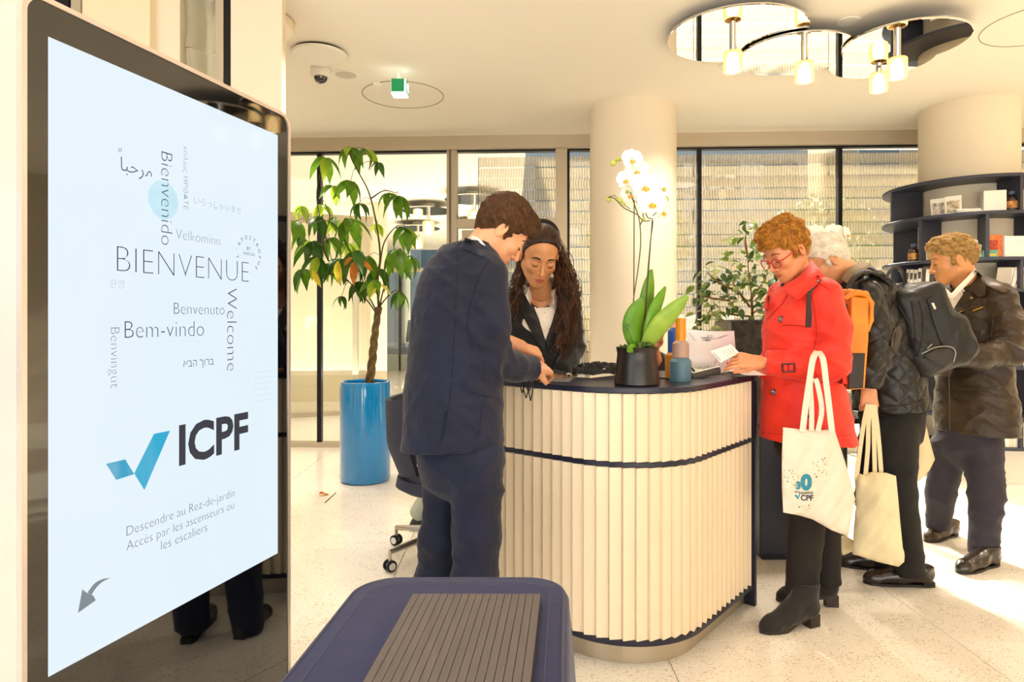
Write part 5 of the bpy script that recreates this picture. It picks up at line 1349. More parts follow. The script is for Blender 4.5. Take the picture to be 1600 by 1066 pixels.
s_ = shoe('ankle_boot', G(1276, 976), G(1186, 990), mC, M_SU, 0.05, 0.044, 0.175, '#2a1d14', 0.052)
s_ = shoe('ankle_boot', G(1309, 947), G(1211, 938), mC, M_SU, 0.05, 0.044, 0.175, '#2a1d14', 0.050)
# coat
M_RC = mat('red_coat_cotton', '#d81e0c', 0.6, bump=(9, 0.35, 3, 0.02), var=(6, 0.10, '#e8331b'), sheen=0.1)
F = Field(P(1165, 705, 2.95)+Vector((-0.05, -0.45, 0)), P(1350, 395, 2.95)+Vector((0.08, 0.42, 0)), 0.0065)
F.chain([(P(1254, 472, 2.97), 0.11), (P(1252, 490, 2.97), 0.150), (P(1250, 525, 2.97), 0.162), (P(1250, 590, 2.97), 0.160), (P(1256, 640, 2.97), 0.190), (P(1262, 710, 2.97), 0.232)], 0.05, (fC, 1.18))
F.cone(P(1258, 452, 2.97), P(1288, 462, 2.86), 0.052, 0.066, 0.05).cone(P(1253, 455, 2.97), P(1222, 466, 3.10), 0.050, 0.06, 0.05)
F.chain([(P(1288, 464, 2.845), 0.072), (P(1302, 515, 2.80), 0.070), (P(1299, 568, 2.78), 0.068)], 0.03)
F.chain([(P(1302, 568, 2.78), 0.072), (P(1250, 570, 2.81), 0.062), (P(1193, 567, 2.855), 0.054)], 0.02)
F.chain([(P(1222, 460, 3.10), 0.06), (P(1224, 560, 3.12), 0.055), (P(1180, 577, 3.0), 0.045)], 0.03)
F.cut(P(1196, 567, 2.855), (-1, 0.12, 0.03), 0.085); F.cut(P(1188, 577, 3.0), (-1, 0, 0), 0.06)
F.cut(P(1260, 687, 2.97), (-0.02, 0, -1))
F.cone(nkC, hC.c, 0.054, 0.054, 0.008, 'sub')
jC = qmesh('trench_coat', F.mesh(folds(0.0085, [((0.7, 0.3, 0.8), 55, 0.8), ((-0.8, 0.2, 0.6), 50, 0.7), ((0.2, 0.3, 1), 100, 0.4)], 9, [(P(1302, 560, 2.72), 0.10, 1.0), (P(1300, 500, 2.75), 0.10, 0.6)], 0.35)), M_RC, mC)
bj = bvh_of(jC); M_RS = mat('red_seam', '#a81608', 0.8)
lap = patch('coat_lapel', [(1197, 463), (1212, 452), (1228, 448), (1232, 456), (1222, 474), (1208, 488), (1198, 499), (1195, 486), (1194, 474)], bj, M_RC, jC, 0.007, 4, bulge=0.004)
patch('storm_flap', [(1226, 480), (1244, 462), (1262, 458), (1264, 510), (1240, 507), (1222, 508), (1222, 492)], bj, M_RC, jC, 0.005, 4, bulge=0.002)
# raised collar
cb = hit(bj, 1252, 440, 2.9)
ring1 = [(1221, 449, 2.84), (1233, 441, 2.845), (1246, 433, 2.855), (1258, 421, 2.89), (1268, 406, 2.97)]; ring2 = [(1236, 464, 2.80), (1248, 468, 2.785), (1262, 456, 2.785), (1278, 444, 2.80), (1290, 432, 2.87)]
top = spline([P(*p) for p in ring1], 4); bot = spline([P(*p) for p in ring2], 4); n = len(top); vs = top+bot+[p+Vector((0.003, 0.006, -0.003)) for p in top]+[p+Vector((0, 0.008, 0.0)) for p in bot]; fs = []
for i in range(n-1): fs += [[i, i+1, n+i+1, n+i], [2*n+i+1, 2*n+i, 3*n+i, 3*n+i+1], [i+1, i, 2*n+i, 2*n+i+1], [n+i, n+i+1, 3*n+i+1, 3*n+i]]
fs += [[0, n, 3*n, 2*n], [n-1, 3*n-1, 4*n-1, 2*n-1]]
newmesh('coat_collar', vs, fs, M_RC, jC, True)
patch('coat_collar', [(1206, 452), (1214, 446), (1223, 446), (1224, 452), (1214, 456), (1208, 460)], bj, M_RC, jC, 0.008, 4)
patch('epaulette', [(1268, 436), (1278, 430), (1302, 444), (1298, 453), (1284, 444)], bj, M_RC, jC, 0.009, 3)
patch('cuff_strap', [(1222, 549), (1237, 549), (1240, 596), (1226, 596)], bj, M_RC, jC, 0.006, 3)
mb = MB(); q = [hit(bj, x, y, 2.8)+Vector((0, -0.009, 0)) for x, y in ((1221, 569), (1240, 568), (1241, 580), (1222, 581), (1221, 569))]; mb.tube(q, 0.0042, 6)
mb.tube([hit(bj, 1230, 568, 2.8)+Vector((0, -0.009, 0)), hit(bj, 1231, 581, 2.8)+Vector((0, -0.009, 0))], 0.002, 6); mb.build('cuff_buckle', mat('dark_buckle', '#2a1510', 0.25, coat=0.5), jC, True)
M_BTN = mat('horn_button', '#3a2018', 0.2, coat=0.6)
for (x, y) in ((1221, 499), (1209, 613)):
    h_ = hit(bj, x, y, 2.85); d = (CAMP-h_).normalized(); M = frame(h_+d*0.004, d.orthogonal(), d); MB().lathe([(0, 0), (0.0135, 0), (0.0145, 0.003), (0.0125, 0.005), (0.009, 0.0035), (0, 0.0035)], 20, (0, 0, 0), M).build('coat_button', M_BTN, jC, True)
patch('pocket_slit', [(1258, 648), (1272, 650), (1272, 654), (1258, 653)], bj, M_SEAM, jC, 0.002, 3)
mb = MB(); seam(mb, [(1192, 500), (1190, 560), (1188, 620), (1186, 680)], bj, 0.0016); seam(mb, [(1222, 508), (1245, 509), (1264, 512)], bj, 0.0018); seam(mb, [(1264, 446), (1272, 480), (1276, 520), (1272, 545)], bj, 0.0022); seam(mb, [(1184, 676), (1240, 680), (1300, 681), (1332, 680)], bj, 0.0012)
mb.build('coat_seams', M_RS, jC, True)
patch('coat_belt', [(1310, 586), (1322, 588), (1324, 600), (1312, 600)], bj, M_RC, jC, 0.006, 3)
# black blouse hint at neck, bracelet, ring
MB().tube(spline([P(1222, 444, 2.88), P(1226, 450, 2.87), P(1234, 446, 2.86)], 3), 0.008, 8).build('scarf_knot', M_BB, mC, True)

# ---- tan leather backpack on her back
tb = thing('backpack', 'tan orange leather box backpack with a dark pocket on the red coat\'s back', 'backpack', P(1335, 535, 3.0))
def frame3(c, t, up):
    t = nrm(t); up = A3(up); up = nrm(up-t*(up@t)); w = np.cross(t, up); return np.array([t, w, up])
M_TAN = mat('tan_leather', '#d97a12', 0.42, bump=(40, 0.12), var=(8, 0.12, '#e28a22')); M_DKL = mat('dark_leather', '#20140f', 0.4, bump=(60, 0.1))
def boxpanel(name, poly, Z0, Z1, m, par, bev=0.004):
    """solid panel: outline in view coordinates at depth Z0, running back to depth Z1"""
    a = [P(x, y, Z0) for x, y in poly]; b = [Vector((p.x, p.y+(Z1-Z0), p.z)) for p in a]; n = len(a)
    mb = MB().add(a+b, [list(range(n)), list(range(n, 2*n))[::-1]]+[[i, i+n, (i+1) % n+n, (i+1) % n] for i in range(n)]); o = mb.build(name, m, par)
    md = o.modifiers.new('b', 'BEVEL'); md.width = bev; md.segments = 2; md.limit_method = 'ANGLE'; return o
boxpanel('side_gusset', [(1318, 480), (1332, 470), (1330, 540), (1326, 606), (1313, 604), (1304, 560), (1308, 500)], 2.965, 3.19, M_DKL, tb)
boxpanel('main_body', [(1331, 463), (1358, 466), (1358, 530), (1352, 608), (1326, 610), (1329, 530)], 2.93, 3.20, M_TAN, tb, 0.008)
boxpanel('front_pocket', [(1329, 552), (1352, 552), (1349, 607), (1326, 608)], 2.922, 2.93, M_DKL, tb, 0.002)
F = Field(P(1300, 540, 2.9)+Vector((-0.05, -0.05, 0)), P(1375, 445, 2.9)+Vector((0.08, 0.36, 0.03)), 0.005)
for y0 in (2.94, 3.20): pass
F.chain([(P(1322, 466, 2.95), 0.010), (P(1336, 458, 2.95), 0.014), (P(1352, 460, 2.95), 0.014), (P(1361, 474, 2.95), 0.012), (P(1361, 500, 2.95), 0.010), (P(1356, 517, 2.95), 0.008)], 0.01)
for dy in (0.05, 0.10, 0.15, 0.2, 0.24):
    o_ = Vector((0, dy, 0)); F.chain([(P(1322, 466, 2.95)+o_, 0.010), (P(1336, 458, 2.95)+o_, 0.014), (P(1352, 460, 2.95)+o_, 0.014), (P(1361, 474, 2.95)+o_, 0.012), (P(1361, 500, 2.95)+o_, 0.010), (P(1356, 517, 2.95)+o_, 0.008)], 0.035)
qmesh('flap', F.mesh(), M_TAN, tb)
mb = MB(); pts = [(1262, 512), (1263, 492), (1264, 470), (1268, 452), (1278, 440), (1290, 436)]
w_ = [hit(bj, x, y, 2.8)+Vector((0, -0.006, 0.002)) for x, y in pts]; w_ = spline(w_[:-1]+[P(1291, 437, 2.90), P(1304, 444, 3.02)], 4); wd_ = [Vector((1, 0, 0.2)).lerp(Vector((0.3, -0.9, 0.25)), min(1, max(0, (i-10)/8))) for i in range(len(w_))]
mb.ribbon(w_, wd_, 0.022, 0.005); mb.build('shoulder_strap', M_DKL, tb, False)
# ---- white printed tote on her forearm
def pouch(name, poly, Zf, th, m, par, step=5.0, seedn=0, wr=0.004):
    """soft bag: outline in view coordinates, Zf(px,py) the depth of its middle surface, puffed to thickness th"""
    pts = [Vector((p[0], p[1])) for p in poly]; out = []
    for i in range(len(pts)):
        a, b = pts[i], pts[(i+1) % len(pts)]; k = max(1, int((b-a).length/step))
        for j in range(k): out.append(a+(b-a)*(j/k))
    n = len(out)
    def inside(x, y):
        c = False; j = n-1
        for i in range(n):
            if (out[i].y > y) != (out[j].y > y) and x < (out[j].x-out[i].x)*(y-out[i].y)/(out[j].y-out[i].y+1e-12)+out[i].x: c = not c
            j = i
        return c
    def ed(x, y): return min(((p.x-x)**2+(p.y-y)**2) for p in out)**0.5
    ins = []; xs = [p.x for p in out]; ys = [p.y for p in out]; y = min(ys)+step/2
    while y < max(ys):
        x = min(xs)+step/2
        while x < max(xs):
            if inside(x, y) and ed(x, y) > step*0.5: ins.append(Vector((x, y)))
            x += step
        y += step
    r = delaunay_2d_cdt(out+ins, [], [list(range(n))], 1, 1e-5); vv, ff = r[0], r[2]; top, bot = [], []
    for p in vv:
        e = th*min(1, ed(p.x, p.y)/40)**0.5; z = Zf(p.x, p.y)
        wv = wr*(math.sin(p.x*0.16+p.y*0.05+seedn)+math.sin(p.x*0.07-p.y*0.11+seedn*2)+0.5*math.sin(p.x*0.3+p.y*0.21)) if e > 0.002 else 0
        a = P(p.x, p.y, z); top.append(a+Vector((0, -e/2-wv, 0))); bot.append(a+Vector((0, e/2-wv+0.002, 0)))
    N = len(vv); faces = [list(f) for f in ff]+[[i+N for i in f][::-1] for f in ff]
    from collections import Counter
    ec = Counter(tuple(sorted((f[i], f[(i+1) % len(f)]))) for f in ff for i in range(len(f)))
    for f in ff:
        for i in range(len(f)):
            a, b = f[i], f[(i+1) % len(f)]
            if ec[tuple(sorted((a, b)))] == 1: faces.append([b, a, a+N, b+N])
    o = newmesh(name, top+bot, faces, m, par); bm = bmesh.new(); bm.from_mesh(o.data); bmesh.ops.recalc_face_normals(bm, faces=bm.faces); bm.to_mesh(o.data); bm.free(); sharp(o, 60); return o
M_TOTE = mat('white_tote_cotton', '#d8ccba', 0.75, bump=(14, 0.35, 3, 0.02)); M_CREAMT = mat('cream_tote_cotton', '#dccda6', 0.75, bump=(14, 0.4, 3, 0.02))
tg = thing('tote_bag', 'white printed tote bag hanging from the red coat\'s forearm', 'bag', P(1280, 740, 2.66), None)
Zb = lambda x, y: 2.66+0.0006*(x-1224)
bag1 = pouch('bag_body', [(1224, 668), (1250, 671), (1280, 672), (1304, 672), (1320, 720), (1336, 778), (1331, 808), (1325, 839), (1300, 829), (1270, 812), (1250, 806), (1224, 801), (1222, 760), (1222, 710)], Zb, 0.055, M_TOTE, tg)
mb = MB()
hL = hit(bj, 1276, 552, 2.75)
for pts in ([(1254, 675), (1258, 640), (1264, 600), (1270, 562), (1277, 549)], [(1300, 675), (1296, 640), (1291, 600), (1286, 562), (1279, 549)]):
    w_ = []
    for i, (x, y) in enumerate(pts): w_.append(P(x, y, 2.655+0.006*i))
    w_[-1] = P(pts[-1][0], pts[-1][1], 2.72); mb.ribbon(spline(w_, 4), Vector((1, 0, 0.1)), 0.024, 0.0025)
for pts in ([(1268, 673), (1268, 640), (1266, 602), (1268, 590)], [(1278, 674), (1284, 640), (1278, 604), (1274, 592)]):
    mb.ribbon(spline([P(x, y, 2.675) for x, y in pts], 4), Vector((1, 0, 0.1)), 0.020, 0.0025)
mb.build('handles', M_TOTE, tg)
bb_ = bvh_of(bag1); M_TEAL = mat('teal_print', '#1f7c90', 0.6); M_DKP = mat('dark_print', '#23303c', 0.6); M_ORP = mat('orange_print_dot', '#e0862e', 0.6)
def bagtext(s, x0, y0, wpx, m, off=0, ang=0.0, name='printed_lettering'):
    c = bpy.data.curves.new(name, 'FONT'); c.body = s; c.size = 0.1; c.offset = off; c.resolution_u = 3
    ob = bpy.data.objects.new(name, c); COL.objects.link(ob); bpy.context.view_layer.update()
    me = bpy.data.meshes.new_from_object(ob.evaluated_get(bpy.context.evaluated_depsgraph_get())); bpy.data.objects.remove(ob)
    bm_ = bmesh.new(); bm_.from_mesh(me); bmesh.ops.triangulate(bm_, faces=bm_.faces); bmesh.ops.subdivide_edges(bm_, edges=[e for e in bm_.edges if e.calc_length() > 0.012], cuts=2, use_grid_fill=True); bmesh.ops.triangulate(bm_, faces=bm_.faces); bm_.to_mesh(me); bm_.free()
    xs = [v.co.x for v in me.vertices]; k = wpx/(max(xs)-min(xs)); x_ = min(xs)
    for v in me.vertices:
        a = (v.co.x-x_)*k; b = v.co.y*k; px = x0+a*math.cos(ang)+b*math.sin(ang); py = y0-(b*math.cos(ang)-a*math.sin(ang)); h_ = hit(bb_, px, py, 2.64); v.co = h_+(CAMP-h_).normalized()*0.0022
    me.materials.clear(); me.materials.append(m); return link(name, me, bag1)
bagtext('0', 1250.5, 764.5, 18, M_TEAL, 0.006, 0.03, 'printed_number')
bagtext('3', 1243.5, 764, 7.5, M_TEAL, 0.006, 0.03, 'printed_number')
bagtext('ans', 1242, 770, 8, M_DKP, 0.001, 0.1); bagtext('qualité', 1251, 772, 19.5, M_DKP, 0.001, 0.02); bagtext('CPF', 1251, 782, 20, M_DKP, 0.003, 0.02)
patch('check_mark_print', [(1241, 774), (1245, 773), (1246.5, 777), (1249, 771), (1251.5, 770), (1247, 781)], bb_, M_TEAL, bag1, 0.0012, 3)
rr = random.Random(5); mbs = [MB(), MB()]
for i in range(62):
    side = rr.random()
    if side < 0.42: x = 1224+rr.random()*24; y = 731+rr.random()*26-(x-1224)*-0.15
    elif side < 0.86: x = 1270+rr.random()*22; y = 720+rr.random()*28-(x-1270)*0.25
    else: x = 1248+rr.random()*18; y = 786+rr.random()*14
    h_ = hit(bb_, x, y, 2.64); h_ += (CAMP-h_).normalized()*0.0012; rad = 0.0013+0.0013*rr.random()
    mbs[0 if rr.random() < 0.72 else 1].ball(h_, (rad, 0.0006, rad), 6, None, 4)
mbs[0].build('print_dots', M_DKP, bag1); mbs[1].build('print_dots', M_ORP, bag1)
# card and sheet in her hands
cd = thing('badge_card', 'small white printed card held in the red coat woman\'s fingers', 'card', P(1132, 558, 2.84))
def quadprism(name, pts, th, m, par):
    pts = [Vector(p) for p in pts]; nn = (pts[1]-pts[0]).cross(pts[2]-pts[0]).normalized()*th; n = len(pts)
    return MB().add(pts+[p+nn for p in pts], [list(range(n))[::-1], list(range(n, 2*n))]+[[i, (i+1) % n, (i+1) % n+n, i+n] for i in range(n)]).build(name, m, par)
M_PAPER = mat('paper', '#f2eee6', 0.7)
crd = quadprism('card', [P(1110, 549, 2.80), P(1142, 538, 2.84), P(1155, 551, 2.87), P(1126, 567, 2.83)], 0.0008, M_PAPER, cd)
bc = bvh_of(crd); mb = MB()
for k in range(4): a, b = hit(bc, 1129+4*k, 548.5-1.8*k, 2.83), hit(bc, 1137+4*k, 557-1.5*k, 2.83); mb.tube([a+Vector((0, -0.001, 0)), b+Vector((0, -0.001, 0))], 0.0007, 4)
a, b = hit(bc, 1114, 551, 2.83), hit(bc, 1126, 563, 2.83); mb.tube([a+Vector((0, -0.001, 0)), b+Vector((0, -0.001, 0))], 0.0012, 4); mb.build('printed_lines', M_DKP, crd)
sh_ = thing('paper_sheet', 'loose white sheet sticking out over the counter edge below the red sleeve', 'paper', P(1165, 580, 2.95))
quadprism('sheet', [P(1128, 577, 2.94), P(1160, 571, 3.04), P(1198, 586.5, 2.86), P(1165, 586, 2.84)], 0.0008, M_PAPER, sh_)

# ============ white-haired man in a quilted jacket
mD = thing('person', 'white-haired man in a black quilted jacket leaning forward beyond the red coat', 'person', P(1395, 930, 3.3))
fD = nrm((-0.95, -0.22, 0)); sD = nrm((0.22, -0.95, 0))
hD = Head(P(1292, 407, 3.33), (-0.83, 0.20, -0.55), (-0.52, 0.10, 0.84), 1.04)
nkD = P(1334, 437, 3.34); SKD = skinmat('skin_pink', '#dc9a6c', '#e6a97c')
wD = P(1357, 606, 3.14)
F = Field(A3(wD)-0.17, A3(wD)+0.17, 0.0032); hand(F, wD, (0.03, 0.0, -1.0), (-0.25, -0.95, 0.0), 1, 1.0, per=((0.55, 1.1, 0.7), (0.55, 1.1, 0.7), (0.6, 1.1, 0.7), (0.65, 1.1, 0.7)), thumb=(0.8, 0.35, 0.6))
core = torso_body([[(P(1350, 460, 3.33), 0.09), (P(1395, 640, 3.33), 0.13)], [(P(1405, 700, 3.25), 0.07), (P(1428, 890, 3.2), 0.035)], [(P(1380, 700, 3.42), 0.07), (P(1385, 870, 3.45), 0.035)], [(P(1350, 470, 3.17), 0.035), (P(1370, 545, 3.1), 0.03), (wD, 0.024)]])
bD = bodyparts('body', mD, [hD.skin(nkD, nr=0.062).mesh(), core, F.mesh()], SKD); hD.features(bD, '#c07860', '#d8cfc0', lipk=0.6)
HD = mat('hair_white', '#efe4cf', 0.6, bump=(80, 0.4, 4), var=(40, 0.12, '#fff8e8'))
F = hD.haircap((0.010, 0.010, 0.010), 0.0, (0.66, -0.75), extra=[((-0.06, 0, 0.0), (0.045, 0.066, 0.06))])
VQ = F.mesh(folds(0.002, [((1, 0.3, 0.5), 220, 1)], 1)); hoD = qmesh('hair', VQ, HD, mD)
mb = MB(); strands(mb, VQ[0], normals(*VQ), lambda p, n: -hD.f*0.9-hD.u*0.3, 1800, 0.03, 0.0008, 5, 0.0022, 5, 0.2); k_ = mb.build('hair_strands', HD, hoD, True); k_['kind'] = 'stuff'
mb = MB(); mb.tube([hD.L(0.095, 0.06, -0.002), hD.L(0.05, 0.079, 0.004), hD.L(-0.005, 0.086, 0.010), hD.L(-0.03, 0.084, -0.008)], 0.0015, 6)
for q in (1, -1): mb.tube([hD.L(0.103, q*(0.034+0.024*math.cos(t)), -0.010+0.017*math.sin(t)) for t in np.linspace(0, 6.283, 17)], 0.0013, 5)
mb.build('glasses', mat('wire_gold', '#b89a5c', 0.25, 1.0), mD, True)
M_DT = mat('black_trousers', '#0e0c0b', 0.85, bump=(12, 0.3, 3, 0.02), var=(4, 0.15, '#161310'))
F = Field(P(1325, 930, 3.3)+Vector((-0.05, -0.4, 0)), P(1470, 600, 3.3)+Vector((0.05, 0.4, 0)), 0.008)
F.cone(P(1392, 620, 3.33), P(1393, 665, 3.33), 0.155, 0.155, 0.03, 'add', (fD, 1.1))
F.chain([(P(1398, 680, 3.24), 0.105), (P(1402, 770, 3.18), 0.083), (P(1424, 893, 3.20), 0.063)], 0.02)
F.chain([(P(1374, 690, 3.43), 0.100), (P(1362, 780, 3.45), 0.080), (P(1378, 872, 3.46), 0.060)], 0.02)
F.cut(P(1424, 900, 3.2), (0.15, 0, -1), 0.12)
qmesh('trousers', F.mesh(folds(0.006, [((0.5, 0.2, 1.0), 60, 0.8), ((-0.7, 0.4, 0.7), 50, 0.9)], 4)), M_DT, mD)
M_BR = mat('dark_brown_leather', '#241812', 0.3, coat=0.3, bump=(50, 0.12))
shoe('shoe', G(1458, 916), G(1347, 911), mD, M_BR, 0.025, 0.05, 0.09); shoe('shoe', G(1398, 893), G(1306, 882), mD, M_BR, 0.025, 0.05, 0.085)
M_QJ = mat('black_quilted_nylon', '#100e0c', 0.42, bump=(16, 0.4, 3, 0.02), spec=0.5, var=(5, 0.2, '#1a1714'))
F = Field(P(1315, 660, 3.3)+Vector((-0.08, -0.42, 0)), P(1475, 405, 3.3)+Vector((0.05, 0.4, 0.02)), 0.0065)
F.chain([(P(1343, 446, 3.33), 0.105), (P(1352, 468, 3.33), 0.150), (P(1368, 520, 3.33), 0.165), (P(1385, 580, 3.33), 0.165), (P(1396, 665, 3.33), 0.195)], 0.05, (fD, 1.12))
F.cone(P(1340, 440, 3.33), P(1352, 460, 3.18), 0.06, 0.070, 0.05)
F.chain([(P(1352, 466, 3.165), 0.078), (P(1366, 510, 3.11), 0.078), (P(1367, 552, 3.10), 0.072), (P(1356, 606, 3.13), 0.056)], 0.03)
F.cut(P(1356, 606, 3.13), (-0.05, 0, -1), 0.08); F.cut(P(1396, 638, 3.33), (0.10, 0, -1))
F.cone(nkD, hD.c, 0.066, 0.062, 0.008, 'sub')
qf = folds(0.006, [((0.5, 0.3, 1.0), 90, 0.6), ((-0.7, 0.3, 0.7), 70, 0.7)], 6, [(P(1368, 545, 3.05), 0.12, 0.8)], 0.4)
def quilt(V, N):
    a = V@np.array((0.75, 0.3, 0.65))*math.pi/0.062; b = V@np.array((-0.75, -0.3, 0.65))*math.pi/0.062
    return 0.009*(np.minimum(np.abs(np.sin(a)), np.abs(np.sin(b)))**0.45-0.6)+qf(V, N)
jD = qmesh('quilted_jacket', F.mesh(quilt), M_QJ, mD); bj = bvh_of(jD)
q = spline([P(1322, 440, 3.24), P(1330, 428, 3.22), P(1340, 420, 3.24), P(1352, 414, 3.3)], 5)
MB().tube(q, [0.014]*len(q), 8, flat=2.2).build('jacket_collar', mat('taupe_corduroy', '#8d7a62', 0.8, bump=(200, 0.3)), mD, True)
patch('elbow_patch', [(1399, 512), (1408, 508), (1410, 522), (1404, 545), (1398, 556), (1392, 540), (1394, 522)], bj, mat('elbow_suede', '#4b4239', 0.8), jD, 0.008, 4)
mb = MB(); seam(mb, [(1338, 634), (1380, 636), (1420, 632), (1450, 625)], bj, 0.004, n=6); mb.build('hem_binding', M_DKL, jD, True)
# his cream tote
tg = thing('tote_bag', 'plain cream tote bag hanging from the quilted jacket man\'s hand', 'bag', P(1370, 800, 3.08))
pouch('bag_body', [(1336, 748), (1344, 740), (1352, 744), (1362, 738), (1385, 739), (1400, 744), (1403, 775), (1407, 820), (1413, 878), (1404, 886), (1370, 878), (1345, 870), (1332, 866), (1334, 830), (1338, 790)], lambda x, y: 3.08-0.0006*(x-1340), 0.08, M_CREAMT, tg, seedn=2)
mb = MB(); hx = P(1359, 626, 3.12)
for pts in ([(1338, 750), (1344, 700), (1350, 660), (1356, 632)], [(1352, 746), (1356, 700), (1357, 660), (1360, 632)], [(1367, 742), (1366, 700), (1365, 660), (1363, 632)], [(1377, 742), (1374, 700), (1370, 660), (1366, 632)]): mb.ribbon(spline([P(x, y, 3.08+0.012*i) for i, (x, y) in enumerate(pts)], 4), Vector((1, 0, 0.1)), 0.020, 0.0025)
mb.build('handles', M_CREAMT, tg)
tg = thing('tote_bag', 'small fold of a cream tote bag low between the printed tote and the black trousers', 'bag', P(1322, 840, 3.2))
pouch('bag_body', [(1306, 836), (1322, 838), (1336, 846), (1332, 862), (1318, 868), (1308, 860)], lambda x, y: 3.2, 0.06, M_CREAMT, tg, seedn=4)
# ---- black backpack
tb = thing('backpack', 'large black and grey nylon backpack on the quilted jacket', 'backpack', P(1432, 510, 3.3))
M_BP = mat('black_nylon', '#11100f', 0.5, bump=(20, 0.4, 3, 0.02), var=(6, 0.15, '#1b1917')); M_BP2 = mat('grey_nylon', '#2a2825', 0.6, bump=(300, 0.2)); M_BP3 = mat('charcoal_nylon', '#14171d', 0.5, bump=(300, 0.2))
R = frame3(None, (0.93, 0.0, 0.32), (-0.32, 0, 0.95)); cB = P(1432, 508, 3.30)
F = Field(A3(cB)-A3((0.29, 0.27, 0.34)), A3(cB)+A3((0.27, 0.27, 0.36)), 0.006)
F.box(A3(cB)+R[2]*-0.02, R, (0.125, 0.15, 0.215), 0.05, 0.02)
F.box(A3(cB)+R[2]*-0.10+R[0]*0.02, R, (0.155, 0.155, 0.115), 0.045, 0.03)
F.ell(A3(cB)+R[2]*0.02+R[0]*0.09, R, (0.065, 0.12, 0.15), 0.04)
F.cone(A3(cB)-R[0]*0.10+R[2]*0.20-R[1]*0, A3(cB)-R[0]*0.02+R[2]*0.17, 0.05, 0.06, 0.04)
pk = qmesh('main_compartment', F.mesh(folds(0.010, [((0.7, 0.3, 0.8), 60, 0.8), ((-0.8, 0.2, 0.6), 55, 0.8)], 8, base=0.5)), M_BP, tb); bp_ = bvh_of(pk)
patch('front_panel', [(1449, 468), (1458, 462), (1466, 466), (1474, 482), (1482, 505), (1488, 530), (1490, 545), (1478, 546), (1468, 530), (1458, 500)], bp_, M_BP3, tb, 0.008, 4)
patch('bottom_panel', [(1396, 556), (1430, 556), (1440, 560), (1470, 560), (1470, 578), (1440, 588), (1410, 582), (1398, 572)], bp_, M_BP2, tb, 0.008, 4)
patch('side_pocket', [(1444, 556), (1462, 546), (1484, 545), (1491, 552), (1488, 568), (1476, 574), (1458, 566)], bp_, M_BP2, tb, 0.014, 4)
mb = MB(); seam(mb, [(1424, 470), (1428, 500), (1430, 530), (1428, 556)], bp_, 0.006, flat=0.5); seam(mb, [(1436, 470), (1442, 500), (1440, 530), (1436, 552)], bp_, 0.005, flat=0.5); seam(mb, [(1404, 478), (1420, 505), (1426, 520)], bp_, 0.003); mb.build('zips', M_BP2, tb, True)
mb = MB(); seam(mb, [(1440, 553), (1462, 543), (1484, 542), (1493, 550), (1490, 566)], bp_, 0.0025, 0.012); seam(mb, [(1449, 545), (1456, 538)], bp_, 0.0025, 0.004); mb.build('piping', mat('light_piping', '#9b9488', 0.5), tb, True)
patch('badge', [(1455, 474), (1459, 473), (1463, 482), (1460, 484)], bp_, mat('badge_light', '#d8cdb8', 0.4), tb, 0.011, 3)
mb = MB(); mb.ribbon(spline([P(1384, 436, 3.22), P(1390, 424, 3.22), P(1398, 419, 3.24), P(1408, 424, 3.27), P(1414, 438, 3.3), P(1418, 452, 3.3)], 5), Vector((0.4, 1, 0)), 0.035, 0.012); mb.build('grab_handle', M_BP2, tb, True)
mb = MB(); mb.ribbon(spline([P(1324, 470, 3.12), P(1326, 450, 3.10), P(1334, 435, 3.12), P(1350, 424, 3.16), P(1372, 430, 3.2), P(1392, 446, 3.22)], 5), Vector((0.3, 1, 0.2)), 0.05, 0.010)
mb.ribbon(spline([P(1392, 500, 3.16), P(1396, 520, 3.12), P(1392, 545, 3.12), P(1400, 562, 3.18)], 4), Vector((1, 0.2, 0)), 0.028, 0.005); mb.build('shoulder_strap', M_BP, tb, True)

# ============ man in the brown waxed jacket
mE = thing('person', 'man in a brown waxed jacket and navy trousers looking left by the bookshelf', 'person', P(1515, 870, 3.72))
fE = nrm((-0.90, -0.44, 0)); sE = nrm((0.44, -0.90, 0))
hE = Head(P(1489, 407, 3.72), (-0.90, 0.36, -0.17), (-0.16, 0.06, 0.98), 1.09)
nkE = P(1512, 452, 3.74); SKE = skinmat('skin_golden', '#d9935c', '#e09e68')
core = torso_body([[(P(1515, 470, 3.75), 0.10), (P(1518, 660, 3.75), 0.14)], [(P(1535, 700, 3.68), 0.07), (P(1533, 865, 3.55), 0.038)], [(P(1480, 700, 3.85), 0.07), (P(1466, 820, 3.95), 0.038)]])
wE = P(1480, 556, 3.44)
F = Field(A3(wE)-0.15, A3(wE)+0.15, 0.004); hand(F, wE, (-0.95, -0.1, 0.05), (-0.1, -0.8, 0.5), 1, 0.95, curl=(0.7, 0.9, 0.5))
bE = bodyparts('body', mE, [hE.skin(nkE, nr=0.060, jaw=1.08, nose=0.97).mesh(), core, F.mesh()], SKE); hE.features(bE, '#c47a58', '#8f6a3a', browr=0.0024, open_=True, lipk=0.55)
HE = mat('hair_blond', '#8f6632', 0.5, bump=(80, 0.5, 4), var=(35, 0.35, '#d0a057'), stretch=(1, 1, 2))
F = hE.haircap((0.009, 0.006, 0.009), 0.002, (0.60, -0.80), extra=[((0.040, 0.0, 0.095), (0.055, 0.055, 0.034)), ((0.080, 0.01, 0.078), (0.022, 0.038, 0.018)), ((-0.05, 0, 0.01), (0.052, 0.063, 0.06))])
VQ = F.mesh(folds(0.006, [((1, 0.3, 0.5), 140, 1), ((0.3, 1, 0.5), 120, 1)], 1, base=1)); hoE = qmesh('hair', VQ, HE, mE)
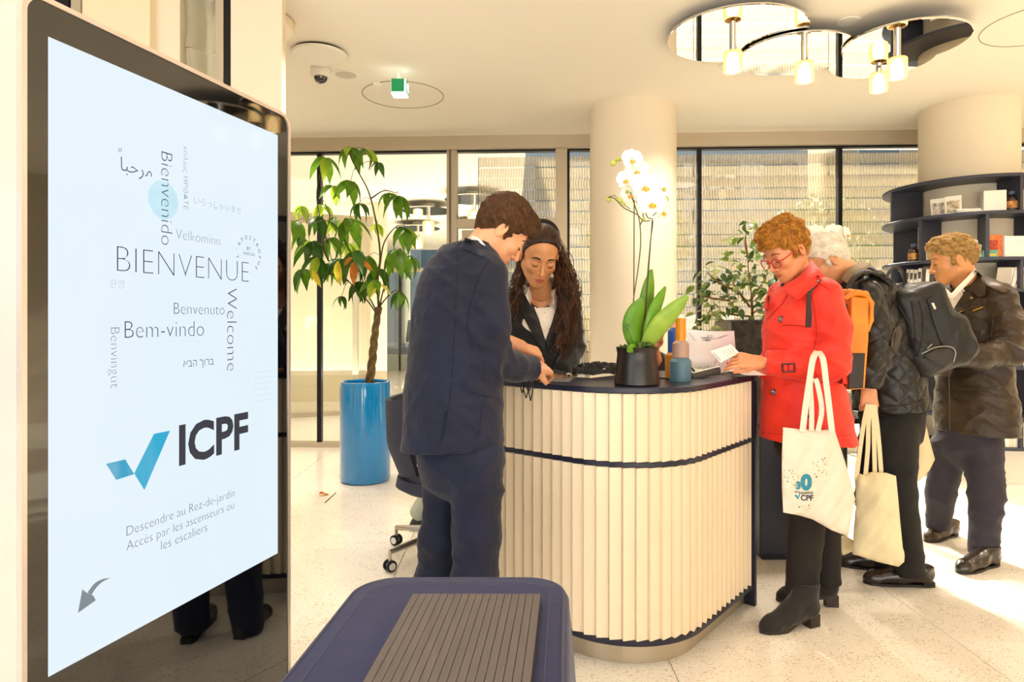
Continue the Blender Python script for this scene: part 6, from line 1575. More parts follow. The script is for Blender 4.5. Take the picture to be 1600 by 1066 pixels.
mb = MB(); strands(mb, VQ[0], normals(*VQ), lambda p, n: hE.f*0.6*(1 if (p-hE.c)@hE.u > 0.07 else -0.5)-hE.u*0.4+hE.s*0.2*math.sin(p[0]*80), 2600, 0.034, 0.0009, 5, 0.0035, 5, 0.15); k_ = mb.build('hair_strands', mat('hair_blond_strand', '#b08343', 0.4, var=(50, 0.4, '#e6bf76')), hoE, True); k_['kind'] = 'stuff'
M_ET = mat('navy_chino', '#2a2631', 0.8, bump=(12, 0.35, 3, 0.02), var=(4, 0.12, '#322d37'))
F = Field(P(1430, 880, 3.7)+Vector((-0.12, -0.4, 0)), P(1580, 640, 3.7)+Vector((0.05, 0.45, 0)), 0.008)
F.cone(P(1517, 650, 3.75), P(1514, 690, 3.75), 0.165, 0.165, 0.03, 'add', (fE, 1.2))
F.chain([(P(1533, 700, 3.68), 0.105), (P(1542, 770, 3.62), 0.085), (P(1536, 862, 3.56), 0.070)], 0.02)
F.chain([(P(1482, 700, 3.85), 0.100), (P(1470, 770, 3.90), 0.078), (P(1466, 822, 3.96), 0.066)], 0.02)
F.cut(P(1536, 866, 3.56), (0, 0, -1), 0.15); F.cut(P(1466, 826, 3.96), (0, 0, -1), 0.12)
qmesh('trousers', F.mesh(folds(0.008, [((0.5, 0.2, 1.0), 75, 0.9), ((-0.7, 0.4, 0.7), 60, 0.9)], 11, [(P(1536, 780, 3.55), 0.16, 0.6)], 0.4)), M_ET, mE)
shoe('shoe', G(1556, 882), G(1496, 897), mE, M_BR, 0.025, 0.052, 0.1); shoe('shoe', G(1492, 836), G(1446, 848), mE, mat('tan_brown_leather', '#33200f', 0.35), 0.025, 0.05, 0.09)
M_WJ = mat('brown_waxed_cotton', '#281b0e', 0.45, bump=(10, 0.55, 4, 0.03), var=(5, 0.3, '#3e2d1b'), spec=0.45)
F = Field(P(1440, 690, 3.7)+Vector((-0.1, -0.45, 0)), P(1600, 425, 3.7)+Vector((0.05, 0.42, 0.02)), 0.0065)
F.chain([(P(1518, 464, 3.74), 0.115), (P(1520, 482, 3.74), 0.170), (P(1520, 520, 3.74), 0.190), (P(1522, 580, 3.74), 0.185), (P(1524, 640, 3.74), 0.205), (P(1526, 700, 3.74), 0.225)], 0.05, (fE, 1.28))
F.cone(P(1525, 450, 3.74), P(1562, 464, 3.60), 0.06, 0.072, 0.05).cone(P(1512, 452, 3.74), P(1474, 466, 3.88), 0.06, 0.07, 0.05)
F.chain([(P(1564, 468, 3.59), 0.080), (P(1575, 510, 3.54), 0.080), (P(1573, 550, 3.50), 0.076)], 0.03)
F.chain([(P(1573, 552, 3.50), 0.074), (P(1530, 557, 3.46), 0.068), (P(1482, 556, 3.44), 0.055)], 0.02)
F.chain([(P(1470, 468, 3.88), 0.072), (P(1460, 550, 3.85), 0.062), (P(1475, 575, 3.65), 0.05)], 0.02)
F.cone(P(1570, 600, 3.75), P(1578, 668, 3.78), 0.03, 0.035, 0.06)
F.cut(P(1482, 556, 3.44), (-1, 0, 0), 0.08); F.cut(P(1526, 676, 3.74), (-0.03, 0, -1))
F.cone(nkE, hE.c, 0.066, 0.062, 0.008, 'sub')
jE = qmesh('waxed_jacket', F.mesh(folds(0.011, [((0.7, 0.3, 0.9), 60, 0.8), ((-0.8, 0.2, 0.6), 48, 0.8), ((0.2, 0.3, 1), 95, 0.4)], 13, [(P(1575, 550, 3.45), 0.12, 0.8), (P(1530, 620, 3.5), 0.15, 0.3)], 0.4)), M_WJ, mE); bj = bvh_of(jE)
shE = patch('shirt', [(1470, 452), (1480, 462), (1492, 458), (1505, 448), (1508, 456), (1496, 478), (1482, 498), (1476, 494), (1472, 472)], bj, M_WS, mE, 0.008, 4)
MB().tube(spline([P(1469, 449, 3.58), P(1476, 456, 3.57), P(1486, 463, 3.57), P(1498, 452, 3.57), P(1512, 438, 3.6), P(1524, 424, 3.66)], 4), 0.007, 8, flat=2.4).build('shirt_collar', M_WS, mE, True)
patch('jacket_lapel', [(1510, 452), (1522, 462), (1518, 476), (1500, 488), (1484, 498), (1488, 486), (1498, 470)], bj, M_WJ, jE, 0.012, 4)
patch('jacket_collar', [(1524, 422), (1532, 428), (1540, 440), (1540, 462), (1530, 464), (1516, 456), (1506, 452), (1516, 440)], bj, M_WJ, jE, 0.022, 4, bulge=0.004)
patch('jacket_collar', [(1449, 446), (1462, 440), (1472, 446), (1470, 458), (1456, 464), (1450, 458)], bj, M_WJ, jE, 0.02, 4)
patch('epaulette', [(1540, 438), (1552, 437), (1580, 452), (1568, 458), (1541, 446)], bj, mat('brown_waxed_light', '#4a3926', 0.45), jE, 0.011, 3)
patch('collar_tab', [(1504, 456), (1516, 456), (1518, 470), (1508, 472)], bj, M_WJ, jE, 0.026, 3)
M_BRS = mat('brass_zip', '#c79a3e', 0.3, 1.0)
mb = MB(); seam(mb, [(1478, 498), (1500, 488), (1521, 479)], bj, 0.004, 0.012, flat=0.5); seam(mb, [(1520, 486), (1536, 480)], bj, 0.004, 0.008); mb.build('brass_zips', M_BRS, jE, True)
mb = MB(); seam(mb, [(1482, 570), (1483, 620), (1484, 672)], bj, 0.003); seam(mb, [(1538, 466), (1536, 500), (1530, 540)], bj, 0.0025); seam(mb, [(1528, 575), (1545, 600), (1572, 610)], bj, 0.003); seam(mb, [(1562, 470), (1552, 500), (1548, 535)], bj, 0.0022); mb.build('jacket_seams', M_DKL, jE, True)
MB().ball(hit(bj, 1512, 466, 3.5)+Vector((0, -0.03, 0)), 0.007).build('snap_button', M_BRS, jE, True)
patch('jumper_edge', [(1466, 460), (1471, 466), (1470, 490), (1464, 482)], bj, mat('navy_knit', '#2b2c40', 0.9), mE, 0.006, 3)
tg = thing('tote_bag', 'cream tote bag hanging between the black trousers and the navy trousers', 'bag', P(1438, 700, 3.62))
pouch('bag_body', [(1417, 640), (1432, 632), (1440, 636), (1448, 668), (1456, 700), (1461, 718), (1452, 736), (1436, 752), (1418, 752), (1414, 700)], lambda x, y: 3.62, 0.10, M_CREAMT, tg, seedn=6)
mb = MB()
for pts in ([(1422, 640), (1428, 610), (1438, 585)], [(1436, 638), (1440, 610), (1442, 585)]): mb.ribbon(spline([P(x, y, 3.62) for x, y in pts], 4), Vector((1, 0, 0)), 0.02, 0.0025)
mb.build('handles', M_CREAMT, tg)

# ============ person seated behind the orchid
mS = thing('person', 'person in a black jacket seated behind the counter, face half hidden by the orchid', 'person', P(1025, 780, 3.5))
hS = Head(P(1013, 520, 3.45), (0.25, -0.85, -0.45), (0.1, -0.42, 0.88), 1.0); nkS = P(1018, 562, 3.55); SKS = skinmat('skin_coral', '#dd8a5e', '#e29a70')
core = torso_body([[(P(1025, 600, 3.6), 0.10), (P(1030, 730, 3.65), 0.13)], [(P(1010, 740, 3.55), 0.07), (P(1000, 745, 3.2), 0.06), (P(1000, 860, 3.2), 0.035)], [(P(1050, 740, 3.55), 0.07), (P(1045, 745, 3.2), 0.06), (P(1045, 860, 3.2), 0.035)]])
bS = bodyparts('body', mS, [hS.skin(nkS, fem=True, nr=0.05).mesh(), core], SKS); hS.features(bS, '#b85a44', '#6a3a20')
F = hS.haircap((0.014, 0.01, 0.012), 0.0, (0.62, -0.78)); qmesh('hair', F.mesh(), HC_, mS)
F = Field(P(960, 760, 3.6)+Vector((0, -0.3, 0)), P(1085, 540, 3.6)+Vector((0.05, 0.3, 0)), 0.009)
F.chain([(P(1020, 578, 3.6), 0.11), (P(1024, 610, 3.6), 0.16), (P(1028, 680, 3.62), 0.155), (P(1030, 750, 3.64), 0.17)], 0.05, ((0, 1, 0), 1.3))
F.chain([(P(1055, 600, 3.58), 0.06), (P(1064, 660, 3.55), 0.05), (P(1040, 690, 3.35), 0.042)], 0.02); F.chain([(P(985, 600, 3.58), 0.06), (P(976, 660, 3.55), 0.05), (P(1000, 690, 3.35), 0.042)], 0.02)
F.cone(nkS, hS.c, 0.056, 0.05, 0.008, 'sub'); jS = qmesh('jacket', F.mesh(folds(0.006, FOLD, 3)), M_BB, mS)
patch('shirt', [(1010, 572), (1024, 572), (1026, 590), (1020, 610), (1012, 590)], bvh_of(jS), M_WS, mS, 0.008, 4)
F = Field(P(960, 900, 3.2)+Vector((0, -0.15, 0)), P(1090, 700, 3.7)+Vector((0.05, 0.2, 0)), 0.01)
for x in (1002, 1048): F.chain([(P(x+10, 742, 3.62), 0.085), (P(x, 750, 3.22), 0.07), (P(x, 880, 3.22), 0.055)], 0.02)
qmesh('trousers', F.mesh(), M_BB, mS)
for x in (1002, 1048): shoe('shoe', G(x, 908)+Vector((0, 0.07, 0)), G(x, 908)+Vector((0, -0.17, 0)), mS, M_SH)
st_ = thing('stool', 'black round stool under the seated person, hidden by the counter', 'stool', (0.80, 3.68, 0))
MB().lathe([(0.19, 0.36), (0.2, 0.38), (0.2, 0.42), (0.18, 0.43), (0, 0.43)], 32, (0.80, 3.68, 0)).build('seat', M_DKL, st_, True)
MB().lathe([(0.03, 0.02), (0.025, 0.36)], 16, (0.80, 3.68, 0)).lathe([(0.2, 0), (0.2, 0.012), (0.03, 0.03), (0, 0.03)], 32, (0.80, 3.68, 0)).build('pedestal', M_CHROME, st_, True)

# ============ person on the office chair, hidden behind the navy suit, one sneaker showing
mT = thing('person', 'seated person behind the navy suit, only pale trouser leg and black sneaker showing', 'person', P(712, 800, 3.73))
hT = Head(P(735, 535, 3.68), (0.9, 0.1, -0.4), (0.3, 0, 0.95), 0.95)
core = torso_body([[(P(722, 590, 3.68), 0.12), (P(716, 700, 3.70), 0.14)], [(P(716, 712, 3.65), 0.07), (P(742, 722, 3.67), 0.06)]])
qmesh('body', merge([hT.skin(P(727, 572, 3.68)).mesh(), core]), SKB, mT); qmesh('hair', hT.haircap().mesh(), HB, mT)
F = Field(P(660, 720, 3.68)+Vector((0, -0.3, 0)), P(770, 560, 3.68)+Vector((0, 0.3, 0)), 0.01); F.chain([(P(724, 590, 3.68), 0.13), (P(716, 700, 3.70), 0.15)], 0.03, ((1, 0, 0), 1.2)); F.cone(P(727, 572, 3.68), hT.c, 0.055, 0.05, 0.004, 'sub'); qmesh('top', F.mesh(), M_BB, mT)
M_PALE = mat('pale_grey_green_trousers', '#b9bba6', 0.85, bump=(14, 0.3, 3, 0.02))
F = Field(P(620, 840, 3.83)+Vector((0, -0.3, 0)), P(790, 680, 3.63)+Vector((0, 0.35, 0)), 0.009)
F.chain([(P(716, 705, 3.75), 0.085), (P(752, 716, 3.85), 0.070)], 0.02); F.chain([(P(752, 716, 3.85), 0.070), (P(690, 745, 3.87), 0.062), (P(655, 800, 3.89), 0.052)], 0.02)
F.chain([(P(716, 705, 3.58), 0.085), (P(757, 718, 3.55), 0.070)], 0.02); F.chain([(P(757, 718, 3.55), 0.070), (P(740, 800, 3.58), 0.05)], 0.02)
qmesh('trousers', F.mesh(folds(0.005, FOLD, 2)), M_PALE, mT)
M_SNK = mat('black_canvas', '#23262b', 0.8, bump=(200, 0.2)); M_SOLE = mat('white_rubber', '#ece4d4', 0.5)
shoe('sneaker', G(672, 822), G(640, 832), mT, M_SNK, 0.02, 0.046, 0.07, '#ece4d4'); shoe('sneaker', G(735, 862), G(762, 856), mT, M_SNK, 0.02, 0.046, 0.07, '#ece4d4')
# ------------------------------------------------------------------ office chair behind the man
oc = thing('office_chair', 'navy shell office chair on a chrome five-star base behind the navy suit', 'chair', (-0.36, 3.68, 0))
M_CH = mat('navy_upholstery', '#23283c', 0.7, bump=(300, 0.15)); 
ccx, ccy = -0.37, 3.68
# shell back on the left of the seat
vs = []; fs = []; nu, nv = 17, 11
for j in range(nv+1):
    v = j/nv; z = 0.46+0.41*v
    half = 0.25*(1-0.0*v)*(0.72+0.28*min(1, v*3)) if v < 0.33 else 0.25
    for i in range(nu+1):
        a = (i/nu-0.5)*2; ang = math.pi+a*1.0
        rr0 = 0.30*(0.80+0.20*min(1, v*2.5))+0.015*v
        vs.append(Vector((ccx+0.02+rr0*math.cos(ang), ccy+rr0*1.05*math.sin(ang), z+0.03*a*a)))
N_ = len(vs)
for v in list(vs): 
    d = Vector((v.x-ccx, v.y-ccy, 0)).normalized(); vs.append(v+d*0.03)
for j in range(nv):
    for i in range(nu):
        q = [j*(nu+1)+i, j*(nu+1)+i+1, (j+1)*(nu+1)+i+1, (j+1)*(nu+1)+i]; fs.append(q[::-1]); fs.append([k+N_ for k in q])
edge = [j*(nu+1) for j in range(nv+1)]+[nv*(nu+1)+i for i in range(1, nu+1)]+[j*(nu+1)+nu for j in range(nv-1, -1, -1)]+[i for i in range(nu-1, 0, -1)]
for k in range(len(edge)): a, b = edge[k], edge[(k+1) % len(edge)]; fs.append([a, b, b+N_, a+N_])
MB().add(vs, fs).build('backrest', M_CH, oc, True)
MB().lathe([(0.0, 0.37), (0.22, 0.37), (0.27, 0.40), (0.26, 0.45), (0.15, 0.465), (0, 0.465)], 36, (ccx, ccy, 0)).build('seat', M_CH, oc, True)
MB().lathe([(0.028, 0.10), (0.028, 0.25), (0.02, 0.25), (0.02, 0.37)], 20, (ccx, ccy, 0)).build('gas_lift', M_CHROME, oc, True)
target = G(606, 891); a0 = math.atan2(target.y-ccy-0.03, target.x-ccx); Rb = (Vector((target.x, target.y))-Vector((ccx, ccy))).length
Rb = min(Rb, 0.62)
for k in range(5):
    a = a0+k*math.radians(72); d = Vector((math.cos(a), math.sin(a), 0)); e = Vector((ccx, ccy, 0))+d*Rb
    lg = MB().tube([Vector((ccx, ccy, 0.135)), Vector((ccx, ccy, 0.13))+d*Rb*0.5-Vector((0, 0, 0.008)), e+Vector((0, 0, 0.10)), e+Vector((0, 0, 0.055))], [0.026, 0.02, 0.014, 0.010], 10).build('base_leg', mat('polished_aluminium', '#b9b2a6', 0.25, 0.9), oc, True)
    w = d.cross(Vector((0, 0, 1)))
    for s_ in (-1, 1):
        c = e+w*(0.016*s_)+Vector((0, 0, 0.0301)); M = frame(c, (0, 0, 1), w)
        MB().lathe([(0, -0.009), (0.021, -0.009), (0.0295, -0.006), (0.0295, 0.006), (0.021, 0.009), (0, 0.009)], 24, (0, 0, 0), M).build('caster_wheel', M_BLACKM, lg, True)
        MB().lathe([(0, -0.0102), (0.019, -0.0102), (0.019, 0.0102), (0, 0.0102)], 20, (0, 0, 0), M).build('caster_hub', mat('pale_hub', '#d8d2c6', 0.3), lg, True)

# ------------------------------------------------------------------ leaves
def leafmesh(name, L, Wd, droop, fold, m, nseg=6, tip=1.0, thick=0.0):
    vs = []; fs = []
    for i in range(nseg+1):
        t = i/nseg; w = Wd*math.sin(math.pi*(t**0.8*0.97+0.015))**0.8*(1 if t < 0.7 else (1-(t-0.7)/0.3*0.55*tip)); z = -droop*t*t*L; x = L*t*(1-0.25*droop*t)
        vs += [(x, -w/2, z+fold*w), (x, 0, z), (x, w/2, z+fold*w)]
    for i in range(nseg):
        for k in (0, 1): fs.append([3*i+k, 3*i+3+k, 3*i+4+k, 3*i+1+k])
    me = bpy.data.meshes.new(name); me.from_pydata(vs, [], fs); me.shade_smooth(); me.materials.append(m); return me
def leafmat(name, c, c2, tr=0.35):
    m = bpy.data.materials.new(name); m.use_nodes = True; nt = m.node_tree; b = nt.nodes['Principled BSDF']; L = nt.links
    tc = nt.nodes.new('ShaderNodeTexCoord'); wv = nt.nodes.new('ShaderNodeTexNoise'); wv.inputs['Scale'].default_value = 14; rp = nt.nodes.new('ShaderNodeValToRGB')
    rp.color_ramp.elements[0].position = 0.35; rp.color_ramp.elements[1].position = 0.7; rp.color_ramp.elements[0].color = (*lin(c), 1); rp.color_ramp.elements[1].color = (*lin(c2), 1)
    L.new(tc.outputs['Object'], wv.inputs['Vector']); L.new(wv.outputs[0], rp.inputs[0]); L.new(rp.outputs[0], b.inputs['Base Color']); b.inputs['Roughness'].default_value = 0.35
    t = nt.nodes.new('ShaderNodeBsdfTranslucent'); L.new(rp.outputs[0], t.inputs[0]); mx = nt.nodes.new('ShaderNodeMixShader'); mx.inputs[0].default_value = tr
    L.new(b.outputs[0], mx.inputs[1]); L.new(t.outputs[0], mx.inputs[2]); L.new(mx.outputs[0], nt.nodes['Material Output'].inputs[0]); return m
LG = [leafmat('leaf_green', '#4c7a1a', '#6f9a24', 0.5), leafmat('leaf_dark', '#2f5a1c', '#44701e', 0.35), leafmat('leaf_lime', '#8fb32c', '#b8cf3e', 0.5), leafmat('leaf_yellow', '#d9c02a', '#e6d24a', 0.5), leafmat('leaf_orange', '#c9701c', '#dd8c34', 0.4)]
# ------------------------------------------------------------------ braided tree in the tall blue planter
pc = G(571, 752); pc.y += 0.0; Rp = 39.5*5.3/FPX; pc = Vector((-229*5.42/FPX, 5.42, 0)); Rp = 0.203; Hp = CAMH-(596-HY)*5.42/FPX
tp = thing('planter', 'tall glossy blue cylindrical planter holding the braided tree', 'planter', pc)
MB().lathe([(0.165, 0), (0.19, 0.006), (Rp, 0.03), (Rp, Hp-0.02), (Rp-0.004, Hp), (Rp-0.016, Hp+0.003), (Rp-0.024, Hp-0.006), (Rp-0.025, Hp-0.09), (0, Hp-0.09)], 72, (pc.x, pc.y, 0)).build('glazed_pot', mat('blue_glaze', '#0e80c8', 0.12, coat=0.8, bump=(1.5, 0.02), var=(1.2, 0.08)), tp, True)
MB().lathe([(Rp-0.026, Hp-0.085), (0.1, Hp-0.07), (0, Hp-0.066)], 40, (pc.x, pc.y, 0)).build('soil', mat('soil', '#3c2a1c', 0.95, bump=(60, 0.8)), tp, True)
tr_ = thing('potted_tree', 'braided money tree with large drooping hand-shaped leaves in the blue planter', 'plant', (pc.x, pc.y, Hp-0.07))
D_ = pc.y
M_BARK = mat('braid_bark', '#5c4630', 0.85, bump=(50, 0.6), var=(20, 0.3, '#7d6a3c')); M_STEM = mat('green_stem', '#4d4a22', 0.7)
path = spline([P(577, 604, D_), P(582, 560, D_), P(586, 520, D_), P(592, 480, D_)], 8)
for k in range(3):
    pts = [p+Vector((math.cos(i*0.55+k*2.094), math.sin(i*0.55+k*2.094), 0))*0.021*(1-0.3*i/len(path)) for i, p in enumerate(path)]
    MB().tube(pts, [0.019-0.004*i/len(path) for i in range(len(path))], 8).build('trunk', M_BARK, tr_, True)
BR = [[(592, 484), (590, 440), (594, 400), (588, 350), (576, 300), (556, 262), (546, 238)],
      [(590, 490), (580, 470), (570, 452), (562, 420), (548, 395)], [(588, 490), (574, 470), (545, 440), (520, 410), (512, 370)],
      [(592, 484), (600, 450), (612, 420), (618, 395)], [(593, 420), (600, 380), (618, 355), (632, 352)], [(520, 420), (505, 385), (515, 340), (508, 318)],
      [(548, 395), (530, 360), (510, 345), (485, 350)], [(592, 482), (600, 470), (615, 455), (625, 456)], [(545, 440), (500, 420), (480, 400), (470, 385)], [(580, 310), (600, 298), (620, 302)], [(512, 380), (500, 340), (495, 300), (505, 250)]]
mb = MB(); rr = random.Random(12); ends = []
for i, b in enumerate(BR):
    dz = 0 if i in (0, 1) else (rr.random()-0.5)*0.5
    pts = spline([P(x, y, D_+dz*min(1, k/2)) for k, (x, y) in enumerate(b)], 5)
    n = len(pts); mb.tube(pts, [0.011*(1-0.7*k/n) if i == 0 else 0.007*(1-0.6*k/n) for k in range(n)], 6); ends.append((b, dz))
mb.build('branches', M_STEM, tr_, True)
lm = [leafmesh('leaf', 0.21, 0.078, 0.45, 0.18, LG[0]), leafmesh('leaf', 0.21, 0.074, 0.55, 0.2, LG[1]), leafmesh('leaf', 0.19, 0.072, 0.4, 0.15, LG[2]), leafmesh('leaf', 0.19, 0.056, 0.5, 0.2, LG[3]), leafmesh('leaf', 0.2, 0.058, 0.5, 0.25, LG[4])]
# clusters: (px, py, depth offset, size, leaf count, palette)
CL = [(546, 230, 0, 1.05, 5, 0), (572, 234, 0.1, 0.95, 4, 0), (507, 247, 0.05, 1.05, 5, 0), (592, 254, -0.1, 0.6, 4, 1), (548, 283, -0.1, 1.0, 5, 0), (522, 290, 0.1, 0.9, 5, 2), (606, 302, 0.1, 0.8, 5, 0), (622, 306, -0.05, 1.1, 6, 0),
      (471, 322, 0.1, 0.8, 7, 2), (503, 320, 0.2, 0.85, 6, 2), (462, 345, -0.1, 1.1, 5, 0), (497, 338, -0.1, 1.0, 6, 1), (546, 342, -0.1, 1.2, 7, 0), (520, 340, 0.2, 0.9, 6, 2), (560, 318, 0.1, 0.8, 5, 1),
      (632, 356, 0, 1.1, 6, 0), (618, 390, -0.1, 1.25, 6, 0), (486, 378, 0.0, 1.1, 7, 1), (515, 372, 0.15, 1.0, 6, 0), (545, 380, 0.2, 0.95, 5, 2), (556, 392, -0.2, 1.25, 6, 1), (575, 400, 0.0, 1.1, 5, 0), (530, 405, -0.1, 1.1, 6, 1),
      (474, 420, 0, 0.95, 5, 1), (508, 412, 0.1, 1.0, 5, 0), (590, 420, 0.1, 1.0, 5, 1), (562, 440, 0.05, 1.0, 6, 1), (585, 438, -0.1, 0.9, 5, 0), (625, 456, 0, 0.8, 5, 0), (534, 463, 0.1, 0.6, 4, 1), (497, 402, -0.15, 1.0, 5, 1), (640, 400, 0.15, 0.9, 5, 0), (470, 368, 0.1, 0.7, 4, 1), (590, 350, 0.2, 0.6, 4, 2)]
mb = MB(); rr = random.Random(21); nleaf = 0
def nearest_on(b):
    best = None
    for i, (br, dz) in enumerate(ends):
        for x, y in br:
            e = (x-b[0])**2+(y-b[1])**2
            if best is None or e < best[0]: best = (e, x, y, dz)
    return best
for (x, y, dz, s_, n, pal) in CL:
    c = P(x, y, D_+dz); e = nearest_on((x, y)); q = P(e[1], e[2], D_+e[3])
    if (q-c).length > 0.02: MB().tube([q, (q+c)/2+Vector((0, 0, 0.03)), c], 0.0022, 5).build('leaf_stalk', M_STEM, tr_, True)
    a0 = rr.random()*6.28
    for k in range(n):
        a = a0+k*6.283/n+rr.uniform(-0.2, 0.2); pitch = rr.uniform(0.25, 0.95); p_ = pal if rr.random() < 0.72 else rr.choice([0, 1, 0, 2])
        M = Matrix.Translation(c) @ Matrix.Rotation(a, 4, 'Z') @ Matrix.Rotation(pitch, 4, 'Y') @ Matrix.Rotation(rr.uniform(-0.5, 0.5), 4, 'X') @ Matrix.Scale(s_*rr.uniform(0.85, 1.1), 4)
        link('leaf', lm[p_], tr_, mtx=M); nleaf += 1
for (x, y, x2, y2, kind, s_) in ((558, 404, 545, 450, 4, 1.3), (562, 405, 583, 422, 4, 0.9), (551, 402, 533, 415, 4, 0.7), (489, 422, 500, 452, 3, 0.85), (528, 408, 527, 452, 3, 1.0), (588, 450, 580, 462, 3, 0.6), (596, 445, 608, 455, 3, 0.6), (606, 455, 612, 462, 3, 0.5)):
    c = P(x, y, D_-0.28); d = P(x2, y2, D_-0.30)-c; M = frame(c, d, (0, -1, 0.2)) @ Matrix.Scale(d.length/0.20, 4); link('leaf', lm[kind], tr_, mtx=M); MB().tube([P(x, y, D_-0.1), c], 0.002, 4).build('leaf_stalk', M_STEM, tr_)
# fallen leaves on the floor
for (x, y, x2, y2, k, lab) in ((499, 777, 521, 769, 4, 'fallen brown leaf lying on the floor left of the blue planter'), (638, 738, 648, 735, 4, 'small fallen orange leaf on the floor right of the blue planter')):
    a = G(x, y); b = G(x2, y2); d = b-a; M = frame(a+Vector((0, 0, 0.02)), d, (0, -0.5, 1)) @ Matrix.Scale(d.length/0.19, 4); o = link('fallen_leaf', lm[k], None, mtx=M); tag(o, lab, 'leaf')
o = MB().tube([G(508, 786)+Vector((0, 0, 0.004)), G(525, 771)+Vector((0, 0, 0.006))], 0.003, 6).build('fallen_stalk', M_STEM, None, True); tag(o, 'thin green stalk lying beside the fallen brown leaf', 'stalk')

# ------------------------------------------------------------------ bushy potted ficus behind the counter
fy = 4.7; fc = P(1176, 520, fy)
fp = thing('planter', 'black speckled square planter half hidden by the red coat', 'planter', (fc.x+0.06, fy, 0))
x0, x1 = (1143-800)*4.45/FPX, (1200-800)*4.45/FPX+0.1; zt2 = CAMH
MB().box((x0, 4.45, 0), (x1, 4.82, CAMH), None, 0.006).build('planter_box', mat('black_marble', '#1c1b1a', 0.35, var=(22, 0.3, '#4a463f')), fp)
MB().box((x0+0.02, 4.47, CAMH-0.0005), (x1-0.02, 4.80, CAMH+0.004)).build('soil', mat('soil', '#3c2a1c', 0.95), fp)
bu = thing('potted_shrub', 'bushy small-leaved shrub with a thin brown trunk behind the red coat woman', 'plant', (x0+0.17, 4.62, CAMH))
lf = [leafmesh('leaf', 0.075, 0.040, 0.3, 0.12, leafmat('ficus_leaf', '#5f7a32', '#8a9c50', 0.3), 4), leafmesh('leaf', 0.072, 0.038, 0.3, 0.12, leafmat('ficus_dark', '#33501e', '#4a6629', 0.2), 4), leafmesh('leaf', 0.07, 0.04, 0.2, 0.1, leafmat('ficus_pale', '#a8b078', '#c8cc98', 0.3), 4)]
fb = [[(1176, 500), (1174, 460), (1170, 430), (1168, 400), (1165, 380)], [(1172, 480), (1150, 450), (1140, 430)], [(1172, 470), (1190, 445), (1200, 425)], [(1175, 495), (1120, 490), (1100, 500)], [(1150, 455), (1120, 440), (1105, 425)], [(1170, 410), (1165, 370), (1182, 350)], [(1174, 490), (1195, 480), (1205, 490)], [(1140, 470), (1105, 465), (1088, 460)]]
mb = MB(); rr = random.Random(31)
for i, b in enumerate(fb): mb.tube(spline([P(x, y, 4.62+(0 if k == 0 else ((i*37) % 7-3)*0.05)) for k, (x, y) in enumerate(b)], 4), [0.008]*4+[0.004]*((len(b)-1)*4-3), 6)
mb.build('trunk', mat('shrub_bark', '#7a5636', 0.85), bu, True)
nn_ = 0
while nn_ < 290:
    b = rr.choice(fb); k = rr.randrange(1, len(b)); x = b[k][0]+rr.gauss(0, 15); y = b[k][1]+rr.gauss(0, 17)
    if x < 1082 or x > 1262 or y > 510 or y < 344 or x < 1090+(420-y)*0.75: continue
    c = P(x, y, 4.62+rr.gauss(0, 0.14)); q = rr.random(); mi = 1 if q < 0.42 else (0 if q < 0.78 else 2)
    M = Matrix.Translation(c) @ Matrix.Rotation(rr.random()*6.28, 4, 'Z') @ Matrix.Rotation(rr.uniform(-0.6, 0.9), 4, 'Y') @ Matrix.Rotation(rr.uniform(-0.8, 0.8), 4, 'X') @ Matrix.Scale(rr.uniform(0.8, 1.25), 4)
    link('leaf', lf[mi], bu, mtx=M); nn_ += 1

# ------------------------------------------------------------------ things on the counter
ZC = HC+0.0003
def C(px, py, dz=0): Z = FPX*(CAMH-ZC)/(py-HY); return Vector(((px-800)*Z/FPX, Z, ZC+dz))
oc_ = Vector((195*2.60/FPX, 2.60, ZC))
op = thing('orchid_pot', 'matte black flared pot holding the white orchid on the counter', 'pot', oc_)
MB().lathe([(0.0, 0), (0.083, 0), (0.087, 0.004), (0.086, 0.03), (0.079, 0.09), (0.0755, 0.12), (0.080, 0.143), (0.082, 0.146), (0.079, 0.146), (0.072, 0.12), (0, 0.12)], 56, oc_).build('pot_body', mat('matte_black_ceramic', '#1c1714', 0.35), op, True)
ob_ = thing('orchid', 'white phalaenopsis orchid with arching flower stems and broad leaves in a black pot', 'plant', oc_+Vector((0, 0, 0.12)))
mb = MB(); rr = random.Random(2)
for i in range(420):
    a = rr.random()*6.28; r_ = 0.064*rr.random()**0.5; c = oc_+Vector((r_*math.cos(a), r_*math.sin(a), 0.128+0.022*rr.random()+0.014*(1 if math.cos(a) > 0 else 0)))
    u = Vector((rr.gauss(0, 1), rr.gauss(0, 1), rr.gauss(0, 1))).normalized()*0.009; w = u.orthogonal().normalized()*0.0035; mb.add([c-u, c+w, c+u, c-w], [[0, 1, 2, 3]]); mb.tube([c-u, c+w*2, c+u], 0.0012, 3)
k_ = mb.build('moss', leafmat('moss_green', '#3f5f22', '#6b7f3a', 0.2), ob_); k_['kind'] = 'stuff'
OL = [[(995, 548, 0), (990, 505, -0.02), (1003, 466, -0.04), 17, 0], [(1003, 550, 0), (1010, 480, 0.04), (1018, 421, 0.02), 13, 0], [(1008, 545, 0), (1022, 490, -0.02), (1040, 448, 0.03), 10, 0], [(1005, 548, 0), (1035, 505, -0.05), (1075, 462, -0.08), 15, 1], [(1003, 550, 0), (1030, 515, 0.0), (1060, 492, 0.0), 10, 2], [(1000, 545, -0.02), (990, 544, -0.07), (980, 549, -0.11), 7, 0]]
OG = [leafmat('orchid_green', '#5e9420', '#79ac2c', 0.3), leafmat('orchid_pale', '#92b43c', '#aac750', 0.3), leafmat('orchid_dark', '#2f5c1a', '#3f6e20', 0.2)]
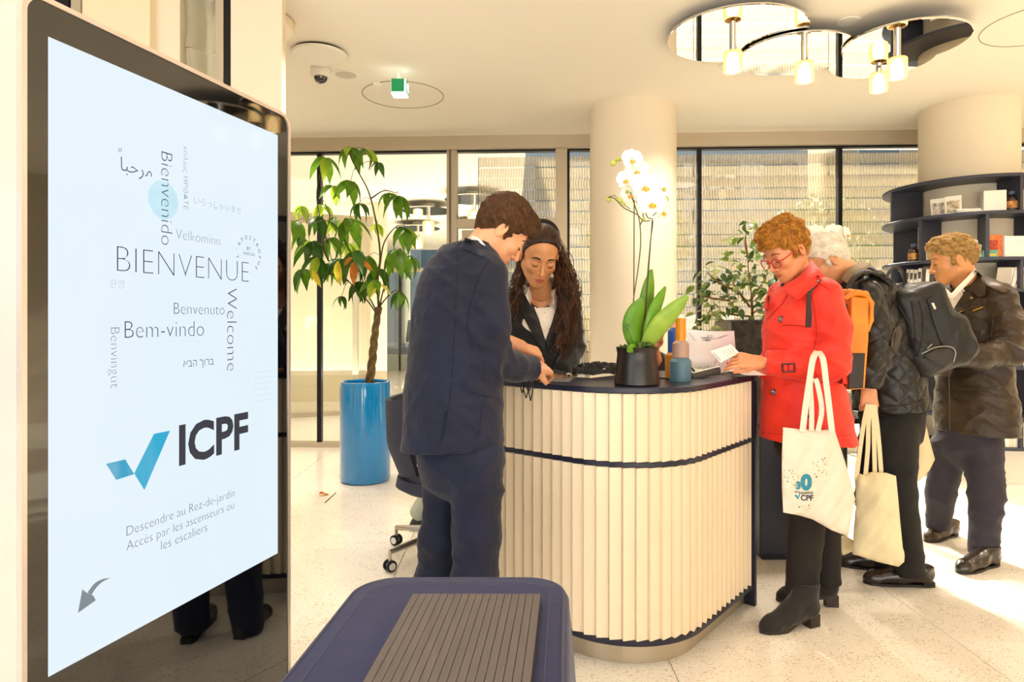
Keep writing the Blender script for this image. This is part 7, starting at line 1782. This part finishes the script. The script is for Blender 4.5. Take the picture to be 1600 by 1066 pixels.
for (a, b, c, w, g) in OL:
    pts = spline([P(a[0], a[1], 2.6+a[2]), P(b[0], b[1], 2.6+b[2]), P(c[0], c[1], 2.6+c[2])], 6); n = len(pts); vs = []; fs = []
    for i, p in enumerate(pts):
        t = i/(n-1); tg_ = (pts[min(i+1, n-1)]-pts[max(0, i-1)]).normalized(); sd = tg_.cross(Vector((0.25, -1, 0.2)).normalized()).normalized()
        ww = w*2.6/FPX*(math.sin(math.pi*(0.08+0.86*t**0.9))**0.7)*(1 if t < 0.85 else 1-(t-0.85)*2.5); up = sd.cross(tg_)
        for s_, q in ((-1, 0.22), (-0.5, 0.06), (0, 0), (0.5, 0.06), (1, 0.22)): vs.append(p+sd*(ww*s_)-up*(ww*q))
    m5 = len(vs); vs += [v+Vector((0, 0.0025, 0)) for v in vs]
    for i in range(n-1):
        for k in range(4): q = [5*i+k, 5*i+k+1, 5*i+k+6, 5*i+k+5]; fs.append(q); fs.append([z+m5 for z in q][::-1])
    for i in range(n-1): fs.append([5*i, 5*i+5, 5*i+5+m5, 5*i+m5]); fs.append([5*i+4, 5*i+4+m5, 5*i+9+m5, 5*i+9])
    newmesh('leaf', vs, fs, OG[g], ob_, True)
M_OS = mat('orchid_stem', '#5a5a28', 0.6); M_STK = mat('dark_stick', '#332a1c', 0.7)
ST_ = [[(990, 550), (989, 480), (997, 420), (1001, 380), (999, 345), (992, 322), (985, 300)], [(1003, 548), (1010, 450), (1016, 380), (1020, 345), (1012, 340), (1006, 325)], [(1016, 345), (1005, 345), (995, 335), (975, 325), (960, 310), (950, 308)], [(1000, 352), (1005, 340), (1003, 320), (1002, 300)], [(985, 285), (982, 262), (975, 250)], [(1020, 337), (1030, 330), (1040, 335)]]
mb = MB()
for s_ in ST_: mb.tube(spline([P(x, y, 2.6+0.01*math.sin(i)) for i, (x, y) in enumerate(s_)], 5), 0.0024, 6)
mb.build('flower_stem', M_OS, ob_, True)
mb = MB(); mb.tube([P(990, 550, 2.61), P(991, 300, 2.61)], 0.0022, 6); mb.tube([P(1004, 550, 2.61), P(1019, 345, 2.61)], 0.0022, 6); mb.tube(spline([P(990, 540, 2.58), P(984, 522, 2.57), P(978, 512, 2.57), P(979, 507, 2.57), P(983, 509, 2.57), P(981, 515, 2.57)], 4), 0.0012, 5); mb.build('support_sticks', M_STK, ob_, True)
M_PET = mat('white_petal', '#fbf6ea', 0.5, sss=0.15, bump=(60, 0.1)); M_LIP = mat('orchid_lip', '#e8b23a', 0.5)
def petalmesh(L, Wd, cup):
    vs = []; fs = []; n = 6
    for i in range(n+1):
        t = i/n; w = Wd*math.sin(math.pi*min(0.98, 0.06+0.86*t))**0.55
        for s_ in (-1, -0.5, 0, 0.5, 1): vs.append((L*t, w/2*s_, cup*(t*t*0.5+abs(s_)*0.25*(1-t))*L))
    for i in range(n):
        for k in range(4): fs.append([5*i+k, 5*i+5+k, 5*i+6+k, 5*i+1+k])
    me = bpy.data.meshes.new('petal'); me.from_pydata(vs, [], fs); me.shade_smooth(); me.materials.append(M_PET); return me
pB, pS = petalmesh(0.048, 0.060, 0.25), petalmesh(0.046, 0.030, 0.2)
def flower(x, y, dz, s_, nx, nz, root, roll=0.0, Z=2.57):
    c = P(x, y, Z+dz); nv = Vector((nx, -1, nz)).normalized(); M0 = frame(c, nv.orthogonal(), nv)
    # make local x point up in the flower plane
    up = Vector((0, 0, 1)); up = (up-nv*up.dot(nv)).normalized(); sd = up.cross(nv)
    M0 = Matrix((up, -sd, nv)).transposed().to_4x4(); M0 = Matrix((up, nv.cross(up), nv)).transposed().to_4x4(); M0.translation = c
    fl = MB().ball((0, 0, 0), 0.005, 8, None, 6); f_ = fl.build('flower', mat('flower_centre', '#e9d9a0', 0.5), root, True)
    f_.matrix_basis = M0 @ Matrix.Rotation(roll, 4, 'Z')
    f_.matrix_parent_inverse = root.matrix_basis.inverted()
    for (a, me, k) in ((62, pB, 1.0), (-62, pB, 1.0), (0, pS, 1.0), (128, pS, 0.95), (-128, pS, 0.95)):
        o = bpy.data.objects.new('petal', me); COL.objects.link(o); o.parent = f_; o.matrix_basis = Matrix.Rotation(math.radians(a), 4, 'Z') @ Matrix.Scale(k*s_, 4)
        o.location.z += 0.002 if me is pB else 0
    lp = MB(); lp.tube([(-0.002, 0, 0.003), (-0.012, 0, 0.014), (-0.02, 0, 0.012)], [0.005, 0.007, 0.003], 8); lp.ball((-0.010, 0.009, 0.010), (0.006, 0.003, 0.005), 8, None, 5); lp.ball((-0.010, -0.009, 0.010), (0.006, 0.003, 0.005), 8, None, 5)
    me = lp.build('lip', M_LIP, None, True); me.parent = f_; me.matrix_basis = Matrix.Scale(s_, 4)
for (x, y, dz, s_, nx, nz) in ((987, 250, 0, 0.75, 0.2, 0.1), (995, 268, 0.02, 0.8, -0.1, 0.1), (979, 281, 0.0, 0.7, -0.7, 0.0), (1007, 292, -0.01, 1.0, 0.2, 0.05), (986, 304, 0.03, 0.7, -0.6, -0.1), (1018, 318, -0.02, 1.0, 0.1, 0.1), (1035, 330, 0.03, 0.8, 0.9, -0.3), (1003, 310, 0.05, 0.7, 0.3, 0.2)):
    flower(x, y, dz, s_*1.22, nx, nz, ob_)
for (x, y, r_) in ((958, 255, 5), (966, 249, 4.2), (951, 312, 4), (968, 313, 4.5), (974, 318, 3), (1041, 311, 4.5), (1038, 296, 3.5), (1006, 342, 3), (980, 300, 3)): MB().ball(P(x, y, 2.6), (r_*2.6/FPX, r_*2.6/FPX*0.8, r_*2.6/FPX*1.0), 10, None, 8).build('flower_bud', mat('bud_green', '#b6bd52', 0.5), ob_, True)
mb = MB(); mb.tube([P(958, 255, 2.6), P(966, 249, 2.6), P(976, 252, 2.6), P(978, 258, 2.6)], 0.0015, 5); mb.tube([P(950, 308, 2.6), P(960, 305, 2.6), P(972, 318, 2.6), P(985, 327, 2.6)], 0.0015, 5); mb.tube([P(1041, 311, 2.6), P(1032, 300, 2.6), P(1028, 294, 2.6), P(1038, 296, 2.6)], 0.0015, 5); mb.build('bud_stems', M_OS, ob_, True)
# far orchid behind the white-haired man
o2 = thing('orchid', 'blown-out white orchid flowers rising behind the white-haired man', 'plant', P(1310, 560, 3.75))
MB().tube(spline([P(1318, 560, 3.75), P(1320, 450, 3.75), P(1312, 385, 3.75), P(1290, 372, 3.75), P(1268, 376, 3.75)], 5), 0.003, 6).build('flower_stem', M_OS, o2, True)
MB().tube(spline([P(1312, 390, 3.75), P(1318, 376, 3.75), P(1324, 360, 3.75)], 4), 0.003, 6).build('flower_stem', M_OS, o2, True)
for (x, y, s_, nx, nz) in ((1274, 366, 1.2, 0.1, 0.1), (1303, 366, 1.3, 0.1, 0.2), (1322, 366, 1.0, 0.9, 0.3), (1262, 374, 1.1, -0.5, 0.0), (1285, 376, 1.0, 0.0, 0.2)): flower(x, y, 0.0, s_, nx, nz, o2, Z=3.72)
zz_ = CAMH-(690-HY)*3.75/FPX
op2 = thing('side_table', 'dark side table carrying the far orchid pot behind the white-haired man', 'table', P(1318, 760, 3.85))
q = P(1318, 560, 3.75); MB().box((q.x-0.15, 3.6, 0.74), (q.x+0.15, 3.9, 0.77), None, 0.003).build('table_top', M_TOP, op2)
MB().lathe([(0.12, 0), (0.12, 0.012), (0.02, 0.02), (0.02, 0.74)], 24, (q.x, 3.75, 0)).build('pedestal', M_TOP, op2, True)
op3 = thing('orchid_pot', 'small white pot of the far orchid on the side table behind the white-haired man', 'pot', (q.x, 3.75, 0.77))
MB().lathe([(0, 0), (0.05, 0), (0.07, 0.13), (0.065, 0.13), (0.06, 0.11), (0, 0.11)], 28, (q.x, 3.75, 0.7705)).build('pot_body', M_WHITE, op3, True)
MB().tube([Vector((q.x, 3.75, 0.88)), q], 0.003, 6).build('flower_stem', M_OS, o2, True)
# stacked wooden vases
def vase(px, Z, secs, label):
    c = Vector(((px-800)*Z/FPX, Z, ZC)); t = thing('vase', label, 'vase', c); z = 0
    for (r0, r1, h, sh, m, nm) in secs:
        prof = [(0, z), (r0, z), (r0, z+h-sh), (r1, z+h), (0, z+h)]; MB().lathe(prof, 40, c).build(nm, m, t, True); z += h
k = 2.74/FPX
vase(1063.5, 2.74, [(16.5*k, 12*k, 0.098, 0.016, mat('slate_blue_wood', '#4d6c7c', 0.45, bump=(60, 0.08), stretch=(1, 1, 8)), 'base_section'), (12.8*k, 8*k, 0.070, 0.012, mat('taupe_pink_wood', '#a98876', 0.45), 'middle_section'), (7.8*k, 7.8*k, 0.092, 0.0, mat('amber_wood', '#d98a12', 0.4), 'neck_section')], 'stacked vase with slate blue base, taupe middle and amber neck on the counter')
k = 2.92/FPX
vase(1053, 2.92, [(13.5*k, 9*k, 0.11, 0.012, mat('ochre_wood', '#b77a1e', 0.45), 'base_section'), (9.5*k, 5*k, 0.108, 0.014, mat('cobalt_wood', '#2c4f9a', 0.45), 'middle_section'), (6*k, 6*k, 0.045, 0.0, mat('pink_wood', '#e0a08c', 0.45), 'neck_section')], 'stacked vase with ochre base, cobalt blue middle and pink neck behind the slate vase')
# payment terminal
tc = C(1096, 590); pt = thing('card_terminal', 'grey and white handheld card payment terminal on the counter by the vase', 'payment terminal', tc)
Mt = Matrix.Translation(tc+Vector((0, 0, 0.012))) @ Matrix.Rotation(math.radians(-150), 4, 'Z') @ Matrix.Rotation(math.radians(8), 4, 'Y')
MB().box((-0.085, -0.038, -0.008), (0.085, 0.038, 0.022), Mt, 0.009).build('body', mat('terminal_grey', '#4e4c49', 0.4), pt, True)
MB().box((-0.08, -0.034, 0.022), (0.08, 0.034, 0.027), Mt, 0.003).build('face_plate', mat('terminal_white', '#e5e0d4', 0.35), pt, True)
MB().box((0.02, -0.026, 0.027), (0.07, 0.026, 0.0285), Mt, 0.0005).build('display', mat('terminal_display', '#b9c7a8', 0.2), pt)
kme = MB().box((-0.006, -0.007, 0), (0.006, 0.007, 0.004), None, 0.001).build('key', mat('key_grey', '#8b8a86', 0.5)); kd = kme.data; bpy.data.objects.remove(kme)
for i in range(5):
    for j in range(3): link('key', kd, pt, mtx=Mt @ Matrix.Translation((-0.068+i*0.0175, -0.019+j*0.019, 0.027)))
MB().tube(spline([Mt @ Vector((0.07, -0.03, 0.03)), Mt @ Vector((0.09, -0.03, 0.05)), Mt @ Vector((0.1, 0, 0.055)), Mt @ Vector((0.09, 0.03, 0.05)), Mt @ Vector((0.07, 0.03, 0.03))], 4), 0.004, 6).build('paper_guard', M_BLACKM, pt, True)
MB().tube(spline([C(1078, 594, 0.006), C(1060, 596, 0.006), C(1040, 594, 0.006), C(1020, 592, 0.006)], 4), 0.004, 6).build('cable', M_BLACKM, pt, True)
# black case
c = C(1135, 584); t = thing('glasses_case', 'black glasses case with a red edge lying on the counter near the red sleeve', 'case', c)
F = Field(c-Vector((0.1, 0.09, 0.02)), c+Vector((0.12, 0.09, 0.06)), 0.004); F.cone(c+Vector((-0.045, 0.0, 0.018)), c+Vector((0.05, 0.03, 0.020)), 0.017, 0.022, 0.005, 'add', ((0, 0, 1), 1.1)); F.cut(c+Vector((0, 0, 0.001)), (0, 0, -1)); qmesh('shell', F.mesh(), mat('black_plastic', '#171514', 0.25, coat=0.4), t)
MB().tube([c+Vector((0.045, 0.005, 0.02)), c+Vector((0.07, 0.03, 0.022))], 0.006, 8).build('red_edge', mat('dark_red', '#6b1a18', 0.4), t, True)
# propped printed sheet
ps = thing('printed_sheet', 'large white sheet with line sketches propped behind the card terminal', 'paper', P(1110, 588, 3.02))
vs = []; n = 12
for i in range(n+1):
    u = i/n; xt = 1072+ (1147-1072)*u; xb = 1078+(1152-1078)*u; yt = 514+3*u+2*math.sin(u*3.1); yb = 588-8*u; z = 3.06+0.09*u-0.03*math.sin(u*3.14)
    vs += [P(xt, yt, z+0.05), P((xt+xb)/2, (yt+yb)/2, z+0.02), P(xb, yb, z)]
N_ = len(vs); vs += [v+Vector((0, 0.001, 0)) for v in vs]; fs = []
for i in range(n):
    for k in (0, 1): q = [3*i+k, 3*i+k+1, 3*i+4+k, 3*i+3+k]; fs.append(q); fs.append([z+N_ for z in q][::-1])
shp = newmesh('sheet', vs, fs, mat('white_paper', '#e9e6e6', 0.6), ps, True); bs = bvh_of(shp)
mb = MB()
for i in range(5): mb.tube([hit(bs, 1074+i*2, 521+i*2.6, 3.05)+Vector((0, -0.002, 0)), hit(bs, 1108, 524+i*1.8, 3.05)+Vector((0, -0.002, 0)), hit(bs, 1138-i*3, 524+i*1.0, 3.05)+Vector((0, -0.002, 0))], 0.0006, 4)
for i in range(7): mb.tube([hit(bs, 1094+i*1.8, 527+(i % 3)*2.4, 3.05)+Vector((0, -0.002, 0)), hit(bs, 1101+i*1.8, 528+(i % 3)*2.4, 3.05)+Vector((0, -0.002, 0))], 0.0009, 4)
mb.tube([hit(bs, 1114, 573, 3.05)+Vector((0, -0.002, 0)), hit(bs, 1120, 560, 3.05)+Vector((0, -0.002, 0)), hit(bs, 1122, 556, 3.05)+Vector((0, -0.002, 0))], 0.0008, 4)
mb.build('sketch_lines', M_DKP, shp)
t = thing('paper_sheet', 'white sheet lying flat under the held card beside the glasses case', 'paper', C(1130, 580)); quadprism('sheet', [C(1108, 584, 0.001), C(1122, 577, 0.004), C(1158, 575.5, 0.003), C(1150, 583, 0.001)], 0.0006, M_PAPER, t)
# lanyards: looped black straps with metal clips, each one a thing
M_LY = mat('black_ribbon', '#12100f', 0.6, sheen=0.2); 
def lanyard(c, ang, s_, seed, label, group, hang=False):
    rr = random.Random(seed); t = thing('lanyard', label, 'lanyard', c, group); pts = []
    for k in range(15):
        a = 2*math.pi*k/14; r1, r2 = 0.080*s_, 0.034*s_*(0.7+0.5*rr.random())
        x = r1*math.cos(a); y = r2*math.sin(a)*(1+0.5*math.sin(2*a+seed)); z = 0.006+0.008*abs(math.sin(a*1.5+seed))+(0.012*rr.random())
        pts.append(Vector((x*math.cos(ang)-y*math.sin(ang), x*math.sin(ang)+y*math.cos(ang), z)))
    pts[-1] = pts[0].copy()
    mb = MB(); mb.ribbon([c+p for p in spline(pts, 3)], Vector((0.25, 0.3, 0.8)), 0.016, 0.0022); st = mb.build('strap', M_LY, t, True)
    e = c+pts[0]; d = Vector((math.cos(ang), math.sin(ang), 0)); MB().tube([e, e+d*0.012+Vector((0, 0, 0.004)), e+d*0.022], [0.0035, 0.005, 0.002], 6).build('metal_clip', M_CHROME, t, True)
    return t
LL = [(918, 584, 0.3), (930, 581, -0.4), (938, 585, 0.1), (926, 588, 0.6), (945, 583, -0.2), (910, 587, 0.0), (935, 590, -0.6), (950, 588, 0.4), (922, 579, 0.9), (942, 578, -0.8), (905, 582, 0.5), (934, 586, 1.2), (915, 589, -0.5), (928, 584, 0.0), (946, 586, 0.8), (921, 586, 1.5)]
for i, (x, y, a) in enumerate(LL): lanyard(C(x, y, 0.0012*i+0.001), a, 0.95, i, 'black lanyard tangled in the heap on the counter left of the orchid pot', 'lanyards heaped on the counter')
for i, (x, y, a) in enumerate([(872, 588, 0.1), (862, 590, -0.3), (880, 586, 0.4)]): lanyard(C(x, y, 0.003*i+0.001), a, 0.8, i+30, 'black lanyard lying flat on the counter under the man\'s hands', 'lanyards under the hands')
t = thing('lanyard', 'bunch of black lanyard loops dangling over the counter edge under the navy cuff', 'lanyard', P(820, 600, 2.62)); mb = MB()
for (x, y, w_, h_, k) in ((822, 606, 7, 16, 0), (816, 600, 6, 14, 1), (829, 608, 6, 18, 2), (826, 600, 9, 12, 3)):
    pts = [P(x+w_*math.sin(a)*(0.6+0.4*math.cos(a)), y-h_*math.cos(a), 2.60-0.008*k) for a in np.linspace(0, 6.283, 25)]; mb.tube(spline(pts, 2), 0.0050, 6, flat=0.5)
mb.ribbon(spline([P(826, 592, 2.60), P(836, 586, 2.64), P(852, 582, 2.70)], 4), Vector((0, 1, 0.3)), 0.012, 0.002)
mb.build('strap', M_LY, t, True)
t = thing('badge_sleeve', 'thin stack of clear badge sleeves on the counter beneath the hands', 'badges', C(885, 592))
for i in range(4): quadprism('sleeve', [C(858+i*2, 597-i, 0.001+0.0015*i), C(890+i, 597-i, 0.001+0.0015*i), C(900+i, 591-i, 0.001+0.0015*i), C(872+i*2, 590-i, 0.001+0.0015*i)], 0.0008, mat('badge_plastic', '#8c857a', 0.2, coat=0.5), t)
# pedestrians beyond the far glass
def walker(px, py, Z, h, col, label):
    base = P(px, py, Z); base.z = 0; k = h/1.75; t = thing('person', label, 'person', base); b = A3(base)
    F = Field(b-A3((0.45, 0.4, 0.05)), b+A3((0.45, 0.4, 1.9)), 0.02); z = A3((0, 0, 1)); x = A3((1, 0, 0))
    F.cone(b+z*1.35*k, b+z*0.95*k, 0.15, 0.14, 0.05).cone(b+z*1.65*k, b+z*1.6*k, 0.09, 0.08, 0.02).cone(b+z*1.5*k, b+z*1.3*k, 0.06, 0.1, 0.04)
    for s_ in (1, -1): F.cone(b+x*0.08*s_+z*0.9*k, b+x*0.12*s_+z*0.05, 0.09, 0.05, 0.03).cone(b+x*0.18*s_+z*1.35*k, b+x*0.24*s_+z*0.85*k, 0.05, 0.04, 0.02)
    F.cut(b+z*0.001, -z); qmesh('body', F.mesh(), mat('walker_'+col, '#'+col, 0.9), t)
walker(665, 560, 15.2, 1.72, '4a4c50', 'distant pedestrian in grey beyond the far glass, right of the planter tree')
walker(652, 560, 16.2, 1.65, '5e6468', 'distant pedestrian in pale grey beside the tree stem, beyond the far glass')
walker(932, 560, 9.6, 1.75, '4c463c', 'dim standing figure behind the pleated screen, left of the middle column')
